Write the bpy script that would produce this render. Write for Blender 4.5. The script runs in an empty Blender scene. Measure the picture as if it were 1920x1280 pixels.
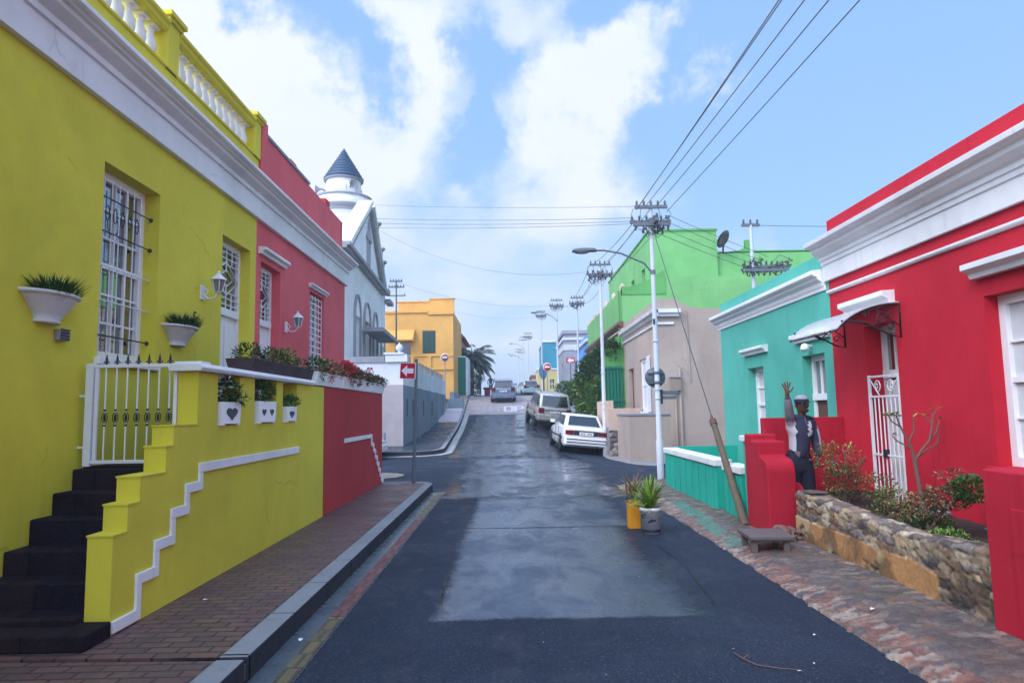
import bpy, bmesh, math, random
import numpy as np
from mathutils import Vector, Matrix
rnd = random.Random(7)
SC = bpy.context.scene
COL = SC.collection

# ---------------------------------------------------------------- camera
F, EYE, ROLL = 1280.0, 1.6, 0.017
fwd = Vector(((957-960)/F, -(770-640)/F, -1.0)).normalized()
up = Vector((-math.sin(ROLL), math.cos(ROLL), 0.0))
up = (up - fwd*up.dot(fwd)).normalized()
side = fwd.cross(up)
cd = bpy.data.cameras.new("camera"); cd.sensor_width = 36.0; cd.lens = 24.0
cd.clip_start = 0.05; cd.clip_end = 4000
cam = bpy.data.objects.new("camera", cd); COL.objects.link(cam)
R3 = Matrix((side, fwd, up))
cam.matrix_world = Matrix.Translation((0, 0, EYE)) @ R3.to_4x4()
SC.camera = cam

# ---------------------------------------------------------------- sky, sun, exposure
SUN_EL, SUN_AZ = math.radians(42), math.radians(226)     # azimuth clockwise from +Y: behind left
sd = bpy.data.lights.new("sun", 'SUN'); sd.energy = 1.25; sd.angle = math.radians(25); sd.color = (1.0, 0.94, 0.86)
so = bpy.data.objects.new("sun", sd); COL.objects.link(so)
sdir = Vector((math.sin(SUN_AZ)*math.cos(SUN_EL), math.cos(SUN_AZ)*math.cos(SUN_EL), math.sin(SUN_EL)))
so.rotation_euler = sdir.to_track_quat('Z', 'Y').to_euler()
W = bpy.data.worlds.new("World"); SC.world = W; W.use_nodes = True
SC.view_settings.view_transform = 'Standard'; SC.view_settings.look = 'None'
SC.view_settings.gamma = 1.0; SC.view_settings.exposure = 0.52
SKY_STRENGTH = 0.15

def pixdir(px, py):
    d = R3 @ Vector(((px-960)/F, -(py-640)/F, -1.0))
    return d.normalized()

def build_world():
    nt = W.node_tree; N = nt.nodes; L = nt.links
    for n in list(N): N.remove(n)
    out = N.new('ShaderNodeOutputWorld'); bg = N.new('ShaderNodeBackground')
    L.new(bg.outputs[0], out.inputs[0]); bg.inputs[1].default_value = SKY_STRENGTH
    sky = N.new('ShaderNodeTexSky'); sky.sky_type = 'NISHITA'; sky.sun_disc = False
    sky.sun_elevation = SUN_EL; sky.sun_rotation = SUN_AZ
    sky.air_density = 1.0; sky.dust_density = 1.2; sky.ozone_density = 1.5
    tc = N.new('ShaderNodeTexCoord')
    nrm = N.new('ShaderNodeVectorMath'); nrm.operation = 'NORMALIZE'; L.new(tc.outputs['Generated'], nrm.inputs[0])
    D = nrm.outputs[0]
    sep = N.new('ShaderNodeSeparateXYZ'); L.new(D, sep.inputs[0])
    def math_(op, a, b=None, c=None, clamp=False):
        m = N.new('ShaderNodeMath'); m.operation = op; m.use_clamp = clamp
        for i, v in enumerate((a, b, c)):
            if v is None: continue
            if isinstance(v, (int, float)): m.inputs[i].default_value = v
            else: L.new(v, m.inputs[i])
        return m.outputs[0]
    zz = math_('ADD', math_('MAXIMUM', sep.outputs[2], 0.0), 0.22)
    cx = math_('DIVIDE', sep.outputs[0], zz); cy = math_('DIVIDE', sep.outputs[1], zz)
    cmb = N.new('ShaderNodeCombineXYZ'); L.new(cx, cmb.inputs[0]); L.new(cy, cmb.inputs[1])
    n1 = N.new('ShaderNodeTexNoise'); n1.inputs['Scale'].default_value = 1.5; n1.inputs['Detail'].default_value = 9
    n1.inputs['Roughness'].default_value = 0.58; n1.inputs['Distortion'].default_value = 0.35
    L.new(cmb.outputs[0], n1.inputs['Vector'])
    n2 = N.new('ShaderNodeTexNoise'); n2.inputs['Scale'].default_value = 5.0; n2.inputs['Detail'].default_value = 8
    n2.inputs['Roughness'].default_value = 0.6
    L.new(D, n2.inputs['Vector'])
    # warp the direction before measuring the distance to each cloud bank
    wa = N.new('ShaderNodeVectorMath'); wa.operation = 'SUBTRACT'; L.new(n2.outputs['Color'], wa.inputs[0]); wa.inputs[1].default_value = (.5, .5, .5)
    ws = N.new('ShaderNodeVectorMath'); ws.operation = 'SCALE'; L.new(wa.outputs[0], ws.inputs[0]); ws.inputs['Scale'].default_value = 0.42
    wd = N.new('ShaderNodeVectorMath'); wd.operation = 'ADD'; L.new(D, wd.inputs[0]); L.new(ws.outputs[0], wd.inputs[1])
    blobs = [(1300, 150, .10, .55), (1180, 200, .10, .3), (1700, 300, .3, -.5), (250, 100, .24, .5), (420, 230, .20, .5), (520, 330, .20, .45), (775, 60, .10, .55), (745, 190, .10, .45), (640, 230, .12, .25),
             (560, 430, .2, .25), (1130, 225, .12, .5), (1230, 130, .10, .5), (1040, 330, .13, .5), (960, 15, .08, .32), (1080, 10, .07, .35),
             (1320, 60, .06, .35), (860, 400, .16, .2), (100, -200, .5, .4), (-300, 100, .6, .4), (500, -500, .5, .3), (380, 20, .12, .2),
             (1480, 450, .10, .25), (610, 85, .125, -1.05), (500, 70, .07, -.5), (700, 110, .06, -.4), (915, 150, .085, -.6), (925, 260, .08, -.5), (850, 330, .06, -.25), (1240, 0, .09, -.55), (1010, 130, .06, -.5), (1680, 120, .34, -.4), (1450, 300, .16, -.3),
             (2300, -300, .5, .1), (-1500, 900, .6, .5)]
    acc = math_('MULTIPLY', math_('SUBTRACT', n1.outputs[0], 0.5), 1.5)
    for px, py, r, w in blobs:
        d = pixdir(px, py)
        vm = N.new('ShaderNodeVectorMath'); vm.operation = 'DISTANCE'; L.new(wd.outputs[0], vm.inputs[0]); vm.inputs[1].default_value = d
        mr = N.new('ShaderNodeMapRange'); mr.interpolation_type = 'SMOOTHERSTEP'
        L.new(vm.outputs['Value'], mr.inputs[0]); mr.inputs[1].default_value = r*1.25; mr.inputs[2].default_value = r*0.15
        mr.inputs[3].default_value = 0; mr.inputs[4].default_value = w
        acc = math_('ADD', acc, mr.outputs[0])
    # thin high cloud thickens toward the horizon
    hz = N.new('ShaderNodeMapRange'); hz.interpolation_type = 'SMOOTHSTEP'; L.new(sep.outputs[2], hz.inputs[0])
    hz.inputs[1].default_value = .36; hz.inputs[2].default_value = 0.0; hz.inputs[3].default_value = 0; hz.inputs[4].default_value = 0.5
    acc = math_('ADD', acc, hz.outputs[0])
    # behind the camera: broken cloud
    bk = N.new('ShaderNodeMapRange'); L.new(sep.outputs[1], bk.inputs[0]); bk.inputs[1].default_value = .3; bk.inputs[2].default_value = -.2
    bk.inputs[3].default_value = 0; bk.inputs[4].default_value = .25
    acc = math_('ADD', acc, bk.outputs[0])
    mk = N.new('ShaderNodeMapRange'); mk.interpolation_type = 'SMOOTHSTEP'; L.new(acc, mk.inputs[0])
    mk.inputs[1].default_value = -0.22; mk.inputs[2].default_value = 0.92; mk.inputs[3].default_value = 0.05; mk.inputs[4].default_value = 0.97
    n3 = N.new('ShaderNodeTexNoise'); n3.inputs['Scale'].default_value = 3.0; n3.inputs['Detail'].default_value = 6; L.new(cmb.outputs[0], n3.inputs['Vector'])
    cc = N.new('ShaderNodeMixRGB'); L.new(n3.outputs[0], cc.inputs[0])
    k = 1.0/SKY_STRENGTH
    cc.inputs[1].default_value = (.60*k, .67*k, .79*k, 1); cc.inputs[2].default_value = (.73*k, .735*k, .78*k, 1)
    # lift the clear sky a little toward the azure of the place
    tint = N.new('ShaderNodeMixRGB'); tint.blend_type = 'MIX'; tint.inputs[0].default_value = .70; L.new(sky.outputs[0], tint.inputs[1])
    tint.inputs[2].default_value = (.225*k, .44*k, .82*k, 1)
    mix = N.new('ShaderNodeMixRGB'); L.new(mk.outputs[0], mix.inputs[0]); L.new(tint.outputs[0], mix.inputs[1]); L.new(cc.outputs[0], mix.inputs[2])
    # sky boosted round the veiled sun, unseen behind the camera, as added fill
    dt = N.new('ShaderNodeVectorMath'); dt.operation = 'DOT_PRODUCT'; L.new(D, dt.inputs[0]); dt.inputs[1].default_value = sdir
    gl = N.new('ShaderNodeMapRange'); gl.interpolation_type = 'SMOOTHSTEP'; L.new(dt.outputs['Value'], gl.inputs[0])
    gl.inputs[1].default_value = .1; gl.inputs[2].default_value = 1.0; gl.inputs[3].default_value = 1.0; gl.inputs[4].default_value = 3.2
    vs = N.new('ShaderNodeVectorMath'); vs.operation = 'SCALE'; L.new(mix.outputs[0], vs.inputs[0]); L.new(gl.outputs[0], vs.inputs['Scale'])
    L.new(vs.outputs[0], bg.inputs[0])
build_world()

# ---------------------------------------------------------------- materials
def new_mat(name):
    m = bpy.data.materials.new(name); m.use_nodes = True
    nt = m.node_tree; b = nt.nodes['Principled BSDF']
    return m, nt, b

def obj_coord(nt, scale=(1, 1, 1)):
    tc = nt.nodes.new('ShaderNodeTexCoord'); mp = nt.nodes.new('ShaderNodeMapping'); mp.inputs['Scale'].default_value = scale
    nt.links.new(tc.outputs['Object'], mp.inputs[0]); return mp.outputs[0]

def noise(nt, vec, scale, detail=4, rough=.55, dist=0):
    n = nt.nodes.new('ShaderNodeTexNoise'); n.inputs['Scale'].default_value = scale; n.inputs['Detail'].default_value = detail
    n.inputs['Roughness'].default_value = rough; n.inputs['Distortion'].default_value = dist
    nt.links.new(vec, n.inputs['Vector']); return n

def maprange(nt, v, a, b, c, d, smooth=False):
    m = nt.nodes.new('ShaderNodeMapRange')
    if smooth: m.interpolation_type = 'SMOOTHSTEP'
    nt.links.new(v, m.inputs[0])
    for i, x in enumerate((a, b, c, d)): m.inputs[i+1].default_value = x
    return m.outputs[0]

def mixc(nt, fac, a, b, blend='MIX'):
    m = nt.nodes.new('ShaderNodeMixRGB'); m.blend_type = blend
    for i, v in enumerate((fac, a, b)):
        if isinstance(v, tuple): m.inputs[i].default_value = v if len(v) == 4 else (*v, 1)
        elif isinstance(v, (int, float)): m.inputs[i].default_value = v
        else: nt.links.new(v, m.inputs[i])
    return m.outputs[0]

def bump(nt, b, h, strength=.3, dist=.01, prev=None):
    n = nt.nodes.new('ShaderNodeBump'); n.inputs['Strength'].default_value = strength; n.inputs['Distance'].default_value = dist
    nt.links.new(h, n.inputs['Height'])
    if prev is not None: nt.links.new(prev, n.inputs['Normal'])
    nt.links.new(n.outputs[0], b.inputs['Normal']); return n.outputs[0]

def plain(name, rgb, rough=.5, metal=0, var=.06, spec=.5, scale=8, coat=0):
    m, nt, b = new_mat(name)
    v = obj_coord(nt); n = noise(nt, v, scale, 5)
    lo = tuple(c*(1-var) for c in rgb); hi = tuple(min(1, c*(1+var)) for c in rgb)
    nt.links.new(mixc(nt, n.outputs[0], lo, hi), b.inputs['Base Color'])
    nt.links.new(maprange(nt, n.outputs[0], .3, .7, max(.02, rough*.85), min(1, rough*1.15)), b.inputs['Roughness'])
    b.inputs['Metallic'].default_value = metal; b.inputs['Specular IOR Level'].default_value = spec
    b.inputs['Coat Weight'].default_value = coat
    return m

def plaster(name, rgb, dirty=(.5, .5, .5), grime=.25, rough=.82, b_s=.35):
    """painted plaster: slow colour drift, faint rain streaks, trowel bump, fine grain"""
    m, nt, b = new_mat(name)
    v = obj_coord(nt); big = noise(nt, v, .55, 5, .6, .6); mid = noise(nt, v, 4.5, 6, .6); fine = noise(nt, v, 90, 3, .6)
    lo = tuple(c*.80 for c in rgb); hi = tuple(min(.95, c*1.10+.006) for c in rgb)
    c = mixc(nt, maprange(nt, big.outputs[0], .3, .7, 0, 1), lo, hi)
    c = mixc(nt, maprange(nt, mid.outputs[0], .35, .75, 0, .22), c, tuple(min(.95, x*1.12+.012) for x in rgb))
    st = noise(nt, obj_coord(nt, (3.2, 3.2, .22)), 2.4, 6, .65)
    dk = tuple(x*d for x, d in zip(rgb, dirty))
    c = mixc(nt, maprange(nt, st.outputs[0], .52, .80, 0, grime*1.3, True), c, dk)
    # hairline cracks and small touched-up patches
    wv = nt.nodes.new('ShaderNodeVectorMath'); wv.operation = 'MULTIPLY_ADD'; nt.links.new(mid.outputs['Color'], wv.inputs[0]); wv.inputs[1].default_value = (.14, .14, .14); nt.links.new(v, wv.inputs[2])
    vc = nt.nodes.new('ShaderNodeTexVoronoi'); vc.feature = 'DISTANCE_TO_EDGE'; vc.inputs['Scale'].default_value = .9; nt.links.new(wv.outputs[0], vc.inputs['Vector'])
    gate = noise(nt, v, 1.1, 3); cr = maprange(nt, vc.outputs['Distance'], .0035, .009, 1, 0); cm = nt.nodes.new('ShaderNodeMath'); cm.operation = 'MULTIPLY'
    nt.links.new(cr, cm.inputs[0]); nt.links.new(maprange(nt, gate.outputs[0], .58, .68, 0, .45), cm.inputs[1])
    c = mixc(nt, cm.outputs[0], c, tuple(x*.35 for x in rgb))
    sp = noise(nt, v, 2.2, 9, .7, 1.2); c = mixc(nt, maprange(nt, sp.outputs[0], .60, .68, 0, .30, True), c, tuple(min(.95, x*.9+.05) for x in rgb))
    nt.links.new(c, b.inputs['Base Color'])
    nt.links.new(maprange(nt, mid.outputs[0], .3, .7, rough-.07, rough+.1), b.inputs['Roughness'])
    b.inputs['Specular IOR Level'].default_value = .3
    p = bump(nt, b, fine.outputs[0], b_s*.35, .004)
    bump(nt, b, mid.outputs[0], b_s, .02, p)
    return m

M = {}
M['yellow'] = plaster('yellow_plaster', (.66, .585, .05), grime=.10)
M['yellow_lip'] = plaster('yellow_trim', (.64, .56, .05))
M['pink'] = plaster('pink_plaster', (.70, .12, .14), grime=.4)
M['porch_red'] = plaster('brick_red_plaster', (.46, .035, .042))
M['white'] = plaster('white_paint', (.80, .80, .82), (.62, .62, .66), .3, .6, .15)
M['white_aged'] = plaster('aged_white_paint', (.66, .65, .66), (.5, .48, .45), .5, .6, .2)
M['crimson'] = plaster('crimson_plaster', (.52, .008, .028), grime=.3)
M['crimson_porch'] = plaster('crimson_porch_plaster', (.42, .006, .026), grime=.3)
M['teal'] = plaster('teal_plaster', (.085, .43, .34))
M['teal_fence'] = plaster('teal_fence_plaster', (.012, .40, .30), grime=.4)
M['green'] = plaster('green_plaster', (.17, .43, .15))
M['green_right'] = plaster('bright_green_plaster', (.10, .34, .09))
M['tan'] = plaster('tan_plaster', (.43, .34, .285))
M['peach'] = plaster('peach_plaster', (.58, .42, .33))
M['orange'] = plaster('orange_plaster', (.74, .39, .10))
M['mosque'] = plaster('white_limewash', (.80, .80, .83), (.7, .7, .74), .2)
M['grey_wall'] = plaster('grey_wall_paint', (.40, .36, .37))
M['slate_and_shade'] = plaster('slate_and_shade_wall_paint', (.20, .25, .31))
M['parapet'] = plaster('pale_parapet_paint', (.66, .68, .74))
M['stone_trim'] = plaster('grey_stone_trim', (.30, .30, .33))
M['blue'] = plaster('blue_plaster', (.10, .32, .72))
M['grey_house'] = plaster('grey_house_plaster', (.34, .34, .40))
M['petrol'] = plaster('petrol_plaster', (.03, .22, .30))
M['cream'] = plaster('cream_yellow_plaster', (.72, .62, .26))
M['darkgreen'] = plaster('dark_green_paint', (.005, .17, .12))
M['salmon'] = plaster('salmon_plaster', (.62, .40, .30))
M['concrete'] = plaster('concrete', (.24, .245, .26), grime=.5, b_s=.6)
M['dark_concrete'] = plaster('dark_concrete', (.085, .09, .105), grime=.5, b_s=.6)

M['frame'] = plain('white_gloss', (.80, .80, .83), .35, var=.04)
M['frame_grey'] = plain('grey_gloss', (.45, .46, .5), .4)
M['iron_white'] = plain('white_iron', (.74, .74, .78), .4, var=.08)
M['iron_dark'] = plain('dark_iron', (.03, .03, .035), .5, .3)
M['galv'] = plain('galvanised_steel', (.13, .145, .17), .5, .3, var=.1)
M['pole_white'] = plain('painted_pole', (.52, .54, .60), .5, var=.1)
M['glass'] = plain('window_glass', (.018, .024, .03), .04, spec=1.0)
M['glass'].node_tree.nodes['Principled BSDF'].inputs['IOR'].default_value = 2.3
M['glass_pale'] = plain('pale_window_glass', (.16, .19, .22), .06, spec=1.0)
M['curtain'] = plain('net_curtain', (.58, .58, .60), .9, var=.12, scale=14)
M['rust'] = plain('rusted_red_shutter', (.12, .05, .04), .7)
M['shutter_green'] = plain('dark_green_shutter', (.012, .06, .045), .5)
M['black'] = plain('black_rubber', (.012, .012, .014), .7)
M['wire'] = plain('cable', (.06, .065, .08), .5)
M['ceramic'] = plain('insulator', (.05, .05, .06), .3)
M['tile_blue'] = plain('blue_slate_tile', (.02, .06, .12), .45)
M['roof_red'] = plain('red_roof_tile', (.22, .07, .05), .7)
M['sign_red'] = plain('sign_red', (.50, .012, .04), .35)
M['sign_white'] = plain('sign_white', (.82, .82, .84), .35)
M['sign_grey'] = plain('sign_back', (.10, .13, .15), .45)
M['sign_blue'] = plain('sign_back_blue', (.13, .28, .42), .45)
M['door_brown'] = plain('brown_door', (.16, .05, .035), .5)
M['soil'] = plain('soil', (.035, .022, .015), .95, var=.4, scale=30)
M['bark'] = plain('grey_bark', (.17, .09, .075), .9, var=.3, scale=30)
M['wood'] = plain('weathered_wood', (.12, .085, .055), .85, var=.6, scale=14)
M['dark_wood'] = plain('dark_planter_wood', (.045, .02, .03), .6, var=.25)
M['bench_wood'] = plain('bench_top', (.12, .095, .09), .7, var=.2)
M['terracotta'] = plain('salmon_pot', (.50, .28, .18), .8)
M['plastic_white'] = plain('white_plastic', (.93, .93, .95), .4)
M['plastic_yellow'] = plain('yellow_plastic', (.78, .33, .01), .4)
M['print_dark'] = plain('printed_dark', (.02, .025, .05), .4)
M['paint_silver'] = plain('silver_blue_paint', (.20, .25, .34), .28, .5, coat=.6, var=.03)
M['paint_mint'] = plain('mint_paint', (.36, .50, .54), .3, .2, coat=.5, var=.03)
M['paint_white'] = plain('white_car_paint', (.74, .74, .77), .3, 0, coat=.5, var=.03)
M['paint_beige'] = plain('beige_car_paint', (.52, .48, .46), .28, .35, coat=.5, var=.04)
M['car_black'] = plain('car_trim', (.02, .02, .024), .5)
M['car_glass'] = plain('car_glass', (.012, .016, .022), .06, spec=1.0)
M['lamp_red'] = plain('tail_lamp_red', (.16, .008, .012), .2)
M['chrome'] = plain('chrome_rim', (.5, .5, .53), .3, .8)
M['skin'] = plain('skin', (.11, .05, .032), .55)
M['jacket'] = plain('navy_cloth', (.022, .026, .055), .85, var=.2)
M['jacket_white'] = plain('white_cloth', (.46, .46, .52), .85)
M['jacket_grey'] = plain('grey_cloth', (.17, .16, .19), .85, var=.15)
M['trousers'] = plain('dark_trousers', (.007, .009, .022), .9, var=.25)
M['shoe'] = plain('shoe', (.02, .02, .022), .6)
M['cloth_dark'] = plain('dark_cloth', (.02, .03, .06), .9)
M['cloth_red'] = plain('red_cloth', (.3, .03, .04), .9)

def leafmat(name, a, b_, rough=.55):
    m, nt, b = new_mat(name)
    v = obj_coord(nt); n = noise(nt, v, 6, 4); n2 = noise(nt, v, 45, 2)
    c = mixc(nt, maprange(nt, n.outputs[0], .3, .7, 0, 1), a, b_)
    c = mixc(nt, maprange(nt, n2.outputs[0], .35, .7, 0, .55), c, tuple(x*1.7 for x in b_))
    nt.links.new(c, b.inputs['Base Color']); b.inputs['Roughness'].default_value = rough
    return m
M['leaf_dark'] = leafmat('dark_leaf', (.012, .045, .012), (.03, .09, .022))
M['leaf_mid'] = leafmat('green_leaf', (.03, .09, .018), (.09, .18, .03))
M['leaf_light'] = leafmat('light_leaf', (.10, .20, .03), (.24, .34, .05))
M['leaf_dry'] = leafmat('dry_leaf', (.13, .07, .03), (.25, .15, .07))
M['leaf_red'] = leafmat('reddish_leaf', (.12, .05, .035), (.26, .12, .08))
M['petal_red'] = leafmat('red_petal', (.38, .005, .03), (.6, .02, .05))
M['petal_pink'] = leafmat('salmon_petal', (.55, .12, .08), (.65, .25, .16))
M['petal_white'] = leafmat('white_petal', (.5, .48, .55), (.7, .7, .75))
M['frond'] = leafmat('palm_frond', (.02, .045, .04), (.045, .085, .06))

def worn_paint(name, rgb, keep):
    # flaking road paint: the paint is gone where the noise says so
    m, nt, b = new_mat(name); v = obj_coord(nt); n = noise(nt, v, 5, 6, .7)
    nt.links.new(mixc(nt, n.outputs[0], tuple(c*.7 for c in rgb), rgb), b.inputs['Base Color']); b.inputs['Roughness'].default_value = .6
    nt.links.new(maprange(nt, n.outputs[0], keep-.06, keep+.06, .12, .85, True), b.inputs['Alpha'])
    return m
# asphalt ------------------------------------------------------------
def asphalt(name, lo, hi, r_lo, r_hi, speck=.5, spec=.5, scr=.4, thr=(.40, .60)):
    m, nt, b = new_mat(name)
    v = obj_coord(nt); big = noise(nt, v, .55, 7, .62, .5); mid = noise(nt, obj_coord(nt, (1, .45, 1)), 2.6, 7, .65, .8)
    fine = noise(nt, v, 170, 2, .7); vor = nt.nodes.new('ShaderNodeTexVoronoi'); vor.inputs['Scale'].default_value = 95
    nt.links.new(v, vor.inputs['Vector'])
    c = mixc(nt, maprange(nt, mid.outputs[0], .3, .7, 0, 1, True), lo, hi)
    c = mixc(nt, maprange(nt, big.outputs[0], .42, .66, 0, .55, True), c, tuple(x*.6 for x in lo))
    gr = noise(nt, v, 46, 3, .75)
    c = mixc(nt, maprange(nt, gr.outputs[0], .40, .62, 0, .75), tuple(x*.45 for x in lo), c)
    c = mixc(nt, maprange(nt, fine.outputs[0], .55, .75, 0, speck), c, tuple(min(1, x*2.6+.02) for x in hi))
    pick = nt.nodes.new('ShaderNodeSeparateColor'); nt.links.new(vor.outputs['Color'], pick.inputs[0])
    c = mixc(nt, maprange(nt, pick.outputs[0], .965, .985, 0, speck*.6), c, (.20, .21, .24))
    nt.links.new(c, b.inputs['Base Color'])
    wet = mixc(nt, .5, big.outputs[0], mid.outputs[0])
    nt.links.new(maprange(nt, wet, thr[0], thr[1], r_lo, r_hi, True), b.inputs['Roughness'])
    b.inputs['Specular IOR Level'].default_value = spec
    h = mixc(nt, .5, fine.outputs[0], vor.outputs['Distance'])
    bump(nt, b, h, scr, .006)
    return m
M['asphalt'] = asphalt('asphalt', (.018, .029, .056), (.036, .054, .092), .50, .82, .45, .26, .7, (.36, .54))
M['asphalt_patch'] = asphalt('worn_asphalt_patch', (.030, .048, .086), (.058, .084, .135), .16, .62, .25, .5, .3, (.40, .66))
M['asphalt_far'] = asphalt('worn_asphalt', (.022, .034, .062), (.050, .068, .108), .10, .60, .2, .5, .2, (.44, .60))
def fade(m):
    # a worn patch breaks up toward its edge
    nt = m.node_tree; b = nt.nodes['Principled BSDF']; a = nt.nodes.new('ShaderNodeAttribute'); a.attribute_name = 'inward'
    n2 = noise(nt, obj_coord(nt), 5, 7, .75); sm = nt.nodes.new('ShaderNodeMath'); sm.operation = 'MULTIPLY_ADD'; nt.links.new(n2.outputs[0], sm.inputs[0]); sm.inputs[1].default_value = .9; nt.links.new(a.outputs['Fac'], sm.inputs[2])
    nt.links.new(maprange(nt, sm.outputs[0], .38, .95, 0, 1, True), b.inputs['Alpha']); return m
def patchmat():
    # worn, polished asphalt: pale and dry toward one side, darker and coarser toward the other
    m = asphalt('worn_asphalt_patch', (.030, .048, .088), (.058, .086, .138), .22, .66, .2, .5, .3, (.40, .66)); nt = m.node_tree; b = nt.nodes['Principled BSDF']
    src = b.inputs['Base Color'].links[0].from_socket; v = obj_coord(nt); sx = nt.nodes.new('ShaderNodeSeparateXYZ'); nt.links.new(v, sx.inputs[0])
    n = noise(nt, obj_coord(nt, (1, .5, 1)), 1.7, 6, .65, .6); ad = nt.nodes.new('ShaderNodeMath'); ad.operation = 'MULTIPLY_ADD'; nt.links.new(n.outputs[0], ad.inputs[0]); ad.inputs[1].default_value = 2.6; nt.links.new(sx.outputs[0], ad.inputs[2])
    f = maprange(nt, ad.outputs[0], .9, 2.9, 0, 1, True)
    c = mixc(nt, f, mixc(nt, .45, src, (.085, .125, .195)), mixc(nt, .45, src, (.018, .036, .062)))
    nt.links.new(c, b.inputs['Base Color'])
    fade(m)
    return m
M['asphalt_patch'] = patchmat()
fade(M['asphalt_far'])
M['tar'] = worn_paint('tar_joint', (.008, .010, .016), .50)

def brickmat(name, c1, c2, mortar, bw, bh, rot=0, msize=.06, rough=.6):
    m, nt, b = new_mat(name)
    tc = nt.nodes.new('ShaderNodeTexCoord'); mp = nt.nodes.new('ShaderNodeMapping')
    nt.links.new(tc.outputs['Object'], mp.inputs[0]); mp.inputs['Rotation'].default_value = (0, 0, rot)
    br = nt.nodes.new('ShaderNodeTexBrick'); nt.links.new(mp.outputs[0], br.inputs['Vector'])
    br.inputs['Scale'].default_value = 1; br.inputs['Brick Width'].default_value = bw; br.inputs['Row Height'].default_value = bh
    br.inputs['Mortar Size'].default_value = msize*bh; br.inputs['Mortar Smooth'].default_value = .3; br.inputs['Bias'].default_value = -.1
    br.inputs['Color1'].default_value = (*c1, 1); br.inputs['Color2'].default_value = (*c2, 1); br.inputs['Mortar'].default_value = (*mortar, 1)
    v = obj_coord(nt); n = noise(nt, v, 2.2, 7, .65); f = noise(nt, v, 60, 3)
    c = mixc(nt, maprange(nt, n.outputs[0], .38, .7, 0, .6, True), br.outputs['Color'], tuple(x*.45 for x in c1))
    c = mixc(nt, maprange(nt, f.outputs[0], .45, .8, 0, .5), c, tuple(min(1, x*1.8) for x in c2))
    nt.links.new(c, b.inputs['Base Color'])
    nt.links.new(maprange(nt, n.outputs[0], .3, .7, rough-.2, rough+.15), b.inputs['Roughness'])
    inv = nt.nodes.new('ShaderNodeMath'); inv.operation = 'SUBTRACT'; inv.inputs[0].default_value = 1; nt.links.new(br.outputs['Fac'], inv.inputs[1])
    p = bump(nt, b, inv.outputs[0], .5, .008); bump(nt, b, f.outputs[0], .3, .004, p)
    return m
M['pave_brick'] = brickmat('brick_paving', (.155, .078, .070), (.09, .053, .055), (.010, .009, .016), .20, .10, 0, .10)
M['pave_brick_far'] = brickmat('crossing_brick', (.46, .37, .37), (.26, .20, .20), (.10, .09, .09), .30, .16)
M['step_dark'] = brickmat('dark_step_tile', (.010, .010, .022), (.030, .018, .020), (.006, .006, .012), .45, .30, 0, .03, .8)
M['step_dark'].node_tree.nodes['Principled BSDF'].inputs['Specular IOR Level'].default_value = .12
M['gutter_red'] = brickmat('gutter_red_brick', (.22, .055, .05), (.15, .05, .05), (.05, .04, .04), .09, .25)
M['gutter_ochre'] = brickmat('gutter_ochre_brick', (.17, .13, .05), (.11, .09, .055), (.05, .04, .03), .09, .25)
M['pink_slab'] = plaster('pink_grey_slab', (.50, .42, .45))

M['road_paint'] = worn_paint('worn_road_paint', (.78, .76, .78), .34)
M['road_paint_faint'] = worn_paint('faint_road_paint', (.62, .58, .60), .46)
def poly_sheet(name, rgb, alpha):
    m, nt, b = new_mat(name); b.inputs['Base Color'].default_value = (*rgb, 1); b.inputs['Roughness'].default_value = .25; b.inputs['Alpha'].default_value = alpha; return m
M['polycarbonate'] = poly_sheet('clear_polycarbonate', (.75, .77, .80), .50)
def vcol_mat(name, rough=.8, bs=.4):
    m, nt, b = new_mat(name)
    a = nt.nodes.new('ShaderNodeAttribute'); a.attribute_name = 'stone'
    v = obj_coord(nt); n = noise(nt, v, 22, 6, .65); f = noise(nt, v, 120, 3)
    c = mixc(nt, maprange(nt, n.outputs[0], .35, .75, .0, .75), a.outputs['Color'], (.5, .5, .5), 'MULTIPLY')
    c = mixc(nt, maprange(nt, f.outputs[0], .5, .8, 0, .35), c, (.4, .36, .32))
    nt.links.new(c, b.inputs['Base Color'])
    nt.links.new(maprange(nt, n.outputs[0], .3, .7, rough-.25, rough+.1), b.inputs['Roughness'])
    bump(nt, b, n.outputs[0], bs, .02)
    return m
M['rubble'] = vcol_mat('rubble_stone')
M['cobble'] = vcol_mat('cobble_stone', .62)

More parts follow.
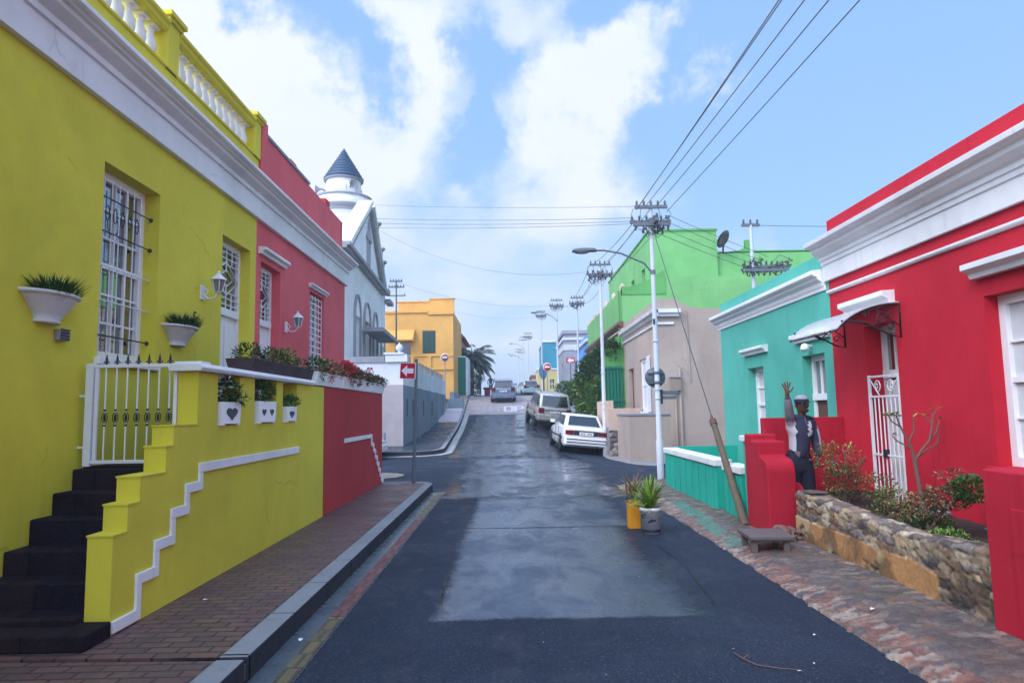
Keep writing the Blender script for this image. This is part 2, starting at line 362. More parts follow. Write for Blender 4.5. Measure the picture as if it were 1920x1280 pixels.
# ---------------------------------------------------------------- mesh builder
ORG = {}
class MB:
    def __init__(s): s.v = []; s.f = []; s.m = []; s.s = []
    def add(s, vs, fs, mi=0, sm=False):
        o = len(s.v); s.v += [tuple(p) for p in vs]
        for f in fs: s.f.append([i+o for i in f]); s.m.append(mi); s.s.append(sm)
        return s
    def box(s, x0, x1, y0, y1, z0, z1, mi=0, T=None):
        x0, x1 = min(x0, x1), max(x0, x1); y0, y1 = min(y0, y1), max(y0, y1); z0, z1 = min(z0, z1), max(z0, z1)
        p = [(x0, y0, z0), (x1, y0, z0), (x1, y1, z0), (x0, y1, z0), (x0, y0, z1), (x1, y0, z1), (x1, y1, z1), (x0, y1, z1)]
        if T: p = [tuple(T @ Vector(q)) for q in p]
        return s.add(p, [(0, 3, 2, 1), (4, 5, 6, 7), (0, 1, 5, 4), (1, 2, 6, 5), (2, 3, 7, 6), (3, 0, 4, 7)], mi)
    def quad(s, a, b, c, d, mi=0): return s.add([a, b, c, d], [(0, 1, 2, 3)], mi)
    def prism(s, poly, axis, a, b, mi=0, T=None, sm=False):
        n = len(poly)
        if axis == 'x': q = [(a, u, v) for u, v in poly] + [(b, u, v) for u, v in poly]
        elif axis == 'y': q = [(u, a, v) for u, v in poly] + [(u, b, v) for u, v in poly]
        else: q = [(u, v, a) for u, v in poly] + [(u, v, b) for u, v in poly]
        if T: q = [tuple(T @ Vector(p)) for p in q]
        o = len(s.v); s.v += q
        for f in ([list(range(n)), list(range(2*n-1, n-1, -1))]): s.f.append([i+o for i in f]); s.m.append(mi); s.s.append(False)
        for i in range(n):
            j = (i+1) % n; s.f.append([o+i, o+j, o+n+j, o+n+i]); s.m.append(mi); s.s.append(sm)
        return s
    def lathe(s, prof, c=(0, 0, 0), seg=16, a0=0, a1=2*math.pi, mi=0, T=None, sm=True):
        full = abs(a1-a0-2*math.pi) < 1e-6; k = seg if full else seg+1
        vs = []
        for r, z in prof:
            for i in range(k):
                a = a0+(a1-a0)*i/seg; p = Vector((r*math.cos(a), r*math.sin(a), z))
                if T: p = T @ p
                vs.append((p.x+c[0], p.y+c[1], p.z+c[2]))
        fs = []
        for j in range(len(prof)-1):
            for i in range(seg if full else seg):
                i2 = (i+1) % k
                fs.append((j*k+i, j*k+i2, (j+1)*k+i2, (j+1)*k+i))
        s.add(vs, fs, mi, sm)
        for j in (0, len(prof)-1):
            if prof[j][0] > 1e-4: s.add([vs[j*k+i] for i in range(k)], [tuple(range(k))], mi)
        return s
    def tube(s, path, r, seg=8, mi=0, cap=True):
        P = [Vector(p) for p in path]; n = len(P)
        rs = r if isinstance(r, (list, tuple)) else [r]*n
        vs = []; prev = None
        for i, p in enumerate(P):
            t = (P[min(i+1, n-1)]-P[max(i-1, 0)]).normalized()
            u = prev if prev is not None else (Vector((0, 0, 1)) if abs(t.z) < .9 else Vector((1, 0, 0)))
            u = (u - t*u.dot(t)).normalized(); w = t.cross(u); prev = u
            for k in range(seg):
                a = 2*math.pi*k/seg; vs.append(tuple(p+(u*math.cos(a)+w*math.sin(a))*rs[i]))
        fs = [(i*seg+k, i*seg+(k+1) % seg, (i+1)*seg+(k+1) % seg, (i+1)*seg+k) for i in range(n-1) for k in range(seg)]
        s.add(vs, fs, mi, True)
        if cap:
            s.add(vs[:seg], [tuple(range(seg))], mi); s.add(vs[-seg:], [tuple(range(seg))], mi)
        return s
    def sphere(s, c, r, seg=12, rings=8, mi=0, T=None):
        r = r if isinstance(r, (tuple, list)) else (r, r, r)
        pr = [(math.sin(math.pi*i/rings), -math.cos(math.pi*i/rings)) for i in range(rings+1)]
        vs = []
        for a, z in pr:
            for k in range(seg):
                t = 2*math.pi*k/seg; p = Vector((a*math.cos(t)*r[0], a*math.sin(t)*r[1], z*r[2]))
                if T: p = T @ p
                vs.append((p.x+c[0], p.y+c[1], p.z+c[2]))
        fs = [(i*seg+k, i*seg+(k+1) % seg, (i+1)*seg+(k+1) % seg, (i+1)*seg+k) for i in range(rings) for k in range(seg)]
        return s.add(vs, fs, mi, True)
    def leaf(s, p, d, L, w, mi=0, bend=.25):
        d = Vector(d).normalized(); a = Vector((0, 0, 1)) if abs(d.z) < .9 else Vector((1, 0, 0))
        u = d.cross(a).normalized(); n = u.cross(d); p = Vector(p)
        q = [p, p+d*L*.5+u*w*.5+n*L*bend*.3, p+d*L-n*L*bend*.4, p+d*L*.5-u*w*.5+n*L*bend*.3]
        return s.add(q, [(0, 1, 2, 3)], mi)
    def build(s, name, mats, parent=None, bevel=0, recalc=True, weld=False, org=None):
        if not isinstance(mats, (list, tuple)): mats = [mats]
        o0 = ORG.get(parent.name, (0, 0, 0)) if parent is not None else (org or (0, 0, 0))
        me = bpy.data.meshes.new(name)
        me.from_pydata([(x-o0[0], y-o0[1], z-o0[2]) for x, y, z in s.v], [], s.f)
        for mm in mats: me.materials.append(M[mm] if isinstance(mm, str) else mm)
        me.polygons.foreach_set('material_index', s.m); me.polygons.foreach_set('use_smooth', s.s)
        if recalc or weld:
            bm = bmesh.new(); bm.from_mesh(me)
            if weld: bmesh.ops.remove_doubles(bm, verts=bm.verts, dist=1e-4)
            bmesh.ops.recalc_face_normals(bm, faces=bm.faces); bm.to_mesh(me); bm.free()
        ob = bpy.data.objects.new(name, me); COL.objects.link(ob)
        if parent is not None: ob.parent = parent
        else: ob.location = o0
        ORG[ob.name] = o0
        if bevel:
            b = ob.modifiers.new('bevel', 'BEVEL'); b.width = bevel; b.segments = 2; b.limit_method = 'ANGLE'; b.angle_limit = math.radians(40)
        return ob

def tag(o, label=None, cat=None, group=None, kind=None):
    if label: o['label'] = label
    if cat: o['category'] = cat
    if group: o['group'] = group
    if kind: o['kind'] = kind
    return o
def thing(name, label, cat, loc=(0, 0, 0), group=None):
    o = bpy.data.objects.new(name, None); COL.objects.link(o); o.location = loc; o.empty_display_size = .2
    ORG[o.name] = tuple(loc); tag(o, label, cat, group); return o
def copy_tree(o, parent=None):
    c = o.copy(); COL.objects.link(c); ORG[c.name] = ORG.get(o.name, (0, 0, 0))
    if parent is not None: c.parent = parent
    for ch in list(o.children): copy_tree(ch, c)
    return c

def wallgrid(mb, ax, front, back, u0, u1, z0, z1, holes, mi=0, sides=True):
    """flat wall with rectangular openings; ax='x': plane x=front, u is y; ax='y': plane y=front, u is x"""
    us = sorted({u0, u1, *[h[0] for h in holes], *[h[1] for h in holes]}); zs = sorted({z0, z1, *[h[2] for h in holes], *[h[3] for h in holes]})
    us = [u for u in us if u0-1e-6 <= u <= u1+1e-6]; zs = [z for z in zs if z0-1e-6 <= z <= z1+1e-6]
    solid = {}
    for i in range(len(us)-1):
        for j in range(len(zs)-1):
            a, b = (us[i]+us[i+1])/2, (zs[j]+zs[j+1])/2
            solid[i, j] = not any(h[0] < a < h[1] and h[2] < b < h[3] for h in holes)
    def P(w, u, z): return (w, u, z) if ax == 'x' else (u, w, z)
    for (i, j), sl in solid.items():
        if not sl: continue
        a, b, c, d = us[i], us[i+1], zs[j], zs[j+1]
        mb.quad(P(front, a, c), P(front, b, c), P(front, b, d), P(front, a, d), mi)
        mb.quad(P(back, a, c), P(back, b, c), P(back, b, d), P(back, a, d), mi)
        for (k, l, e) in ((i-1, j, [(a, c), (a, d)]), (i+1, j, [(b, c), (b, d)]), (i, j-1, [(a, c), (b, c)]), (i, j+1, [(a, d), (b, d)])):
            if not solid.get((k, l), False):
                (ua, za), (ub, zb) = e
                mb.quad(P(front, ua, za), P(front, ub, zb), P(back, ub, zb), P(back, ua, za), mi)
    return mb

# ---------------------------------------------------------------- terrain
PR = [(-100, 0), (18, 0), (25, .17), (30, .36), (35, .62), (40, 1.15), (44, 1.68), (47, 2.1), (50, 2.5), (53, 2.78), (57, 2.93), (64, 2.95), (70, 2.9), (90, 2.1), (130, -1), (300, -12), (2500, -20)]
def zr0(y): return float(np.interp(y, [p[0] for p in PR], [p[1] for p in PR]))
def zr(y): return (zr0(y-1.5)+zr0(y-.75)+zr0(y)+zr0(y+.75)+zr0(y+1.5))/5
def camber(x, y):
    c = min(1, max(0, (y-20)/4))*min(1, max(0, (49-y)/5))
    return c*min(2.6, max(0, x-.8))*.10
def zg(x, y): return zr(y)-camber(x, y)

def frange(a, b, st):
    n = max(1, int(round((b-a)/st))); return [a+(b-a)*i/n for i in range(n+1)]
def sheet(xs, ys, dz, f=zg, mask=None):
    mb = MB(); nx = len(xs)
    vs = [(x, y, f(x, y)+(dz(x, y) if callable(dz) else dz)) for y in ys for x in xs]
    fs = []
    for j in range(len(ys)-1):
        for i in range(nx-1):
            if mask and not mask((xs[i]+xs[i+1])/2, (ys[j]+ys[j+1])/2): continue
            fs.append((j*nx+i, j*nx+i+1, (j+1)*nx+i+1, (j+1)*nx+i))
    return mb.add(vs, fs, 0, True)
M['asphalt_wet_sheen'] = fade(asphalt('damp_worn_asphalt_sheen', (.036, .056, .10), (.08, .115, .18), .06, .55, .15, .6, .12, (.44, .60)))  # damp road; sky reflection put into a paler, bluer base colour
M['asphalt_plain'] = asphalt('grey_asphalt', (.022, .034, .062), (.050, .068, .108), .25, .65, .2)
M['kerb_face'] = plaster('shaded_dirty_kerb_face', (.028, .034, .048), grime=.5, b_s=.6)  # upright kerb faces near-black: their shade, plus grime, put into the colour
M['wet_concrete'] = plain('wet_gutter_concrete', (.085, .105, .125), .28, var=.4, scale=5)
M['pale_concrete'] = plaster('pale_concrete', (.36, .35, .35), grime=.5)
# ================================================================ GROUND
def vnoise(x, y, seed=0, oct=4):
    x = np.asarray(x, float); y = np.asarray(y, float); r = 0; amp = .5
    for o in range(oct):
        xi = np.floor(x).astype(np.int64); yi = np.floor(y).astype(np.int64); fx = x-xi; fy = y-yi
        fx = fx*fx*(3-2*fx); fy = fy*fy*(3-2*fy)
        def h(a, b):
            n = (a*374761393+b*668265263+(seed+o)*982451653) & 0x7fffffff; n = ((n ^ (n >> 13))*1274126177) & 0x7fffffff
            return ((n ^ (n >> 16)) & 0xffff)/65535.
        v = (h(xi, yi)*(1-fx)+h(xi+1, yi)*fx)*(1-fy)+(h(xi, yi+1)*(1-fx)+h(xi+1, yi+1)*fx)*fy
        r = r+v*amp; amp *= .5; x = x*2.03+11; y = y*2.03+7
    return r/(1-.5**oct)

def voro(U, V, su, sv, seed, jit=.85):
    """nearest / second nearest jittered cell; returns f1, f2, cell id hash"""
    a = U/su; b = V/sv; ai = np.floor(a).astype(np.int64); bi = np.floor(b).astype(np.int64)
    f1 = np.full(a.shape, 9.); f2 = np.full(a.shape, 9.); idh = np.zeros(a.shape)
    def h(i, j, k):
        n = (i*73856093 ^ j*19349663 ^ (k+seed)*83492791) & 0x7fffffff; n = ((n ^ (n >> 13))*1274126177) & 0x7fffffff
        return ((n ^ (n >> 16)) & 0xffff)/65535.
    for di in (-1, 0, 1):
        for dj in (-1, 0, 1):
            i = ai+di; j = bi+dj
            px = i+.5+(h(i, j, 1)-.5)*jit; py = j+.5+(h(i, j, 2)-.5)*jit
            d = np.hypot(a-px, b-py); c = h(i, j, 3); nearer = d < f1
            f2 = np.where(nearer, f1, np.minimum(f2, d)); idh = np.where(nearer, c, idh); f1 = np.where(nearer, d, f1)
    return f1, f2, idh

def grid_mesh(name, P, C, mat, mask=None, parent=None, org=None):
    """P: (ny,nx,3) points, C: (ny,nx,3) colours stored as the stone's own colour"""
    ny, nx, _ = P.shape; o0 = ORG.get(parent.name, (0, 0, 0)) if parent else (0, 0, 0)
    me = bpy.data.meshes.new(name)
    idx = np.arange(ny*nx).reshape(ny, nx)
    q = np.stack([idx[:-1, :-1], idx[:-1, 1:], idx[1:, 1:], idx[1:, :-1]], -1).reshape(-1, 4)
    if mask is not None: q = q[(mask[:-1, :-1] & mask[1:, 1:] & mask[:-1, 1:] & mask[1:, :-1]).reshape(-1)]
    me.from_pydata((P.reshape(-1, 3)-np.array(o0)).tolist(), [], q.tolist())
    at = me.color_attributes.new('stone', 'FLOAT_COLOR', 'POINT')
    at.data.foreach_set('color', np.concatenate([C.reshape(-1, 3), np.ones((ny*nx, 1))], 1).astype(np.float32).reshape(-1))
    me.polygons.foreach_set('use_smooth', [True]*len(me.polygons)); me.materials.append(M[mat])
    ob = bpy.data.objects.new(name, me); COL.objects.link(ob)
    if parent: ob.parent = parent
    ORG[ob.name] = o0
    return ob
def pick(palette, h):
    pal = np.array(palette); return pal[np.minimum((h*len(pal)).astype(int), len(pal)-1)]

ys_all = frange(-30, 20, 2)+frange(20, 60, 1)[1:]+frange(60, 140, 4)[1:]+frange(140, 600, 40)[1:]+frange(600, 2400, 300)[1:]
xs_all = [-900, -300, -100, -50, -25, -12, -6, -3, 0, 3, 6, 12, 25, 50, 100, 300, 900]
tag(sheet(xs_all, ys_all, -.07).build('ground', 'dark_concrete', recalc=False), kind='structure')
# road: the tarmac sheet, its crossing arms, worn patches
ry = frange(-12, 20, 1)+frange(20, 75, .5)[1:]+frange(75, 130, 5)[1:]
rx = [-3.6, -2.8, -1.9, -1.35, -.6, 0, .4, .8, 1.4, 2.0, 2.6, 3.2, 3.45, 4.0, 4.6]
road = sheet(rx, [y for y in ry if y <= 75], 0).build('road', 'asphalt', recalc=False); tag(road, kind='structure')
tag(sheet(rx, [y for y in ry if y >= 75], 0).build('far_road', 'asphalt_plain', recalc=False), kind='structure')
tag(sheet(frange(-60, -3.6, 2), frange(14.5, 25.5, 1), 0).build('side_road', 'asphalt', recalc=False), kind='structure')
tag(sheet(frange(4.6, 60, 2), frange(14.8, 19.9, 1), 0, f=lambda x, y: 0).build('side_road', 'asphalt', recalc=False), kind='structure')

def ragged(x0, x1, y0, y1, amp, seed, dz, st=.12, soft=(.1, .4, .05, .1), mat='asphalt_far'):
    """patch sheet with slightly uneven edges"""
    xs = frange(0, 1, st/(x1-x0)); ys = frange(y0, y1, st)
    mb = MB(); vs = []
    for j, y in enumerate(ys):
        a = x0+amp*(float(vnoise(y*1.3, seed))-.5)*2; b = x1+amp*(float(vnoise(y*1.3, seed+50))-.5)*2
        for u in xs:
            x = a+(b-a)*u; e = amp*(float(vnoise(x*2, seed+90+(0 if j < len(ys)/2 else 9)))-.5)*2
            yy = y+(e*(1-j*4/len(ys)) if j < len(ys)/4 else (e*(1-(len(ys)-1-j)*4/len(ys)) if j > len(ys)*3/4 else 0))
            vs.append((x, yy, zg(x, yy)+dz))
    nx = len(xs)
    mb.add(vs, [(j*nx+i, j*nx+i+1, (j+1)*nx+i+1, (j+1)*nx+i) for j in range(len(ys)-1) for i in range(nx-1)], 0, True)
    o = mb.build('road_patch', mat, recalc=False); at = o.data.attributes.new('inward', 'FLOAT', 'POINT')
    at.data.foreach_set('value', [min(u*(x1-x0)/soft[0], (1-u)*(x1-x0)/soft[1], (y-y0)/soft[2], (y1-y)/soft[3], 1.0) for y in ys for u in xs])
    return tag(o, kind='structure')
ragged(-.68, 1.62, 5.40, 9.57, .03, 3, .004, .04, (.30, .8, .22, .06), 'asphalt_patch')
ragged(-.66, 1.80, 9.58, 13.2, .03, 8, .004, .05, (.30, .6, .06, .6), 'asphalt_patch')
ragged(-1.5, 2.3, 12.6, 23.0, .2, 12, .008, .12, (1.1, 1.2, 1.2, 2.5), 'asphalt_wet_sheen')
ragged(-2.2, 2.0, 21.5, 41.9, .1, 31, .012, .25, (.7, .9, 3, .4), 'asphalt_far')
def tarline(pts, w, seed):
    mb = MB(); vs = []; P = []
    for (a, b) in zip(pts[:-1], pts[1:]):
        n = max(2, int(math.hypot(b[0]-a[0], b[1]-a[1])/.08))
        P += [(a[0]+(b[0]-a[0])*i/n, a[1]+(b[1]-a[1])*i/n) for i in range(n)]
    P.append(pts[-1])
    for i, (x, y) in enumerate(P):
        a = P[max(0, i-1)]; b = P[min(len(P)-1, i+1)]; dx, dy = b[0]-a[0], b[1]-a[1]; l = math.hypot(dx, dy) or 1
        k = w*(.5+.9*float(vnoise(i*.5, seed))); o = .025*(float(vnoise(i*.23, seed+5))-.5)*2
        for sgn in (-1, 1):
            X = x-dy/l*(sgn*k+o); Y = y+dx/l*(sgn*k+o); vs.append((X, Y, zg(X, Y)+.009))
    return mb.add(vs, [(2*i, 2*i+1, 2*i+3, 2*i+2) for i in range(len(P)-1)], 0, True)
for k, p in enumerate([[(1.62, 5.6), (1.72, 6.6), (1.75, 7.4), (1.70, 8.2)], [(-.66, 9.6), (.4, 9.54), (1.60, 9.56)], [(-.62, 5.9), (-.65, 7.1)]]):
    tag(tarline(p, .014, k*7).build('road_joint', 'tar', recalc=False), kind='structure')

# near left pavement, kerb, gutter
PZ = .15
def arc(cx, cy, r, a0, a1, n=8): return [(cx+r*math.cos(math.radians(a0+(a1-a0)*i/n)), cy+r*math.sin(math.radians(a0+(a1-a0)*i/n))) for i in range(n+1)]
mb = MB(); mb.prism([(-3.9, -6), (-1.78, -6), (-1.78, 4.24), (-3.9, 4.3)], 'z', .02, PZ)
mb.prism([(-3.9, 4.36), (-1.78, 4.30), (-1.78, 14.0)]+arc(-2.08, 14.2, .3, 0, 90)+[(-3.9, 14.5)], 'z', .02, PZ)
tag(mb.build('pavement', 'pave_brick'), kind='structure')
mb = MB(); mb.box(-3.9, -1.62, 4.24, 4.36, .02, PZ-.035); mb.box(-5, -2.7, -6, 3.95, PZ, PZ+.006)
tag(mb.build('drain_channel', 'dark_concrete'), kind='structure')
# kerb stones, chamfered, each about 0.9 m with a dark joint
mb = MB()
y = -5.6
while y < 14.0:
    e = min(y+.9, 14.1)
    if y < 4.3 < e: mb.box(-1.785, -1.61, y+.006, 4.25, -.02, PZ+.006); mb.box(-1.785, -1.61, 4.35, e-.006, -.02, PZ+.006)
    else: mb.box(-1.785, -1.61, y+.006, e-.006, -.02, PZ+.006)
    y += .9
cp = arc(-2.08, 14.12, .47, 0, 90, 10); ci = arc(-2.08, 14.12, .30, 90, 0, 10)
for i in range(10):
    mb.prism([cp[i], cp[i+1], ci[9-i], ci[10-i]], 'z', -.02, PZ+.006)
x = -2.09
while x > -12: mb.box(x-.89, x, 14.42, 14.59, -.02, PZ+.006); x -= .9
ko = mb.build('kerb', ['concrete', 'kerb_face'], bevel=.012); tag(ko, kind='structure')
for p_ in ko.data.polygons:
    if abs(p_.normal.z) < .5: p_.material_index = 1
mb = MB(); mb.box(-1.61, -1.33, -6, 13.9, -.03, .006)
tag(mb.build('gutter', 'wet_concrete'), kind='structure')
mb = MB(); mb.box(-1.45, -1.34, 5.6, 10.4, .002, .012)
tag(mb.build('gutter_brick_strip', 'gutter_red'), kind='structure')
mb = MB(); mb.box(-1.45, -1.34, 2.6, 5.58, .002, .012); mb.box(-1.45, -1.34, 10.4, 13.6, .002, .012)
tag(mb.build('gutter_brick_strip', 'gutter_ochre'), kind='structure')

# far left pavement beyond the crossing: kerb follows the hill
def kx(y): return float(np.interp(y, [24.2, 31, 41.5, 51, 70], [-2.35, -2.6, -2.82, -3.1, -3.3]))
path = [(-9, 23.35), (-4.0, 23.35), (-3.1, 23.45), (-2.6, 23.8), (-2.38, 24.4)]+[(kx(y), y) for y in frange(25.2, 70, 1)]
def swept(path, w0, w1, z0, z1, name, mat):
    mb = MB(); vs = []
    for i, (x, y) in enumerate(path):
        a = path[max(0, i-1)]; b = path[min(len(path)-1, i+1)]; dx, dy = b[0]-a[0], b[1]-a[1]; l = math.hypot(dx, dy)
        nx_, ny_ = -dy/l, dx/l
        for w, z in ((w0, z0), (w0, z1), (w1, z1), (w1, z0)): vs.append((x+nx_*w, y+ny_*w, zg(x, y)+z))
    fs = [(i*4+k, i*4+(k+1) % 4, i*4+4+(k+1) % 4, i*4+4+k) for i in range(len(path)-1) for k in range(4)]
    mb.add(vs, fs); mb.add(vs[:4], [(0, 1, 2, 3)]); mb.add(vs[-4:], [(0, 1, 2, 3)])
    o = mb.build(name, mat, bevel=.015)
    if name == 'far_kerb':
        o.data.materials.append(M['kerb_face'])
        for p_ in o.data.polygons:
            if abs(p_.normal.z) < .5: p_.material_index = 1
    return tag(o, kind='structure')
swept(path, 0, .16, -.05, .16, 'far_kerb', 'concrete')
swept(path, -.30, -.01, -.05, .012, 'far_gutter', 'pale_concrete')
mb = MB(); vs = []; rows = frange(23.5, 37.6, .5)
for y in rows:
    xr = (kx(y)-.16) if y > 24.4 else float(np.interp(y, [23.5, 24.4], [-3.1, -2.56]))
    for x in (-9, -4.2, xr): vs.append((x, y, zr(y)+.15))
mb.add(vs, [(j*3+i, j*3+i+1, j*3+i+4, j*3+i+3) for j in range(len(rows)-1) for i in range(2)], 0, True)
tag(mb.build('far_pavement', 'asphalt_plain', recalc=False), kind='structure')
mb = MB(); vs = []; rows = frange(37.6, 44, .5)
for y in rows:
    for x in (-4.4, kx(y)-.16): vs.append((x, y, zr(y)+.155))
mb.add(vs, [(j*2, j*2+1, j*2+3, j*2+2) for j in range(len(rows)-1)], 0, True)
tag(mb.build('pink_pavement', 'pink_slab', recalc=False), kind='structure')
mb = MB(); vs = []; rows = frange(44, 70, .5)
for y in rows:
    for x in (-9, kx(y)-.16): vs.append((x, y, zr(y)+.15))
mb.add(vs, [(j*2, j*2+1, j*2+3, j*2+2) for j in range(len(rows)-1)], 0, True)
tag(mb.build('hilltop_pavement', 'pave_brick_far', recalc=False), kind='structure')
# brick crossing with the painted word
bx = [-3.0+.4*i for i in range(17)]
tag(sheet(bx, frange(41.8, 52.5, .25), .012).build('brick_crossing', 'pave_brick_far', recalc=False), kind='structure')
mb = MB()
def stroke(pts, w=.17):
    for (a, b) in zip(pts[:-1], pts[1:]):
        dx, dy = b[0]-a[0], b[1]-a[1]; l = math.hypot(dx, dy); ux, uy = dx/l, dy/l
        n = max(1, int(l/.3)); vs = []
        # letters are stretched along the road, so strokes across are thicker
        for i in range(n+1):
            t = -.5*w+(l+w)*i/n
            for sg in (-1, 1):
                x = a[0]+ux*t-uy*sg*w*.5; y = a[1]+(uy*t+ux*sg*w*.5)
                vs.append((x, y))
        vs = [(x-.05, 43.1+(y)*2.3, 0) for x, y in vs]; vs = [(x, y, zg(x, y)+.020) for x, y, _ in vs]
        mb.add(vs, [(2*i, 2*i+1, 2*i+3, 2*i+2) for i in range(n)])
def letter(ch, x):
    S = {'S': [[(.45, .85), (.38, 1), (.08, 1), (0, .85), (0, .65), (.08, .55), (.38, .45), (.45, .35), (.45, .15), (.38, 0), (.08, 0), (0, .15)]],
         'T': [[(0, 1), (.46, 1)], [(.23, 1), (.23, 0)]], 'O': [[(0, .1), (0, .9), (.08, 1), (.38, 1), (.46, .9), (.46, .1), (.38, 0), (.08, 0), (0, .1)]],
         'P': [[(0, 0), (0, 1), (.38, 1), (.46, .9), (.46, .6), (.38, .5), (0, .5)]]}[ch]
    for s in S: stroke([(x+a*1.05, b) for a, b in s])
for ch, x in zip('ST', (-1.65, -.98)): letter(ch, x)
tag(mb.build('road_marking', 'road_paint_faint', recalc=False), kind='structure'); mb = MB()
for ch, x in zip('OP', (-.30, .38)): letter(ch, x)
tag(mb.build('road_marking', 'road_paint', recalc=False), kind='structure')

# right verge: irregular stone paving
def vedge(y): return np.interp(y, [-3, 10, 12, 13.9, 14.4, 15.0, 15.4], [2.34, 2.37, 2.33, 2.14, 2.2, 2.55, 3.1])
U = np.arange(2.05, 4.65, .020); V = np.arange(2.6, 15.4, .022)
UU, VV = np.meshgrid(U, V)
wx = UU+.06*(vnoise(UU*5, VV*5, 5)-.5); wy = VV+.10*(vnoise(UU*5, VV*5, 9)-.5)
edge = np.broadcast_to(vedge(VV)+.05*(vnoise(VV*6, VV*0+3, 2)-.5), UU.shape)
dist = UU-edge
# rows of split brick near the road, set at a slant; larger flags inside
f1a, f2a, ha = voro(wx*.8+wy*.35, wy*.9-wx*.5, .17, .048, 11)
f1b, f2b, hb = voro(wx*.9+wy*.2, wy-wx*.25, .12, .075, 23)
near = dist < .30+.08*(vnoise(VV*2, VV*0, 31)-.5)
g = np.where(near, f2a-f1a, f2b-f1b); hh = np.where(near, ha, hb)
body = np.clip(g/.15, 0, 1); body = body*body*(3-2*body)
ca = pick([(.34, .13, .08), (.26, .09, .06), (.40, .28, .21), (.34, .19, .13), (.13, .10, .10), (.46, .36, .28)], ha)
cb = pick([(.22, .16, .13), (.13, .10, .09), (.34, .26, .20), (.09, .07, .07), (.28, .14, .08), (.17, .14, .125)], hb)
C = np.where(near[..., None], ca, cb)
mort = np.array((.10, .08, .08)); C = mort+(C-mort)*(body*.8)[..., None]; C = C*(.45+.95*vnoise(UU*9, VV*9, 77)[..., None])
dirt = vnoise(UU*1.4+4, VV*.7, 40, 5); band = np.exp(-((dist-.55)/.24)**2)
dk = np.clip((dirt-.36)*4, 0, 1)*.65*band; C = C*(1-dk[..., None])+np.array((.085, .066, .058))*dk[..., None]
# worn green paint along the verge
gx = 2.42+.32*np.clip((VV-8)/-5, 0, 1)+.10*np.sin(VV*.7)
gp = (np.abs(UU-gx-.2) < .11+.05*(vnoise(VV*3, VV*0, 3)-.5)) & (VV > 7.9) & (VV < 11.6) & (vnoise(UU*6, VV*4, 60) > .34)
C = np.where(gp[..., None], C*.35+np.array((.03, .24, .17))*.65, C)
Z = .012+np.clip(dist/.5, 0, 1)*.035+body*.010*(.5+.9*hh)+.01*(vnoise(UU*3, VV*3, 70)-.5)-.10*(dist < .02)
P3 = np.stack([UU, VV, Z], -1)
tag(grid_mesh('stone_verge', P3, C, 'cobble', mask=(dist > -.03) & (VV < 15.3)), kind='structure')
mb = MB(); mb.box(2.40, 4.65, -6, 2.6, -.05, .035); mb.box(3.0, 4.7, 2.6, 14.3, -.05, .02)
tag(mb.build('verge_base', 'dark_concrete'), kind='structure')
# right pavement beyond the crossing
mb = MB(); vs = []; rows = frange(18.9, 70, .5)
for y in rows:
    xl = 3.3 if y > 20 else 3.3+.8*(20-y)**2/1.2
    for x in (xl, xl+.08, 4.7): vs.append((x, y, zg(3.3, y)+(-.05 if x == xl else .07)))
mb.add(vs, [(j*3+i, j*3+i+1, j*3+i+4, j*3+i+3) for j in range(len(rows)-1) for i in range(2)], 0, False)
tag(mb.build('far_stone_pavement', 'concrete', recalc=False), kind='structure')
# loose cobble patch in the side road
U = np.arange(-4.6, -2.35, .04); V = np.arange(16.2, 18.8, .04); UU, VV = np.meshgrid(U, V)
f1, f2, h = voro(UU, VV, .14, .12, 3); b = np.clip((f2-f1)/.3, 0, 1)
C = pick([(.42, .36, .28), (.30, .25, .20), (.48, .40, .26), (.22, .2, .2)], h)*(.3+.7*b[..., None])
rr = np.hypot((UU+3.6)/1.0, (VV-17.5)/1.1)+.3*(vnoise(UU*3, VV*3, 4)-.5)
tag(grid_mesh('cobble_patch', np.stack([UU, VV, .012+b*.012], -1), C, 'cobble', mask=rr < .9), kind='structure')
# leaves and litter scraps on the tarmac
# ================================================================ LEFT HOUSES
LW, LQ = -3.72, -2.70      # main wall plane, porch wall outer plane
def cornice(name, mat, x, sgn, y0, y1, prof, parent):
    mb = MB(); mb.prism([(x+sgn*o, z) for o, z in prof], 'y', y0, y1)
    return mb.build(name, mat, parent, bevel=.004)
LPROF = [(0, 4.49), (.065, 4.49), (.065, 4.77), (.095, 4.772), (.085, 4.84), (.12, 4.855), (.19, 4.885), (.20, 4.915), (.235, 4.92), (.25, 4.935), (.28, 4.94), (.305, 4.955), (.305, 4.995), (0, 5.05)]

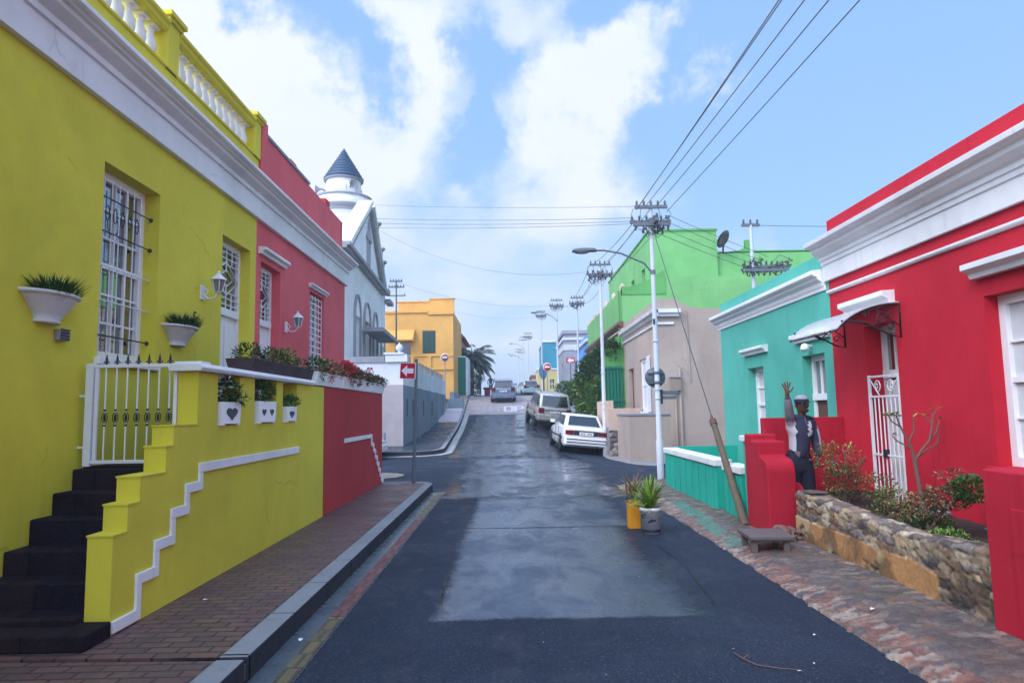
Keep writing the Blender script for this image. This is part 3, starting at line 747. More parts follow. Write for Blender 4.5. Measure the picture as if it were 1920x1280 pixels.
def sash(parent, xw, sgn, y0, y1, z0, z1, cols, rows, fw=.07, rec=.12, name='window', glass='glass', mullmat='frame', bars=None, sill=True, mid=True, deep=.06):
    """frame with glazing bars recessed into the wall, its glass and its bars; sgn is the way it faces"""
    xf = xw-sgn*rec
    mb = MB(); a, b = xf, xf-sgn*deep
    mb.box(a, b, y0, y1, z1-fw, z1); mb.box(a, b, y0, y1, z0, z0+fw); mb.box(a, b, y0, y0+fw, z0+fw, z1-fw); mb.box(a, b, y1-fw, y1, z0+fw, z1-fw)
    iy0, iy1, iz0, iz1 = y0+fw, y1-fw, z0+fw, z1-fw
    if mid: zm = (iz0+iz1)/2; mb.box(a-sgn*.01, b, iy0, iy1, zm-.028, zm+.028)
    for i in range(1, cols): yy = iy0+(iy1-iy0)*i/cols; mb.box(a-sgn*.015, b, yy-.009, yy+.009, iz0, iz1)
    for j in range(1, rows):
        zz = iz0+(iz1-iz0)*j/rows; mb.box(a-sgn*.018, b, iy0, iy1, zz-.011, zz+.011)
    w = mb.build(name, mullmat, parent, bevel=.003)
    g = MB(); g.box(xf-sgn*.045, xf-sgn*.05, iy0, iy1, iz0, iz1); g.build('pane', glass, w)
    if sill:
        s = MB(); s.box(xw+sgn*.05, xf-sgn*.02, y0-.04, y1+.04, z0-.07, z0-.004); s.build('sill', 'frame', w, bevel=.006)
    if bars == 'grid':
        s = MB(); xb = xw-sgn*.10; n = 7
        for i in range(n):
            yy = y0+.05+(y1-y0-.24)*i/(n-1)
            s.tube([(xb, yy, z0+.02), (xb, yy, z1-.10)], .006, 6)
        for k in range(5):
            zz = z0+.22+(z1-z0-.5)*k/4
            s.tube([(xb+sgn*.012, y0+.002, zz), (xb+sgn*.012, y1-.002, zz)], .007, 6, 1 if k in (0, 3, 4) else 0)
            if k in (0, 3, 4):
                for yy in (y0+.01, y1-.01): s.sphere((xb+sgn*.012, yy, zz), .022, 8, 6, 1)
        for i in range(n-1):                                        # small scroll row under the head
            yy = y0+.05+(y1-y0-.24)*(i+.5)/(n-1); zc = z1-.42
            s.tube([(xb, yy+.030*math.cos(t), zc+.075*math.sin(t)) for t in np.linspace(0, 2*math.pi, 13)], .005, 5, 1, cap=False)
        s.build('burglar_bars', ['iron_white', 'iron_dark'], w)
    if bars == 'louvre':
        s = MB(); n = 14; xb = xw-sgn*.05
        for i in range(n):
            zz = z0+.06+(z1-z0-.12)*i/(n-1); s.box(xb, xb-sgn*.012, y0+.02, y1-.02, zz-.012, zz+.012)
        for i in range(5):
            yy = y0+.04+(y1-y0-.08)*i/4; s.tube([(xb+sgn*.01, yy, z0+.02), (xb+sgn*.01, yy, z1-.02)], .008, 6)
        s.build('burglar_bars', 'iron_white', w)
    return w

def front_door(parent, xw, sgn, y0, y1, z0, z1, zt, rec=.14, grille=True, leaf='frame'):
    """panelled door under a tall fanlight"""
    xf = xw-sgn*rec; fw = .07
    mb = MB(); a, b = xf, xf-sgn*.07
    mb.box(a, b, y0, y0+fw, z0, z1); mb.box(a, b, y1-fw, y1, z0, z1); mb.box(a, b, y0+fw, y1-fw, z1-fw, z1)
    mb.box(a+sgn*.02, b, y0+fw-.03, y1-fw+.03, zt-.05, zt+.05)
    d = mb.build('door', 'frame', parent, bevel=.004)
    p = MB(); p.box(xf-sgn*.03, xf-sgn*.06, y0+fw, y1-fw, z0, zt-.05)
    W2 = (y1-y0-2*fw)
    for (u0, u1, v0, v1) in ((.08, .46, .06, .36), (.54, .92, .06, .36), (.08, .46, .44, .92), (.54, .92, .44, .92)):
        ya, yb = y0+fw+W2*u0, y0+fw+W2*u1; za, zb = z0+(zt-z0)*v0, z0+(zt-z0)*v1
        p.box(xf-sgn*.015, xf-sgn*.03, ya, yb, za, zb)
    p.build('door_leaf', leaf, d, bevel=.008)
    h = MB(); h.sphere((xf-sgn*.0, y0+fw+.07, z0+(zt-z0)*.42), .03, 8, 6); h.build('handle', 'chrome', d)
    g = MB(); g.box(xf-sgn*.045, xf-sgn*.05, y0+fw, y1-fw, zt+.05, z1-fw); g.build('pane', 'glass', d)
    if grille:
        s = MB(); xb = xf-sgn*.005; ya, yb, za, zb = y0+fw, y1-fw, zt+.05, z1-fw; ym, zm = (ya+yb)/2, (za+zb)/2; hw = (yb-ya)/2; hz = (zb-za)*.28
        for yy in (ya+hw*.55, ym, yb-hw*.55): s.tube([(xb, yy, zm+hz*(.9 if yy != ym else .35)), (xb, yy, zb)], .011, 6); s.tube([(xb, yy, za), (xb, yy, zm-hz*(.9 if yy != ym else .35))], .011, 6)
        for k in (0, 1, 2):
            zz = za+(zm-hz-za)*k/2.2+.06; s.tube([(xb, ya, zz), (xb, yb, zz)], .009, 6); zz = zb-(zb-zm-hz)*k/2.2-.06; s.tube([(xb, ya, zz), (xb, yb, zz)], .009, 6)
        s.tube([(xb, ya, zm), (xb, ym, zm+hz), (xb, yb, zm), (xb, ym, zm-hz), (xb, ya, zm)], .012, 6)
        s.tube([(xb, ya+hw*.45, zm), (xb, ym, zm+hz*.5), (xb, yb-hw*.45, zm), (xb, ym, zm-hz*.5), (xb, ya+hw*.45, zm)], .010, 6)
        s.build('fanlight_grille', 'iron_white', d)
    return d

def hood(parent, xw, sgn, y0, y1, z0, z1, out=.10, name='hood_mould', mat='white'):
    mb = MB(); h = z1-z0
    mb.prism([(xw, z0), (xw+sgn*out*.45, z0), (xw+sgn*out*.55, z0+h*.35), (xw+sgn*out*.75, z0+h*.45), (xw+sgn*out, z0+h*.6), (xw+sgn*out, z1), (xw, z1+.01)], 'y', y0, y1)
    return mb.build(name, mat, parent, bevel=.004)

# ---- yellow house
yh = thing('yellow_house', 'yellow-green plastered house with white cornice and balustrade, nearest on the left', 'house', (-3.72, 4, 0))
mb = MB(); wallgrid(mb, 'x', LW, LW-.32, -5, 9.92, 0, 5.02, [(6.14, 7.15, 2.15, 3.97), (8.75, 9.70, 1.20, 3.96)])
mb.box(LW-.32, -11.5, -5, 9.92, 0, 4.9); mb.build('wall', 'yellow', yh)
cornice('cornice', 'white', LW, 1, -5, 9.92, LPROF, yh)
bal = MB(); bal.box(LW+.02, LW-.22, -5, 9.90, 5.055, 5.39); bal.box(LW+.045, LW-.24, -5, 9.90, 5.39, 5.42); 
balo = bal.build('balustrade', 'yellow_lip', yh, bevel=.01)
r = MB()
def rail(a, b):
    r.prism([(LW+.03, 5.80), (LW+.05, 5.82), (LW+.05, 5.86), (LW+.08, 5.88), (LW+.08, 5.92), (LW-.26, 5.94), (LW-.26, 5.80)], 'y', a, b)
rail(-5, 1.55); rail(1.80, 4.32); rail(4.58, 7.10); rail(7.36, 9.64); r.build('rail', 'yellow_lip', balo, bevel=.006)
BP = [(a*.86, z) for a, z in [(.036, 0), (.075, .0), (.075, .035), (.045, .045), (.045, .06), (.07, .10), (.078, .15), (.066, .20), (.042, .27), (.038, .31), (.055, .33), (.038, .345), (.070, .355), (.070, .38), (.036, .38)]]
bm_ = MB(); bm_.lathe([(a, z) for a, z in BP], (0, 0, 0), 10); 
first = None
for (a, b, n) in ((1.80, 4.32, 12), (4.58, 7.10, 12), (7.36, 9.64, 11)):
    for i in range(n):
        yy = a+(b-a)*(i+.5)/n
        if first is None:
            o = MB(); o.lathe([(q, z) for q, z in BP], (LW-.09, yy, 5.42), 10); o.box(LW-.09-.07, LW-.09+.07, yy-.07, yy+.07, 5.776, 5.801)
            first = o.build('baluster', 'white', balo); base_y = yy
        else:
            c = first.copy(); COL.objects.link(c); c.parent = balo; c.location = (0, yy-base_y, 0); ORG[c.name] = ORG[first.name]
for yy in (1.675, 4.45, 7.23, 9.77):
    p = MB(); p.box(LW+.05, LW-.25, yy-.125, yy+.125, 5.39, 5.92); p.box(LW+.08, LW-.28, yy-.155, yy+.155, 5.92, 5.96); p.box(LW+.11, LW-.31, yy-.185, yy+.185, 5.96, 6.02)
    p.box(LW+.06, LW-.26, yy-.135, yy+.135, 6.02, 6.05); p.build('pedestal', 'yellow_lip', balo, bevel=.008)
ch = MB(); ch.box(-5.1, -4.7, 8.9, 9.3, 4.9, 6.75); ch.box(-5.14, -4.66, 8.86, 9.34, 6.75, 6.83); ch.build('chimney', 'salmon', yh, bevel=.01)
w = sash(yh, LW, 1, 6.14, 7.15, 2.15, 3.97, 4, 6, fw=.08, rec=.16, bars='grid')
w['label'] = 'tall white barred sash window'
front_door(yh, LW, 1, 8.75, 9.70, 1.20, 3.96, 3.0)

# ---- pink house
ph = thing('pink_house', 'pink plastered house with white cornice between the yellow house and white mosque', 'house', (-3.72, 12, 0))
mb = MB(); wallgrid(mb, 'x', LW, LW-.32, 9.92, 15.33, 0, 5.02, [(10.12, 11.0, 1.20, 3.91), (12.66, 13.62, 2.25, 3.90)])
mb.box(LW-.32, -11.5, 9.93, 15.33, 0, 4.9); mb.build('wall', 'pink', ph)
cornice('cornice', 'white', LW, 1, 9.92, 15.40, LPROF, ph)
mb = MB(); mb.box(LW+.06, LW-.26, 9.925, 10.16, 5.055, 6.04); mb.box(LW-.06, LW-.30, 10.161, 15.33, 5.055, 5.96); mb.build('parapet', 'pink', ph, bevel=.01)
mb = MB(); mb.box(LW-.03, LW-.33, 10.17, 12.7, 5.961, 6.01); mb.build('parapet_coping', 'stone_trim', ph, bevel=.006)
mb = MB(); mb.box(LW-.45, LW-.75, 12.75, 13.05, 5.0, 6.45); mb.box(LW-.42, LW-.78, 12.72, 13.08, 6.45, 6.5); mb.build('chimney', 'pink', ph, bevel=.01)
mb = MB(); mb.box(LW-.36, LW-1.5, 15.02, 15.33, 4.9, 6.45); mb.build('end_parapet', 'porch_red', ph, bevel=.01)
front_door(ph, LW, 1, 10.12, 11.0, 1.20, 3.91, 3.03)
sash(ph, LW, 1, 12.66, 13.62, 2.25, 3.90, 3, 5, fw=.07, rec=.14, bars='louvre', sill=False)
hood(ph, LW, 1, 10.0, 11.15, 4.0, 4.10, .12); hood(ph, LW, 1, 12.55, 13.72, 3.96, 4.03, .09)

# ---- dark stair and porch floor
st = thing('staircase', 'dark tiled steps climbing beside the yellow wall to the white gate', 'stairs', (-3.3, 5, .15))
mb = MB()
mb.box(LW, LQ+.02, 4.42, 4.72, .15, .255)
edges = [(4.62, .30), (4.87, .47), (5.12, .64), (5.38, .83), (5.63, 1.0), (5.87, 1.17)]
for i, (y, z) in enumerate(edges): mb.box(LW, -2.872, y, (edges[i+1][0] if i+1 < len(edges) else 6.0)+.02, .15, z)
mb.build('steps', 'step_dark', st, bevel=.012)
mb = MB(); mb.box(LW, -2.872, 6.02, 14.3, .15, 1.18); mb.build('porch_floor', 'step_dark', st)

# ---- yellow porch wall
yw = thing('porch_wall', 'low yellow porch wall with stepped end, white coping and white zigzag moulding', 'wall', (LQ, 7, .15))
mb = MB(); X0, X1 = -2.872, LQ
wallgrid(mb, 'x', X1, X0, 5.93, 9.93, .15, 1.985, [(6.33, 6.85, 1.51, 1.985), (7.24, 7.92, 1.51, 1.985), (8.14, 8.67, 1.51, 1.985)])
for a, b, z in ((4.73, 4.90, .80), (4.90, 5.05, .985), (5.05, 5.41, 1.165), (5.41, 5.52, 1.365), (5.52, 5.93, 1.525)):
    mb.box(X0, X1, a, b, .15, z)
mb.build('wall', 'yellow', yw)
mb = MB()
for a, b, z in ((4.73, 4.90, .80), (4.90, 5.05, .985), (5.05, 5.41, 1.165), (5.41, 5.52, 1.365), (5.52, 5.93, 1.525)):
    mb.box(X0-.006, X1+.006, a-.008, b, z, z+.012)
mb.build('tread_lip', 'yellow_lip', yw)
mb = MB(); mb.prism([(X0-.05, 1.99), (X1+.05, 1.99), (X1+.065, 2.02), (X1+.045, 2.055), (X0-.045, 2.055), (X0-.065, 2.02)], 'y', 5.86, 9.28)
mb.box(X0-.03, X1+.03, 5.90, 6.10, 2.055, 2.075); mb.build('coping', 'white', yw, bevel=.006)
mb = MB(); zg_ = [(4.74, .155), (4.74, .235), (5.02, .165), (5.02, .41), (5.26, .41), (5.26, .60), (5.50, .60), (5.50, .80), (5.73, .80), (5.73, .97), (5.97, .97), (5.97, 1.12), (8.74, 1.12)]
def zigzag(mb, pts, w, x0, x1):
    for (a, b) in zip(pts[:-1], pts[1:]):
        if abs(a[1]-b[1]) < 1e-6: mb.box(x0, x1, min(a[0], b[0])-.0, max(a[0], b[0])+w*.8, a[1], a[1]+w)
        else: mb.box(x0, x1-.001, a[0], a[0]+w*.8, min(a[1], b[1]), max(a[1], b[1]))
zigzag(mb, [(4.74, .165)]+[(a, b-.0) for a, b in zg_[2:-1]]+[(8.68, 1.12)], .078, X1, X1+.022)
mb.build('zigzag_moulding', 'white', yw, bevel=.003)

# ---- red porch wall
rw = thing('porch_wall', 'low brick-red porch wall with a short white moulding, under white flower boxes', 'wall', (LQ, 12, .15))
mb = MB(); mb.box(X0, X1, 9.932, 14.46, .15, 2.0); mb.box(LW, X0, 14.28, 14.46, .15, 2.0); mb.build('wall', 'porch_red', rw, bevel=.004)
mb = MB(); mb.box(X1, X1+.02, 11.16, 13.34, 1.13, 1.20)
zz = [(13.30, 1.13), (13.50, 1.00), (13.68, .86), (13.86, .72), (14.02, .59), (14.18, .46), (14.32, .34)]
for i, (y, z) in enumerate(zz): mb.box(X1, X1+.019, y, y+.06, z-.14, z); mb.box(X1, X1+.0205, y+.05, y+.21, z-.17, z-.10)
mb.build('stepped_moulding', 'white', rw, bevel=.003)

# ---- gate
gt = thing('metal_gate', 'white iron gate with black knots and spear tips at the top of the dark steps', 'gate', (-3.25, 5.93, 1.19))
mb = MB(); GY = 5.93
mb.box(-3.66, -3.60, GY-.03, GY+.03, 1.19, 2.07); mb.box(-3.60, -2.90, GY-.014, GY+.014, 2.03, 2.06); mb.box(-3.60, -2.90, GY-.014, GY+.014, 1.21, 1.24)
mb.box(-3.59, -3.56, GY-.012, GY+.012, 1.24, 2.03); mb.box(-2.91, -2.88, GY-.012, GY+.012, 1.24, 2.03)
mb.box(-3.72, -3.66, GY-.01, GY+.01, 1.34, 1.36); mb.box(-3.72, -3.66, GY-.01, GY+.01, 1.78, 1.80)
mb.build('gate_frame', 'iron_white', gt, bevel=.003)
for i in range(7):
    x = -3.50+.092*i
    b = MB(); b.tube([(x, GY, 1.24), (x, GY, 2.03)], .0075, 7); bar = b.build('bar', 'iron_white', gt)
    k = MB(); k.sphere((x, GY, 1.60), (.011, .011, .04), 8, 6)
    for a in range(4):
        t = a*math.pi/2+.4; k.tube([(x, GY, 1.545), (x+.020*math.cos(t), GY+.020*math.sin(t), 1.58), (x+.020*math.cos(t), GY+.020*math.sin(t), 1.62), (x, GY, 1.655)], .004, 5)
    k.sphere((x, GY, 1.535), .012, 7, 5); k.sphere((x, GY, 1.665), .012, 7, 5); k.build('knot', 'iron_dark', bar)
    k = MB(); k.lathe([(.009, 0), (.014, .015), (.006, .025), (.011, .045), (.001, .095)], (x, GY, 2.06), 7)
    k.tube([(x-.026, GY, 2.072), (x-.016, GY, 2.088), (x, GY, 2.092), (x+.016, GY, 2.088), (x+.026, GY, 2.072)], .0045, 5); k.build('spear_tip', 'iron_dark', bar)

# ---- wall planters (half bowls with spiky grass)
def grass(mb, c, n, h, spread, mi=0, w=.012, up_=1.0):
    for _ in range(n):
        a = rnd.uniform(0, 2*math.pi); r0 = rnd.uniform(0, 1)**.5
        p = (c[0]+spread[0]*r0*math.cos(a)*.8, c[1]+spread[1]*r0*math.sin(a)*.8, c[2])
        d = Vector((math.cos(a)*r0*.7+rnd.uniform(-.2, .2), math.sin(a)*r0*.9+rnd.uniform(-.2, .2), up_)).normalized()
        L = h*rnd.uniform(.6, 1.1); mb.leaf(p, d, L, w, mi, .15)
def wall_planter(y0, y1, zt, zb, label):
    ym = (y0+y1)/2; hw = (y1-y0)/2; t = thing('wall_planter', label, 'planter', (LW, ym, zb), 'half-bowl planters hung on the yellow wall')
    mb = MB(); H = zt-zb; n = 14
    prof = [(.38, 0), (.42, .0), (.44, .06), (.40, .12), (.52, .30), (.72, .62), (.88, .84), (.90, .88), (1.0, .90), (1.0, 1.0), (.84, 1.0), (.80, .9)]
    vs = []; k = n+1
    for rr, zf in prof:
        for i in range(k):
            a = -math.pi/2+math.pi*i/n; fl = 1+.035*math.cos(a*9)*(1 if .12 < zf < .88 else .2)
            vs.append((LW+hw*.62*rr*fl*math.cos(a), ym+hw*rr*fl*math.sin(a), zb+H*zf))
    fs = [(j*k+i, j*k+i+1, (j+1)*k+i+1, (j+1)*k+i) for j in range(len(prof)-1) for i in range(n)]
    mb.add(vs, fs, 0, True); mb.add(vs[:k], [tuple(range(k))])
    mb.build('bowl', 'white_aged', t)
    s = MB(); s.prism([(LW+hw*.5*math.cos(-math.pi/2+math.pi*i/8), ym+hw*.8*math.sin(-math.pi/2+math.pi*i/8)) for i in range(9)], 'z', zt-.04, zt-.02); s.build('soil', 'soil', t)
    g = MB(); grass(g, (LW+hw*.28, ym, zt-.03), 420, .17*hw/.33+.03, (hw*.38, hw*.85), 0, .010, .8); g.build('plant', 'leaf_dark', t, recalc=False)
wall_planter(5.12, 5.76, 2.60, 2.36, 'larger white half-bowl planter of dark grass left of the barred window')
wall_planter(7.26, 7.92, 2.60, 2.38, 'smaller white half-bowl planter of dark grass right of the barred window')
v = thing('wall_vent', 'small grey metal vent box on the yellow wall under the left planter', 'vent', (LW, 5.62, 2.28))
mb = MB(); mb.box(LW, LW+.05, 5.55, 5.68, 2.24, 2.33); mb.build('box', 'stone_trim', v, bevel=.005)
mb = MB(); [mb.box(LW+.05, LW+.06, 5.56, 5.67, 2.25+.024*i, 2.262+.024*i) for i in range(4)]; mb.build('slats', 'iron_dark', v)
# small wall scroll ornament
mb = MB()
for (a, b, r0) in ((8.02, 2.66, .05), (8.08, 2.74, .035), (8.0, 2.80, .03)):
    mb.tube([(LW+.015, a+r0*math.cos(t), b+r0*math.sin(t)) for t in np.linspace(.3, 5.2, 10)], .006, 5)
tag(mb.build('wall_ornament', 'iron_dark', org=(LW, 8, 2.6)), 'thin dark scrolled ornament on the yellow wall beside the small planter', 'ornament')

def lantern(y, z, label):
    t = thing('wall_lantern', label, 'lamp', (LW, y, z), 'white lanterns beside the doors')
    x = LW+.20
    mb = MB(); mb.box(LW, LW+.02, y-.045, y+.045, z-.12, z+.06); mb.tube([(LW+.02, y, z-.05), (LW+.08, y, z-.11), (LW+.16, y, z-.10), (x, y, z-.04)], .012, 7)
    mb.tube([(LW+.02, y, z-.0), (LW+.05, y, z+.02), (LW+.08, y, z-.02), (LW+.05, y, z-.05)], .008, 6); mb.build('bracket', 'iron_white', t)
    mb = MB(); mb.lathe([(.03, -.045), (.045, -.03), (.05, -.02)], (x, y, z), 6); mb.lathe([(.105, .12), (.085, .14), (.03, .19), (.018, .20), (.02, .225), (.002, .24)], (x, y, z), 6, sm=False)
    for i in range(6):
        a = i*math.pi/3; mb.tube([(x+.05*math.cos(a), y+.05*math.sin(a), z-.02), (x+.085*math.cos(a), y+.085*math.sin(a), z+.12)], .006, 5)
    mb.build('cage', 'iron_white', t)
    mb = MB(); mb.lathe([(.045, -.018), (.08, .118)], (x, y, z), 6, sm=False); mb.build('lamp_glass', 'glass_pale', t)
lantern(8.19, 3.12, 'white iron wall lantern left of the yellow house door')
lantern(11.30, 3.08, 'white iron wall lantern right of the pink house door')

# ---- pots in the wall niches
def foliage(mb, c, r, n, L, w, mi=0, shell=.35, dirn=None):
    for _ in range(n):
        while True:
            p = Vector((rnd.uniform(-1, 1), rnd.uniform(-1, 1), rnd.uniform(-1, 1)))
            if shell < p.length <= 1: break
        q = (c[0]+p.x*r[0], c[1]+p.y*r[1], c[2]+p.z*r[2])
        d = p.normalized()*.7+Vector((rnd.uniform(-1, 1), rnd.uniform(-1, 1), rnd.uniform(-.4, 1)))*.7
        mb.leaf(q, d, L*rnd.uniform(.6, 1.3), w*rnd.uniform(.7, 1.3), mi if not isinstance(mi, (list, tuple)) else rnd.choice(mi), .3)
def heart(mb, x, y, z, s, mi=1, wx=1):
    pts = [(y+wx*s*.5*(16*math.sin(t)**3)/16, z+s*.5*(13*math.cos(t)-5*math.cos(2*t)-2*math.cos(3*t)-math.cos(4*t))/16) for t in np.linspace(0, 2*math.pi, 20)[:-1]]
    mb.prism(pts, 'x', x, x+.006, mi)
def niche_pot(y0, y1, h, hearts, label, kind):
    t = thing('plant_pot', label, 'flower pot', (LQ-.07, (y0+y1)/2, 1.51), 'white pots in the niches of the yellow wall')
    mb = MB(); xa, xb = LQ-.17, LQ+.03
    mb.prism([(y0+.03, 1.525), (y1-.03, 1.525), (y1, 1.51+h), (y0, 1.51+h)], 'x', xa, xb); 
    for y in (y0+.03, y1-.08): mb.box(xa, xb, y, y+.05, 1.512, 1.53)
    ym = (y0+y1)/2
    for k, (o, s) in enumerate(hearts): heart(mb, xb, ym+o, 1.51+h*.52, s*.8, 1, 1.9 if abs(o) < .01 else 1.5)
    mb.build('pot', ['plastic_white', 'print_dark'], t, bevel=.004)
    g = MB()
    if kind == 'w':
        foliage(g, (LQ-.06, ym, 1.84), (.13, .27, .12), 420, .05, .035, 0); foliage(g, (LQ-.02, ym-.12, 1.90), (.08, .13, .08), 26, .05, .05, 1, .5); foliage(g, (LQ+.02, ym+.18, 1.76), (.08, .14, .05), 60, .05, .03, 0)
        g.build('plant', ['leaf_dark', 'petal_white'], t, recalc=False)
    elif kind == 'd':
        foliage(g, (LQ-.07, ym, 1.87), (.13, .30, .13), 900, .05, .018, [0, 0, 1], .2); g.build('plant', ['leaf_dark', 'leaf_mid'], t, recalc=False)
    else:
        grass(g, (LQ-.07, ym, 1.68), 90, .24, (.06, .15), 0, .016, 1.1); foliage(g, (LQ-.02, ym+.1, 1.76), (.08, .22, .06), 160, .05, .025, 0); g.build('plant', ['leaf_mid'], t, recalc=False)
niche_pot(6.36, 6.82, .22, [(0, .17)], 'white pot with one heart and white-flowering plant in the left niche', 'w')
niche_pot(7.30, 7.84, .24, [(-.12, .10), (.12, .10)], 'white pot with two hearts and dense dark plant in the middle niche', 'd')
niche_pot(8.20, 8.60, .19, [(0, .12)], 'smallest white heart pot with a sprawling green plant in the right niche', 'g')

# ---- boxes along the top of the porch walls
t = thing('flower_box', 'long dark plum wooden flower box of green plants on the yellow wall coping', 'flower box', (-2.85, 8.2, 2.06))
mb = MB(); mb.prism([(-2.93, 2.057), (-2.70, 2.057), (-2.66, 2.20), (-2.97, 2.20)], 'y', 7.12, 9.30); mb.build('box', 'dark_wood', t, bevel=.006)
g = MB()
for (y, r, hh, n, mi) in ((7.38, .28, .13, 420, 0), (8.15, .34, .15, 480, [0, 1]), (8.6, .36, .17, 520, [1, 1, 2]), (9.05, .28, .09, 220, 0), (7.8, .2, .09, 160, 1)):
    foliage(g, (-2.82, y, 2.24), (.14, r, hh), n, .055, .02, mi)
g.build('plant', ['leaf_dark', 'leaf_mid', 'leaf_light'], t, recalc=False)
specs = [(9.42, 10.85, 'first white flower box on the red wall, with green and salmon plants', [(.25, .25, .16, 300, [0, 1]), (.7, .32, .17, 360, [0, 3]), (1.15, .25, .12, 200, [1, 2])]),
         (10.95, 12.30, 'white flower box on the red wall crowded with bright red geraniums', [(.2, .25, .12, 240, [0, 3]), (.6, .3, .2, 300, [0, 1]), (.55, .34, .24, 260, [4]), (1.0, .3, .16, 260, [0, 1]), (1.05, .28, .20, 190, [4])]),
         (12.36, 13.36, 'third white flower box on the red wall, with few red flowers and dark leaves', [(.3, .3, .13, 300, [0, 1]), (.35, .2, .15, 46, [4]), (.75, .25, .10, 200, [0, 2])]),
         (13.42, 14.44, 'last white flower box at the far end of the red wall, trailing reddish leaves', [(.3, .3, .11, 260, [0, 2]), (.75, .35, .10, 320, [0, 2]), (1.05, .3, .09, 130, [2])])]
for y0, y1, lab, cl in specs:
    t = thing('flower_box', lab, 'flower box', (-2.78, (y0+y1)/2, 2.0), 'white flower boxes on the red wall')
    mb = MB(); mb.prism([(-2.89, 2.003), (-2.68, 2.003), (-2.645, 2.165), (-2.92, 2.165)], 'y', y0, y1); mb.box(-2.93, -2.635, y0-.01, y1+.01, 2.165, 2.185); mb.build('box', 'plastic_white', t, bevel=.006)
    g = MB()
    for (o, r, hh, n, mi) in cl: foliage(g, (-2.74, y0+o, 2.24), (.16, r, hh), n, .06, .04, mi)
    for _ in range(16 if 'geraniums' in lab else (4 if 'few red' in lab else 0)):
        foliage(g, (-2.70+rnd.uniform(-.1, .09), y0+rnd.uniform(.1, y1-y0-.1), 2.32+rnd.uniform(-.05, .12)), (.045, .055, .04), 34, .035, .035, 4, .2)
    g.build('plant', ['leaf_dark', 'leaf_mid', 'leaf_red', 'petal_pink', 'petal_red'], t, recalc=False)
M['wood_tan'] = plain('meter_box_paint', (.30, .22, .18), .6)
# ================================================================ RIGHT HOUSES
RX = 4.6
RPROF = [(0, 3.37), (.045, 3.37), (.05, 3.59), (.07, 3.60), (.075, 3.65), (.095, 3.66), (.10, 3.71), (.14, 3.73), (.20, 3.78), (.21, 3.83), (.25, 3.84), (.30, 3.86), (.31, 3.915), (0, 3.95)]
rh = thing('red_house', 'crimson plastered house with white cornice, nearest on the right', 'house', (RX, 6, 0))
mb = MB(); wallgrid(mb, 'x', RX, RX+.32, -5, 9.66, 0, 3.93, [(8.06, 8.78, .42, 2.60), (5.15, 6.52, 1.0, 2.62), (-.5, .9, 1.0, 2.62)])
mb.box(RX+.32, 12, -5, 9.66, 0, 3.8); mb.build('wall', 'crimson', rh)
mb = MB(); mb.box(RX+.02, RX+.30, -5, 9.66, 3.95, 4.25); mb.build('parapet', 'crimson', rh, bevel=.01)
cornice('cornice', 'white', RX, -1, -5, 9.72, RPROF, rh)
mb = MB(); mb.prism([(RX, 3.175), (RX-.03, 3.18), (RX-.045, 3.20), (RX-.045, 3.225), (RX, 3.24)], 'y', -5, 9.66); mb.build('string_course', 'white', rh, bevel=.003)
sash(rh, RX, -1, 5.15, 6.52, 1.0, 2.62, 2, 4, fw=.09, rec=.13, glass='curtain', sill=False, deep=.08)
sash(rh, RX, -1, -.5, .9, 1.0, 2.62, 2, 4, fw=.09, rec=.13, glass='curtain', sill=False, deep=.08)
mb = MB(); mb.box(RX-.10, RX, 5.1, 6.56, .93, .998); mb.build('window_sill', 'crimson', rh, bevel=.006)
hood(rh, RX, -1, 5.0, 6.60, 2.80, 2.94, .16); hood(rh, RX, -1, 8.02, 9.12, 2.80, 2.95, .16)
# door with tall fanlight
xw = RX+.21
mb = MB(); mb.box(xw, xw+.07, 8.06, 8.14, .42, 2.60); mb.box(xw, xw+.07, 8.70, 8.78, .42, 2.60); mb.box(xw, xw+.07, 8.14, 8.70, 2.50, 2.60); mb.box(xw-.03, xw+.07, 8.10, 8.74, 1.93, 2.03)
for yy in (8.32, 8.50): mb.box(xw+.01, xw+.05, yy-.014, yy+.014, 2.03, 2.50)
dr = mb.build('door', 'frame', rh, bevel=.004)
mb = MB(); mb.box(xw+.04, xw+.05, 8.14, 8.70, 2.03, 2.50); mb.build('pane', 'glass', dr)
mb = MB(); mb.box(xw+.05, xw+.08, 8.14, 8.70, .42, 1.93); lf = mb.build('door_leaf', 'door_brown', dr)
mb = MB()
for i in range(5): mb.box(xw-.02, xw+.049, 8.15+.112*i, 8.215+.112*i, .46, 1.90)
mb.build('slats', 'frame', lf, bevel=.004)
# security gate in the reveal
g = thing('security_gate', 'white barred security gate with scrolls in front of the red house door', 'gate', (RX, 8.42, .42))
mb = MB(); xg = RX+.01
mb.box(xg-.015, xg+.015, 8.07, 8.10, .44, 1.97); mb.box(xg-.015, xg+.015, 8.74, 8.77, .44, 1.97)
for z in (.44, .98, 1.70, 1.95): mb.box(xg-.012, xg+.012, 8.10, 8.74, z-.012, z+.012)
mb.build('gate_frame', 'iron_white', g)
for i in range(6):
    yy = 8.19+.092*i; mb = MB(); mb.tube([(xg, yy, .45), (xg, yy, 1.70)], .009, 6); mb.build('bar', 'iron_white', g)
mb = MB()
for yy, sg in ((8.26, 1), (8.58, -1)):
    for k in (0, 1):
        mb.tube([(xg, yy+sg*(.08-.07*t/6)*math.cos(t), 1.83+(.085-.07*t/6)*math.sin(t)*(1 if k else -1)) for t in np.linspace(0, 6, 16)], .008, 5)
for a, b in ((8.10, 8.30), (8.74, 8.54)): mb.tube([(xg, a, 1.92), (xg, b, 1.72)], .009, 5)
mb.build('scrollwork', 'iron_white', g)
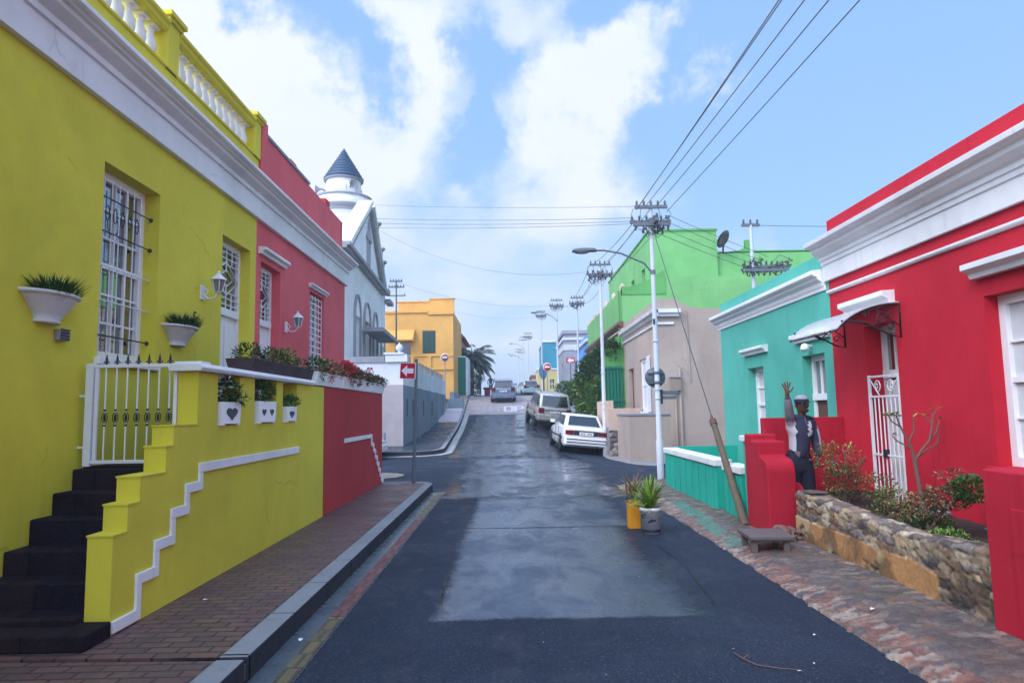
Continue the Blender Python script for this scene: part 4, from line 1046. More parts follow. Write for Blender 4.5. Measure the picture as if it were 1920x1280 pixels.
mb = MB(); mb.box(xg-.025, xg+.02, 8.42, 8.50, .95, 1.05); mb.build('lock_box', 'iron_dark', g)
# canopy
c = thing('door_canopy', 'curved pale canopy on dark scroll brackets over the red house door', 'canopy', (RX, 8.6, 2.7))
prof = [(RX-.02-.74*math.sin(t)/math.sin(1.05), 2.80-.30*(1-math.cos(t))/(1-math.cos(1.05))) for t in np.linspace(0, 1.05, 12)]
mb = MB(); o = [(x, z) for x, z in prof]+[(x, z-.012) for x, z in reversed(prof)]; mb.prism(o, 'y', 7.92, 9.30); sheet_ = mb.build('canopy_sheet', 'polycarbonate', c)
mb = MB()
for yy in (7.94, 9.28):
    mb.tube([(x, yy, z-.025) for x, z in prof], .014, 6); mb.tube([(RX-.10, yy, 2.70), (RX-.34, yy, 2.50), (RX-.60, yy, 2.63)], .009, 5); mb.tube([(RX-.02, yy, 2.52), (RX-.3, yy, 2.72)], .009, 5)
    mb.tube([(RX-.01, yy, 2.78), (RX-.01, yy, 2.38), (RX-.12, yy, 2.40), (RX-.42, yy, 2.56), (RX-.70, yy, 2.58)], .012, 6)
    for (cx_, cz, r0) in ((RX-.22, 2.60, .09), (RX-.42, 2.66, .05), (RX-.12, 2.50, .05)):
        mb.tube([(cx_+(r0*(1-t/9))*math.cos(t), yy, cz+(r0*(1-t/9))*math.sin(t)) for t in np.linspace(0, 7, 18)], .008, 5)
for k in (3, 7, 11): x, z = prof[k]; mb.tube([(x, 7.94, z-.03), (x, 9.28, z-.03)], .010, 5)
mb.build('bracket', 'iron_dark', c)

# low crimson wall at the right edge
t = thing('low_wall', 'thick low crimson wall beside the stone planter at the right edge', 'wall', (3.3, 3, 0))
mb = MB(); mb.prism([(-5, 0), (4.87, 0), (4.87, 1.14), (-5, 1.14)], 'x', 3.31, 3.62); mb.box(3.62, RX, 4.62, 4.86, 0, 1.0)
mb.build('wall', 'crimson_porch', t, bevel=.015)
mb = MB(); mb.box(3.295, 3.31, -5, 4.60, 0, .90); mb.build('plinth', 'crimson_porch', t, bevel=.006)
# stepped crimson stair wall
t = thing('stair_wall', 'stepped crimson wall with rounded shoulders beside the waving person', 'wall', (3.3, 8.8, 0))
mb = MB(); XA, XB = 3.12, 3.47
mb.prism([(8.44, 0), (9.22, 0), (9.22, 1.24), (8.98, 1.24), (8.98, 1.16), (8.70, 1.16), (8.70, .98)]+[(8.70-.10-.16*math.sin(a), .80+.16*math.cos(a)+.0) for a in np.linspace(0, math.pi/2, 7)], 'x', XA, XB)
mb.build('wall', 'crimson_porch', t, bevel=.02)
mb = MB(); mb.prism([(XB, 0), (3.59, 0), (3.585, .60), (3.54, .66), (XB, .68)], 'y', 8.50, 9.2); mb.build('buttress', 'crimson_porch', t, bevel=.015)
t = thing('party_wall', 'crimson wall running back to the house behind the waving person', 'wall', (4, 9.5, 0))
mb = MB(); mb.box(3.50, RX, 9.48, 9.64, 0, 1.44); mb.build('wall', 'crimson_porch', t, bevel=.01)
st2 = thing('doorstep', 'dark paved step up to the red house door behind the planter', 'step', (4.1, 8.9, 0))
mb = MB(); mb.box(3.95, RX-.002, 8.30, 9.47, 0, .28); mb.box(4.3, RX-.004, 8.06, 8.28, 0, .40); mb.build('steps', 'dark_concrete', st2, bevel=.01)

# rubble planter wall -------------------------------------------------
pl_ = thing('stone_planter', 'rubble stone planter wall with ochre plaster along its foot', 'planter', (3.4, 6.6, 0))
def ptop(v): return np.interp(v, [4.95, 5.3, 6.0, 6.6, 7.2, 8.25], [.56, .52, .48, .50, .53, .585])
# one strip wraps: street face, top, soil-side; then the far end
def rubble(us, vs, mapf, seed, name, ochre=True):
    UU, VV = np.meshgrid(us, vs)
    f1, f2, h = voro(UU+.03*(vnoise(UU*9, VV*9, seed)-.5)+.02*(vnoise(UU*25, VV*25, seed+4)-.5), VV+.05*(vnoise(UU*9, VV*9, seed+1)-.5), .20, .072, seed)
    b = np.clip((f2-f1)/.13, 0, 1); b = b*b*(3-2*b)
    C = pick([(.26, .17, .11), (.13, .095, .08), (.42, .30, .18), (.07, .055, .055), (.30, .22, .15), (.50, .41, .29), (.18, .11, .07), (.20, .16, .15)], h)
    C = C*(.45+1.0*vnoise(UU*14, VV*14, seed+3)[..., None]); mort = np.array((.085, .07, .062))+np.array((.27, .23, .17))*np.clip((vnoise(UU*6, VV*6, seed+31)-.48)*5, 0, 1)[..., None]
    C = mort+(C-mort)*b[..., None]
    disp = b*.010+.016*h*b+.034*(vnoise(UU*16, VV*16, seed+7)-.5)
    if ochre:
        line = .30+.07*(vnoise(UU*2.2, UU*0+2, 9)-.5)-.12*np.clip((5.9-UU)/.8, 0, 1)
        m = (VV < line) & (vnoise(UU*3.1, VV*4, 71) > .27) & (UU > 5.55)
        oc = np.array((.50, .25, .09))*(.55+.85*vnoise(UU*4, VV*6, 13, 5)[..., None])
        pale = np.clip((vnoise(UU*5, VV*5, 55)-.55)*5, 0, 1)[..., None]; oc = oc*(1-pale)+np.array((.50, .40, .22))*pale
        C = np.where(m[..., None], oc, C); disp = np.where(m, .028+.006*vnoise(UU*20, VV*20, 3), disp)
        damp = np.clip((vnoise(UU*3.5, VV*3, 91)-.46)*5, 0, .85)*(VV < .32); C = C*(1-.7*damp[..., None])
    P = mapf(UU, VV, disp)
    return grid_mesh(name, P, C, 'rubble', parent=pl_)
us = np.arange(4.86, 8.255, .013)
def face(u, v, d):
    # v 0..~.58 up the face, then over the top (0.2 m), then down behind
    t = ptop(u); x = np.where(v < t, 3.385-d, np.where(v < t+.22, 3.385+(v-t), 3.605+d*0)); z = np.where(v < t, v, np.where(v < t+.22, t+d*.8+.012*np.sin((v-t)*14), t-(v-t-.22)))
    x = x+.03*(vnoise(u*1.3, v*0, 5)-.5)
    return np.stack([x, u, z], -1)
rubble(us, np.arange(0, .96, .014), face, 5, 'street_face')
def endf(u, v, d): return np.stack([3.385+u, 8.25+d, np.minimum(v, .585)], -1)
rubble(np.arange(0, 1.2, .02), np.arange(0, .59, .02), endf, 17, 'end_face', False)
mb = MB(); mb.box(3.42, 3.58, 4.96, 8.22, 0, .44); mb.build('core', 'dark_concrete', pl_)
us_ = np.arange(3.56, RX, .05); vs_ = np.arange(4.94, 8.26, .05); UU, VV = np.meshgrid(us_, vs_)
Zs = .36+.07*vnoise(UU*3, VV*3, 8)+.02*vnoise(UU*15, VV*15, 3)+.06*np.clip((VV-6.5), 0, 1)
mb = MB(); mb.add(np.stack([UU, VV, Zs], -1).reshape(-1, 3).tolist(), [(j*len(us_)+i, j*len(us_)+i+1, (j+1)*len(us_)+i+1, (j+1)*len(us_)+i) for j in range(len(vs_)-1) for i in range(len(us_)-1)], 0, True)
mb.build('soil', 'soil', pl_, recalc=False)
mb = MB(); mb.box(RX-.13, RX-.001, 4.95, 8.0, .3, .415); mb.build('inner_ledge', 'concrete', pl_, bevel=.01)
for k in range(5):
    mb = MB(); mb.box(-.19, .19, -.10, .10, 0, .025, T=Matrix.Translation((3.50+.03*(k % 2), 8.05-.42*k*1.0, ptop(8.05-.42*k)+.018)) @ Matrix.Rotation(1.5+.2*(k % 3), 4, 'Z') @ Matrix.Rotation(.06, 4, 'Y'))
    if k == 0: mb.build('cap_slab', 'bench_wood', pl_, bevel=.008)

# ---- teal house
th = thing('teal_house', 'turquoise plastered house with white cornice next to the red house', 'house', (RX, 12, 0))
mb = MB(); wallgrid(mb, 'x', RX, RX+.32, 9.66, 14.74, 0, 3.5, [(12.36, 13.16, .95, 2.33), (9.93, 10.70, .42, 2.37)])
mb.box(RX+.32, 12, 9.67, 14.74, 0, 3.4); mb.build('wall', 'teal', th)
mb = MB(); mb.box(RX+.02, RX+.30, 9.67, 14.74, 3.55, 3.83); mb.build('parapet', 'teal', th, bevel=.01)
TPROF = [(0, 3.26), (.025, 3.26), (.03, 3.30), (.05, 3.33), (.06, 3.38), (.12, 3.42), (.13, 3.455), (.17, 3.465), (.20, 3.49), (.20, 3.55), (0, 3.57)]
cornice('cornice', 'white', RX, -1, 9.74, 14.90, TPROF, th)
mb = MB()
for k in range(5): x0, z0 = TPROF[k+4]; 
mb.box(RX, RX+.6, 14.74, 14.9, 3.43, 3.56); mb.build('cornice_return', 'white', th, bevel=.01)
sash(th, RX, -1, 12.36, 13.16, .95, 2.33, 2, 4, fw=.07, rec=.14, glass='curtain', sill=False)
xw = RX+.14
mb = MB(); mb.box(xw, xw+.07, 9.93, 10.01, .42, 2.37); mb.box(xw, xw+.07, 10.62, 10.70, .42, 2.37); mb.box(xw, xw+.07, 10.01, 10.62, 2.28, 2.37); mb.box(xw-.03, xw+.07, 9.98, 10.66, 1.68, 1.78)
mb.box(xw+.01, xw+.05, 10.20, 10.23, 1.78, 2.28); mb.box(xw+.01, xw+.05, 10.40, 10.43, 1.78, 2.28); d2 = mb.build('door', 'frame', th, bevel=.004)
mb = MB(); mb.box(xw+.04, xw+.05, 10.01, 10.62, 1.78, 2.28); mb.build('pane', 'glass_pale', d2)
mb = MB(); mb.box(xw+.03, xw+.06, 10.01, 10.62, .42, 1.68); mb.build('door_leaf', 'rust', d2)
hood(th, RX, -1, 12.08, 13.26, 2.57, 2.69, .13); hood(th, RX, -1, 9.70, 10.86, 2.58, 2.71, .13)
l = thing('porch_light', 'small white bell-shaped light under the hood over the teal house door', 'lamp', (RX, 10.3, 2.48))
mb = MB(); mb.tube([(RX, 10.32, 2.50), (RX-.10, 10.32, 2.52)], .015, 6); mb.lathe([(.02, .04), (.05, .02), (.075, -.05), (.06, -.06)], (RX-.11, 10.32, 2.50), 10); mb.build('fitting', 'plastic_white', l)
mb = MB(); mb.sphere((RX-.11, 10.32, 2.44), .032, 8, 6); mb.build('bulb', 'sign_white', l)

# teal yard walls
def yardwall(y0, y1, x0, x1, h, label):
    t = thing('yard_wall', label, 'wall', (x0, (y0+y1)/2, 0)); mb = MB(); mb.box(x0, x1, y0, y1, 0, h-.10)
    y = y0+.15
    while y < y1-.1: mb.box(x0-.012, x0, y, y+.03, .0, h-.13); y += .42
    mb.build('wall', 'teal_fence', t, bevel=.006)
    m2 = MB(); m2.box(x0-.03, x1+.03, y0-.02, y1+.02, h-.10, h); m2.build('coping', 'white', t, bevel=.012); return t
yardwall(10.62, 14.10, 3.14, 3.36, .80, 'longer low teal yard wall with thick white coping behind the street lamp')
yardwall(9.58, 10.36, 3.18, 3.38, .77, 'short low teal wall piece with white coping behind the leaning guy post')
t = thing('yard_wall', 'darker teal wall at the far end of the yard, seen over the white coping', 'wall', (4, 14.1, 0))
mb = MB(); mb.box(3.361, RX, 14.0, 14.12, 0, .82); mb.build('wall', 'teal_fence', t)
t = thing('gate_pier', 'teal pier with white cap against the stepped crimson wall', 'pier', (3.3, 9.4, 0))
mb = MB(); mb.box(3.19, 3.50, 9.24, 9.46, 0, 1.13); mb.build('shaft', 'teal_fence', t); mb = MB(); mb.box(3.15, 3.49, 9.235, 9.52, 1.13, 1.21); mb.build('cap', 'white', t, bevel=.012)

# ---- tan house across the side road
tn = thing('tan_house', 'tan corner house with white cornice below the tall green house', 'house', (RX, 24, 0))
mb = MB(); wallgrid(mb, 'x', RX, RX+.3, 21.0, 27.3, -.1, 4.75, [(22.75, 24.1, 1.5, 3.3), (25.35, 26.3, .3, 3.1)])
mb.prism([(RX+.3, -.1), (13, -.1), (13, 4.66), (6.0, 4.66), (5.65, 4.72), (5.40, 4.84), (5.15, 4.98), (RX+.3, 4.98)], 'y', 21.0, 27.28)
mb.box(RX, RX+.3, 21.0, 27.28, 4.75, 4.98); mb.build('wall', 'tan', tn)
cornice('cornice', 'white_aged', RX, -1, 20.8, 27.3, [(0, 4.42), (.06, 4.43), (.10, 4.50), (.20, 4.53), (.22, 4.64), (0, 4.68)], tn)
cornice('string_course', 'white_aged', RX, -1, 20.94, 27.3, [(0, 4.18), (.05, 4.18), (.06, 4.25), (0, 4.26)], tn)
mb = MB(); mb.box(RX-.18, 5.30, 20.80, 20.998, 4.52, 4.64); mb.box(RX-.1, 5.26, 20.88, 20.999, 4.42, 4.519); mb.box(RX-.05, 5.1, 20.94, 20.998, 4.17, 4.25); mb.build('cornice_return', 'white', tn, bevel=.01)
w = sash(tn, RX, -1, 22.75, 24.1, 1.5, 3.3, 2, 2, fw=.1, rec=.06, glass='curtain')
mb = MB(); [mb.box(RX-.04, RX, 22.2, 22.74, 1.5+.09*i, 1.56+.09*i) for i in range(20)]; mb.box(RX-.03, RX, 22.2, 22.74, 1.48, 3.32); mb.build('shutter', 'frame', tn)
mb = MB(); mb.box(RX+.12, RX+.17, 25.35, 26.3, .3, 3.1); mb.build('door', 'door_brown', tn)
mb = MB(); mb.tube([(RX+.62, 20.94, -.1), (RX+.62, 20.94, 2.8)], .04, 8); mb.tube([(RX+.47, 20.96, -.1), (RX+.47, 20.96, 2.0)], .03, 8); mb.tube([(RX+.9, 20.97, 4.6), (RX+.95, 20.97, 2.4)], .02, 6); mb.build('drain_pipe', 'tan', tn)
t = thing('meter_box', 'tan electricity box on the side wall of the tan house', 'box', (5.1, 20.9, 2.2))
mb = MB(); mb.box(4.93, 5.22, 20.82, 20.999, 2.12, 2.52); mb.build('cabinet', 'wood_tan', t, bevel=.012); mb = MB(); mb.box(4.90, 5.25, 20.79, 20.999, 2.52, 2.56); mb.build('lid', 'stone_trim', t)
t = thing('front_wall', 'low tan garden wall with dark coping beside the white lamp post', 'wall', (3.5, 20, 0))
mb = MB(); mb.box(3.42, RX, 19.72, 19.95, -.1, 1.40); mb.box(3.42, 3.62, 19.95, 22.0, -.1, 1.40); mb.build('wall', 'tan', t); mb = MB(); mb.box(3.39, RX, 19.69, 19.98, 1.401, 1.47); mb.box(3.39, 3.65, 19.98, 22.0, 1.401, 1.47); mb.build('coping', 'stone_trim', t, bevel=.01)
t = thing('front_wall', 'low peach wall on a rubble base between the two white poles', 'wall', (3.6, 24, 0))
mb = MB(); mb.box(3.45, RX, 24.0, 24.25, .86, 1.62); mb.box(3.45, 3.65, 24.25, 27.3, .95, 1.9); mb.build('wall', 'peach', t, bevel=.01)
mb = MB(); mb.box(3.45, RX, 24.02, 24.25, -.1, .855); mb.box(3.46, 3.65, 24.25, 27.3, -.1, .945); mb.build('base', 'concrete', t)
UU, VV = np.meshgrid(np.arange(3.43, RX, .04), np.arange(-.12, .88, .04)); f1, f2, h = voro(UU, VV, .22, .2, 3); b = np.clip((f2-f1)/.25, 0, 1)
C = pick([(.20, .14, .12), (.30, .22, .18), (.12, .10, .10), (.38, .30, .25)], h)*(.25+.75*b[..., None])
grid_mesh('rubble_face', np.stack([UU, 23.99-b*.05, VV], -1), C, 'rubble', parent=t)

# ---- green house
gh = thing('green_house', 'tall bright green two-storey house rising behind the tan house', 'house', (RX, 33, 0))
mb = MB(); wallgrid(mb, 'x', RX, RX+.3, 27.3, 39.8, 0, 6.45, [(29.0, 30.2, .6, 3.2), (32.5, 34, 1.6, 3.3), (36, 37.5, 1.6, 3.3)])
mb.box(RX+.3, 14, 27.31, 39.8, 0, 6.4)
mb.build('wall', 'green', gh)
# swept-up gable parapet facing the side road
pts = [(RX, 6.2), (RX, 6.55)]+[(RX+.15+1.55*i/10, 6.50+.06*i/10+.62*(1-math.cos(math.pi*i/10*.5))) for i in range(11)]+[(6.36, 7.16), (6.36, 6.2)]
mb = MB(); mb.prism(pts, 'y', 27.27, 27.55); mb.build('gable_parapet', 'green_right', gh)
mb = MB(); mb.box(6.365, 14, 27.32, 29.99, 6.2, 6.9); mb.build('terrace', 'green', gh)
up_ = MB(); wallgrid(up_, 'x', 6.35, 6.65, 30.0, 42.6, 6.3, 9.5, [(31.2, 32.0, 7.35, 8.1), (33.9, 34.8, 7.3, 8.1)]); up_.box(6.65, 9.38, 30.0, 42.6, 6.3, 9.5)
up_.box(9.38, 14, 30.2, 42, 6.3, 8.55)
uo = up_.build('upper_storey', 'green', gh)
mb = MB(); mb.box(6.30, 9.42, 29.94, 42.6, 9.5, 9.58); mb.build('roof_edge', 'green_right', uo); mb = MB(); mb.box(6.50, 6.55, 31.2, 32.0, 7.35, 8.1); mb.box(6.50, 6.55, 33.9, 34.8, 7.3, 8.1); mb.build('pane', 'glass', uo)
mb = MB(); mb.prism([(9.4, 8.55), (9.9, 8.56), (10.4, 8.62), (10.75, 8.75), (10.75, 9.1), (11.1, 9.1), (11.1, 8.62), (13.9, 8.6), (13.9, 8.5), (9.4, 8.5)], 'y', 30.2, 30.45); mb.build('swept_parapet', 'green_right', uo)
mb = MB(); mb.prism([(RX, 4.85), (RX-.12, 4.88), (RX-.22, 4.98), (RX-.22, 5.08), (RX, 5.12)], 'y', 27.2, 39.8); mb.build('string_course', 'door_brown', gh)
mb = MB(); mb.prism([(RX, 4.72), (RX-.08, 4.74), (RX-.08, 4.82), (RX, 4.84)], 'y', 27.2, 39.8); mb.build('string_moulding', 'peach', gh)
mb = MB(); mb.tube([(RX-.1, 27.6, 6.4), (RX-.1, 27.6, .3)], .04, 8); mb.build('drain_pipe', 'green_right', gh)
mb = MB(); mb.box(RX-.9, RX, 27.32, 27.52, 0, 4.0); mb.build('porch_side', 'green_right', gh)
for i in range(6):
    y = 28.0+2.3*i; mb = MB(); mb.lathe([(.12, 0), (.16, .05), (.10, .10), (.14, .22), (.02, .34)], (RX+.15, y, 6.45), 8); mb.build('finial', 'peach', gh)
for (a, b, c_, d_) in ((29.0, 30.2, .6, 3.2), (32.5, 34, 1.6, 3.3), (36, 37.5, 1.6, 3.3)):
    mb = MB(); mb.box(RX+.15, RX+.18, a, b, c_, d_); mb.build('pane', 'glass', gh)
t = thing('satellite_dish', 'dark satellite dish at the top corner of the green house', 'dish', (9.6, 29.9, 8.9))
mb = MB(); T = Matrix.Rotation(math.radians(-70), 4, 'Y') @ Matrix.Rotation(.3, 4, 'X')
mb.lathe([(.001, 0), (.16, .02), (.30, .07), (.42, .15), (.42, .165), (.30, .09), (.16, .04), (.001, .02)], (9.75, 29.85, 9.0), 18, T=T); mb.build('dish', 'car_black', t)
mb = MB(); mb.tube([(9.75, 29.9, 9.0), (9.7, 30.1, 8.8), (9.7, 30.2, 8.5)], .04, 6); mb.tube([(9.7, 29.85, 8.85), (9.45, 29.7, 8.7), (9.3, 29.7, 9.0)], .018, 5); mb.build('bracket', 'iron_dark', t)

# ---- far right houses up the hill
def far_house(name, label, mat, x0, x1, y0, y1, z0, z1, band=None, wins=(), parts=None):
    t = thing(name, label, 'house', (x0, y0, z0)); mb = MB()
    sw = [w for w in wins if w[0] == 's']; fw_ = [w for w in wins if w[0] == 'f']
    right = x0 > 0; xf = x0 if right else x1; xb = xf+.3 if right else xf-.3
    wallgrid(mb, 'x', xf, xb, y0, y1, z0, z1, [w[1:] for w in sw]); wallgrid(mb, 'y', y0, y0+.3, min(x0, x1) if not right else xb, x1 if right else xb, z0, z1, [w[1:] for w in fw_])
    mb.box(xb if right else x0, x1 if right else xb, y0+.3, y1, z0, z1-.1); mb.build('wall', mat, t)
    for w in fw_:
        g = MB(); g.box(w[1], w[2], y0+.12, y0+.15, w[3], w[4]); f = g.build('window', 'glass', t)
        s = MB(); xm = (w[1]+w[2])/2; s.box(xm-.03, xm+.03, y0+.07, y0+.118, w[3], w[4]); zm_ = (w[3]+w[4])/2; s.box(w[1], w[2], y0+.072, y0+.117, zm_-.03, zm_+.03); s.build('mullion', 'frame', f)
    for w in sw:
        g = MB(); g.box(xf+(.12 if right else -.15), xf+(.15 if right else -.12), w[1], w[2], w[3], w[4]); g.build('window', 'glass', t)
    if band:
        for (za, zb, out, bm2) in band:
            b = MB(); b.box(x0-out, x1+out, y0-out, y1+out, za, zb); b.build('cornice', bm2, t, bevel=.02)
    return t
far_house('blue_house', 'bright blue house between the green house and the grey house', 'blue', RX, 12, 39.85, 46.5, .5, 6.0, [(5.55, 5.75, .12, 'white_aged')], [('s', 41, 42, 3.4, 4.8), ('s', 43.6, 44.6, 3.4, 4.8)])
far_house('grey_house', 'grey house with a pale banded parapet up the hill on the right', 'grey_house', 4.35, 11, 54, 62, 2, 7.9, [(6.3, 6.75, .06, 'white_aged'), (7.1, 7.3, .1, 'parapet'), (7.6, 7.9, .12, 'grey_house')], [('f', 5.2, 6.2, 3.6, 5.4), ('s', 56, 57, 3.8, 5.4)])
far_house('petrol_house', 'dark teal block house at the top of the street beyond the grey house', 'petrol', 3.6, 9, 72, 82, 2, 8.9, [(8.75, 8.95, .1, 'white_aged')], [('f', 4.2, 4.9, 4.0, 6.0), ('s', 74, 76, 4, 6)])
far_house('cream_house', 'small cream yellow house behind the road signs at the crest', 'cream', 2.75, 6.5, 66.5, 71.5, 2, 5.6, [(5.5, 5.66, .08, 'white')], [('f', 3.9, 4.3, 3.7, 4.6)])
far_house('salmon_house', 'tiny salmon house with a red roof far down beyond the crest', 'salmon', 3.0, 7, 92, 100, 1, 6.2, [(6.0, 6.35, .2, 'roof_red')], [('f', 4, 5, 3.6, 5)])
# ================================================================ MOSQUE AND THE LEFT SIDE BEYOND THE CROSSING
tag(MB().box(-30, -4.35, 26.3, 47.8, 0, 2.5).build('raised_ground', 'concrete'), kind='structure')
# retaining wall: grey below, pale above; short face to the side road, long street face, its shade put into a darker bluer colour
rt = thing('retaining_wall', 'long grey and white retaining wall below the white mosque', 'wall', (-4.05, 30, 0))
mb = MB(); mb.box(-12, -4.053, 25.95, 26.3, -.1, 2.66); mb.build('lower_wall', 'grey_wall', rt)
mb = MB(); mb.box(-4.35, -4.05, 25.953, 43.0, -.1, 2.655); mb.build('street_wall', 'slate_and_shade', rt)
mb = MB(); mb.box(-12, -4.052, 25.955, 26.28, 2.66, 3.52); mb.box(-4.33, -4.055, 26.28, 43.0, 2.656, 3.50); mb.build('parapet', 'parapet', rt)
mb = MB(); mb.box(-12, -4.75, 25.90, 26.34, 3.52, 3.75); mb.build('coping', 'stone_trim', rt)
for y in (30.4, 34.0, 37.6, 41.2):
    mb = MB(); mb.box(-4.05, -3.97, y-.25, y+.25, -.1, 2.655); mb.build('pilaster', 'slate_and_shade', rt)
for y in (26.9, 28.5, 32, 35.5):
    mb = MB(); mb.box(-4.051, -4.03, y-.10, y+.10, 1.45, 2.15); mb.build('slit', 'iron_dark', rt)
for i, y in enumerate(frange(31, 42, 1.1)):
    mb = MB(); mb.box(-4.30, -4.08, y-.09, y+.09, 3.50, 3.78); mb.box(-4.33, -4.05, y-.12, y+.12, 3.78, 3.84); mb.build('merlon', 'grey_wall' if i % 2 else 'peach', rt)

t = thing('urn_pier', 'white pier topped with a round ball finial at the wall corner', 'pier', (-4.4, 26.1, 3.5))
mb = MB(); mb.box(-4.72, -3.88+.0, 25.86, 26.4, 3.521, 3.80); mb.box(-4.78, -4.02, 25.82, 26.44, 3.80, 3.88); mb.build('pier', 'parapet', t, bevel=.01)
mb = MB(); mb.lathe([(.10, 3.88), (.06, 3.92), (.06, 3.95), (.12, 3.99), (.15, 4.07), (.13, 4.15), (.07, 4.20), (.03, 4.23), (.035, 4.26), (.002, 4.29)], (-4.22, 26.12, 0), 12); mb.build('ball_finial', 'parapet', t)
mb = MB()
def crest(x, y): return zr(y)
t = thing('boundary_wall', 'low dark slate wall at the top of the pink pavement', 'wall', (-3.6, 43.8, 1.6))
mb = MB(); mb.box(-4.0, -2.98, 43.9, 44.2, 1.5, 2.45); mb.box(-3.9, -3.6, 44.2, 49, 1.8, 2.9); mb.build('wall', 'slate_and_shade', t, bevel=.02)

# mosque, turned a little from the street line; local frame: y along the facade, +x toward the street
MO = Matrix.Translation((-6.5, 27, 0)) @ Matrix.Rotation(math.atan(.0445), 4, 'Z')
def mloc(*p): return tuple(MO @ Vector(p))
def TM(mb): mb.v = [mloc(*p) for p in mb.v]; return mb
mq = thing('mosque', 'white mosque with a tall gable, arched openings and grey mouldings', 'mosque', mloc(0, 5, 2.5))
mb = MB(); wallgrid(mb, 'x', 0, -.4, -1, 11.35, 2.45, 8.2, [(1.75, 3.05, 2.5, 5.8), (4.15, 5.75, 2.5, 5.9), (6.8, 8.1, 2.5, 5.75), (9.55, 10.75, 2.5, 5.2)])
mb.box(-.4, -9, -1, 11.35, 2.45, 8.15)
mb.prism([(.3, 8.2), (10.6, 8.2), (10.2, 8.5), (5.9, 11.6), (5.2, 11.6), (.2, 8.4)], 'x', -.02, -.45)
TM(mb).build('wall', 'mosque', mq)
mb = MB()   # arch heads filled above the springing
def archring(mb, y0, y1, zs, za, w, x0=.0, x1=.10, foot=2.6):
    ym = (y0+y1)/2; hw = (y1-y0)/2; outer = []; inner = []
    for i in range(13):
        t = math.pi*i/12; outer.append((ym-(hw+w)*math.cos(t), zs+(za-zs+w)*math.sin(t))); inner.append((ym-hw*math.cos(t), zs+(za-zs)*math.sin(t)))
    outer = [(y0-w, foot)]+outer+[(y1+w, foot)]; inner = [(y0, foot)]+inner+[(y1, foot)]
    for i in range(len(outer)-1): mb.prism([outer[i], outer[i+1], inner[i+1], inner[i]], 'x', x0, x1)
for (a, b, zs, za) in ((1.75, 3.05, 5.75, 6.65), (4.15, 5.75, 5.8, 6.7), (6.8, 8.1, 5.7, 6.6), (9.55, 10.75, 5.15, 6.0)): archring(mb, a, b, zs, za, .11)
TM(mb).build('arch_moulding', 'stone_trim', mq)
for (a, b, zs, za) in ((1.75, 3.05, 5.8, 6.65), (4.15, 5.75, 5.9, 6.7), (6.8, 8.1, 5.75, 6.6), (9.55, 10.75, 5.2, 6.0)):
    mb = MB(); ym = (a+b)/2; hw = (b-a)/2; mb.prism([(ym-hw*math.cos(math.pi*i/10), zs+(za-zs)*math.sin(math.pi*i/10)) for i in range(11)], 'x', .004, .03)
    TM(mb).build('arch_panel', 'mosque', mq)
mb = MB()
for (a, b, zt) in ((1.75, 3.05, 5.8), (4.15, 5.75, 5.9), (6.8, 8.1, 5.75), (9.55, 10.75, 5.2)): mb.box(-.25, -.30, a, b, 2.5, zt)
TM(mb).build('pane', 'glass', mq)
mb = MB()
for (a, b, zt) in ((1.75, 3.05, 5.8), (6.8, 8.1, 5.75), (9.55, 10.75, 5.2)):
    ym = (a+b)/2; mb.box(-.24, -.18, ym-.04, ym+.04, 2.5, zt); [mb.box(-.24, -.185, a, b, z-.03, z+.03) for z in (3.4, 4.3, 5.1)]
TM(mb).build('mullion', 'frame', mq)
mb = MB(); mb.box(0, .22, -1, 10.15, 8.02, 8.12); mb.box(0, .34, -1, 10.25, 8.12, 8.28); TM(mb).build('string_course', 'stone_trim', mq, bevel=.02)
mb = MB()   # raking copings
for (a, b) in (((-.15, 8.32), (5.35, 11.68)), ((10.3, 8.28), (5.75, 11.68))):
    dy, dz = b[0]-a[0], b[1]-a[1]; l = math.hypot(dy, dz); ny_, nz_ = -dz/l, dy/l
    if nz_ < 0: ny_, nz_ = -ny_, -nz_
    mb.prism([a, b, (b[0]+ny_*.22, b[1]+nz_*.22), (a[0]+ny_*.22, a[1]+nz_*.22)], 'x', -.45, .26)
TM(mb).build('raking_coping', 'mosque', mq, bevel=.02)
mb = MB()
for (a, b) in (((-.0, 8.25), (5.45, 11.6)), ((10.15, 8.2), (5.65, 11.6))):
    dy, dz = b[0]-a[0], b[1]-a[1]; l = math.hypot(dy, dz); ny_, nz_ = dz/l, -dy/l
    if nz_ > 0: ny_, nz_ = -ny_, -nz_
    mb.prism([a, b, (b[0]+ny_*.14, b[1]+nz_*.14), (a[0]+ny_*.14, a[1]+nz_*.14)], 'x', 0, .16)
TM(mb).build('raking_moulding', 'stone_trim', mq)
mb = MB(); mb.box(-.02, .05, 5.05, 5.20, 8.7, 9.9); mb.box(-.02, .05, 5.75, 5.90, 8.7, 9.9); mb.box(-.02, .055, 5.20, 5.75, 8.7, 9.7); mb.box(0, .08, 4.8, 6.1, 9.9, 10.05); mb.prism([(4.9, 10.05), (6.0, 10.05), (5.6, 10.4), (5.45, 11.0), (5.3, 10.4)], 'x', 0, .08)
TM(mb).build('gable_window', 'grey_house', mq)
mb = MB(); mb.prism([(3.5, 5.25), (8.7, 5.25), (8.7, 5.45), (3.5, 5.45)], 'x', .1, 1.0); TM(mb).build('door_canopy', 'stone_trim', mq, bevel=.02)
mb = MB(); mb.box(.02, .30, 10.5, 11.36, 8.2, 8.5); mb.box(.0, .35, 11.0, 12.4, 7.75, 7.98); TM(mb).build('corner_block', 'stone_trim', mq, bevel=.02)
mb = MB(); mb.box(-.3, -9, 11.35, 12.4, 2.45, 7.75); TM(mb).build('side_bay', 'mosque', mq)
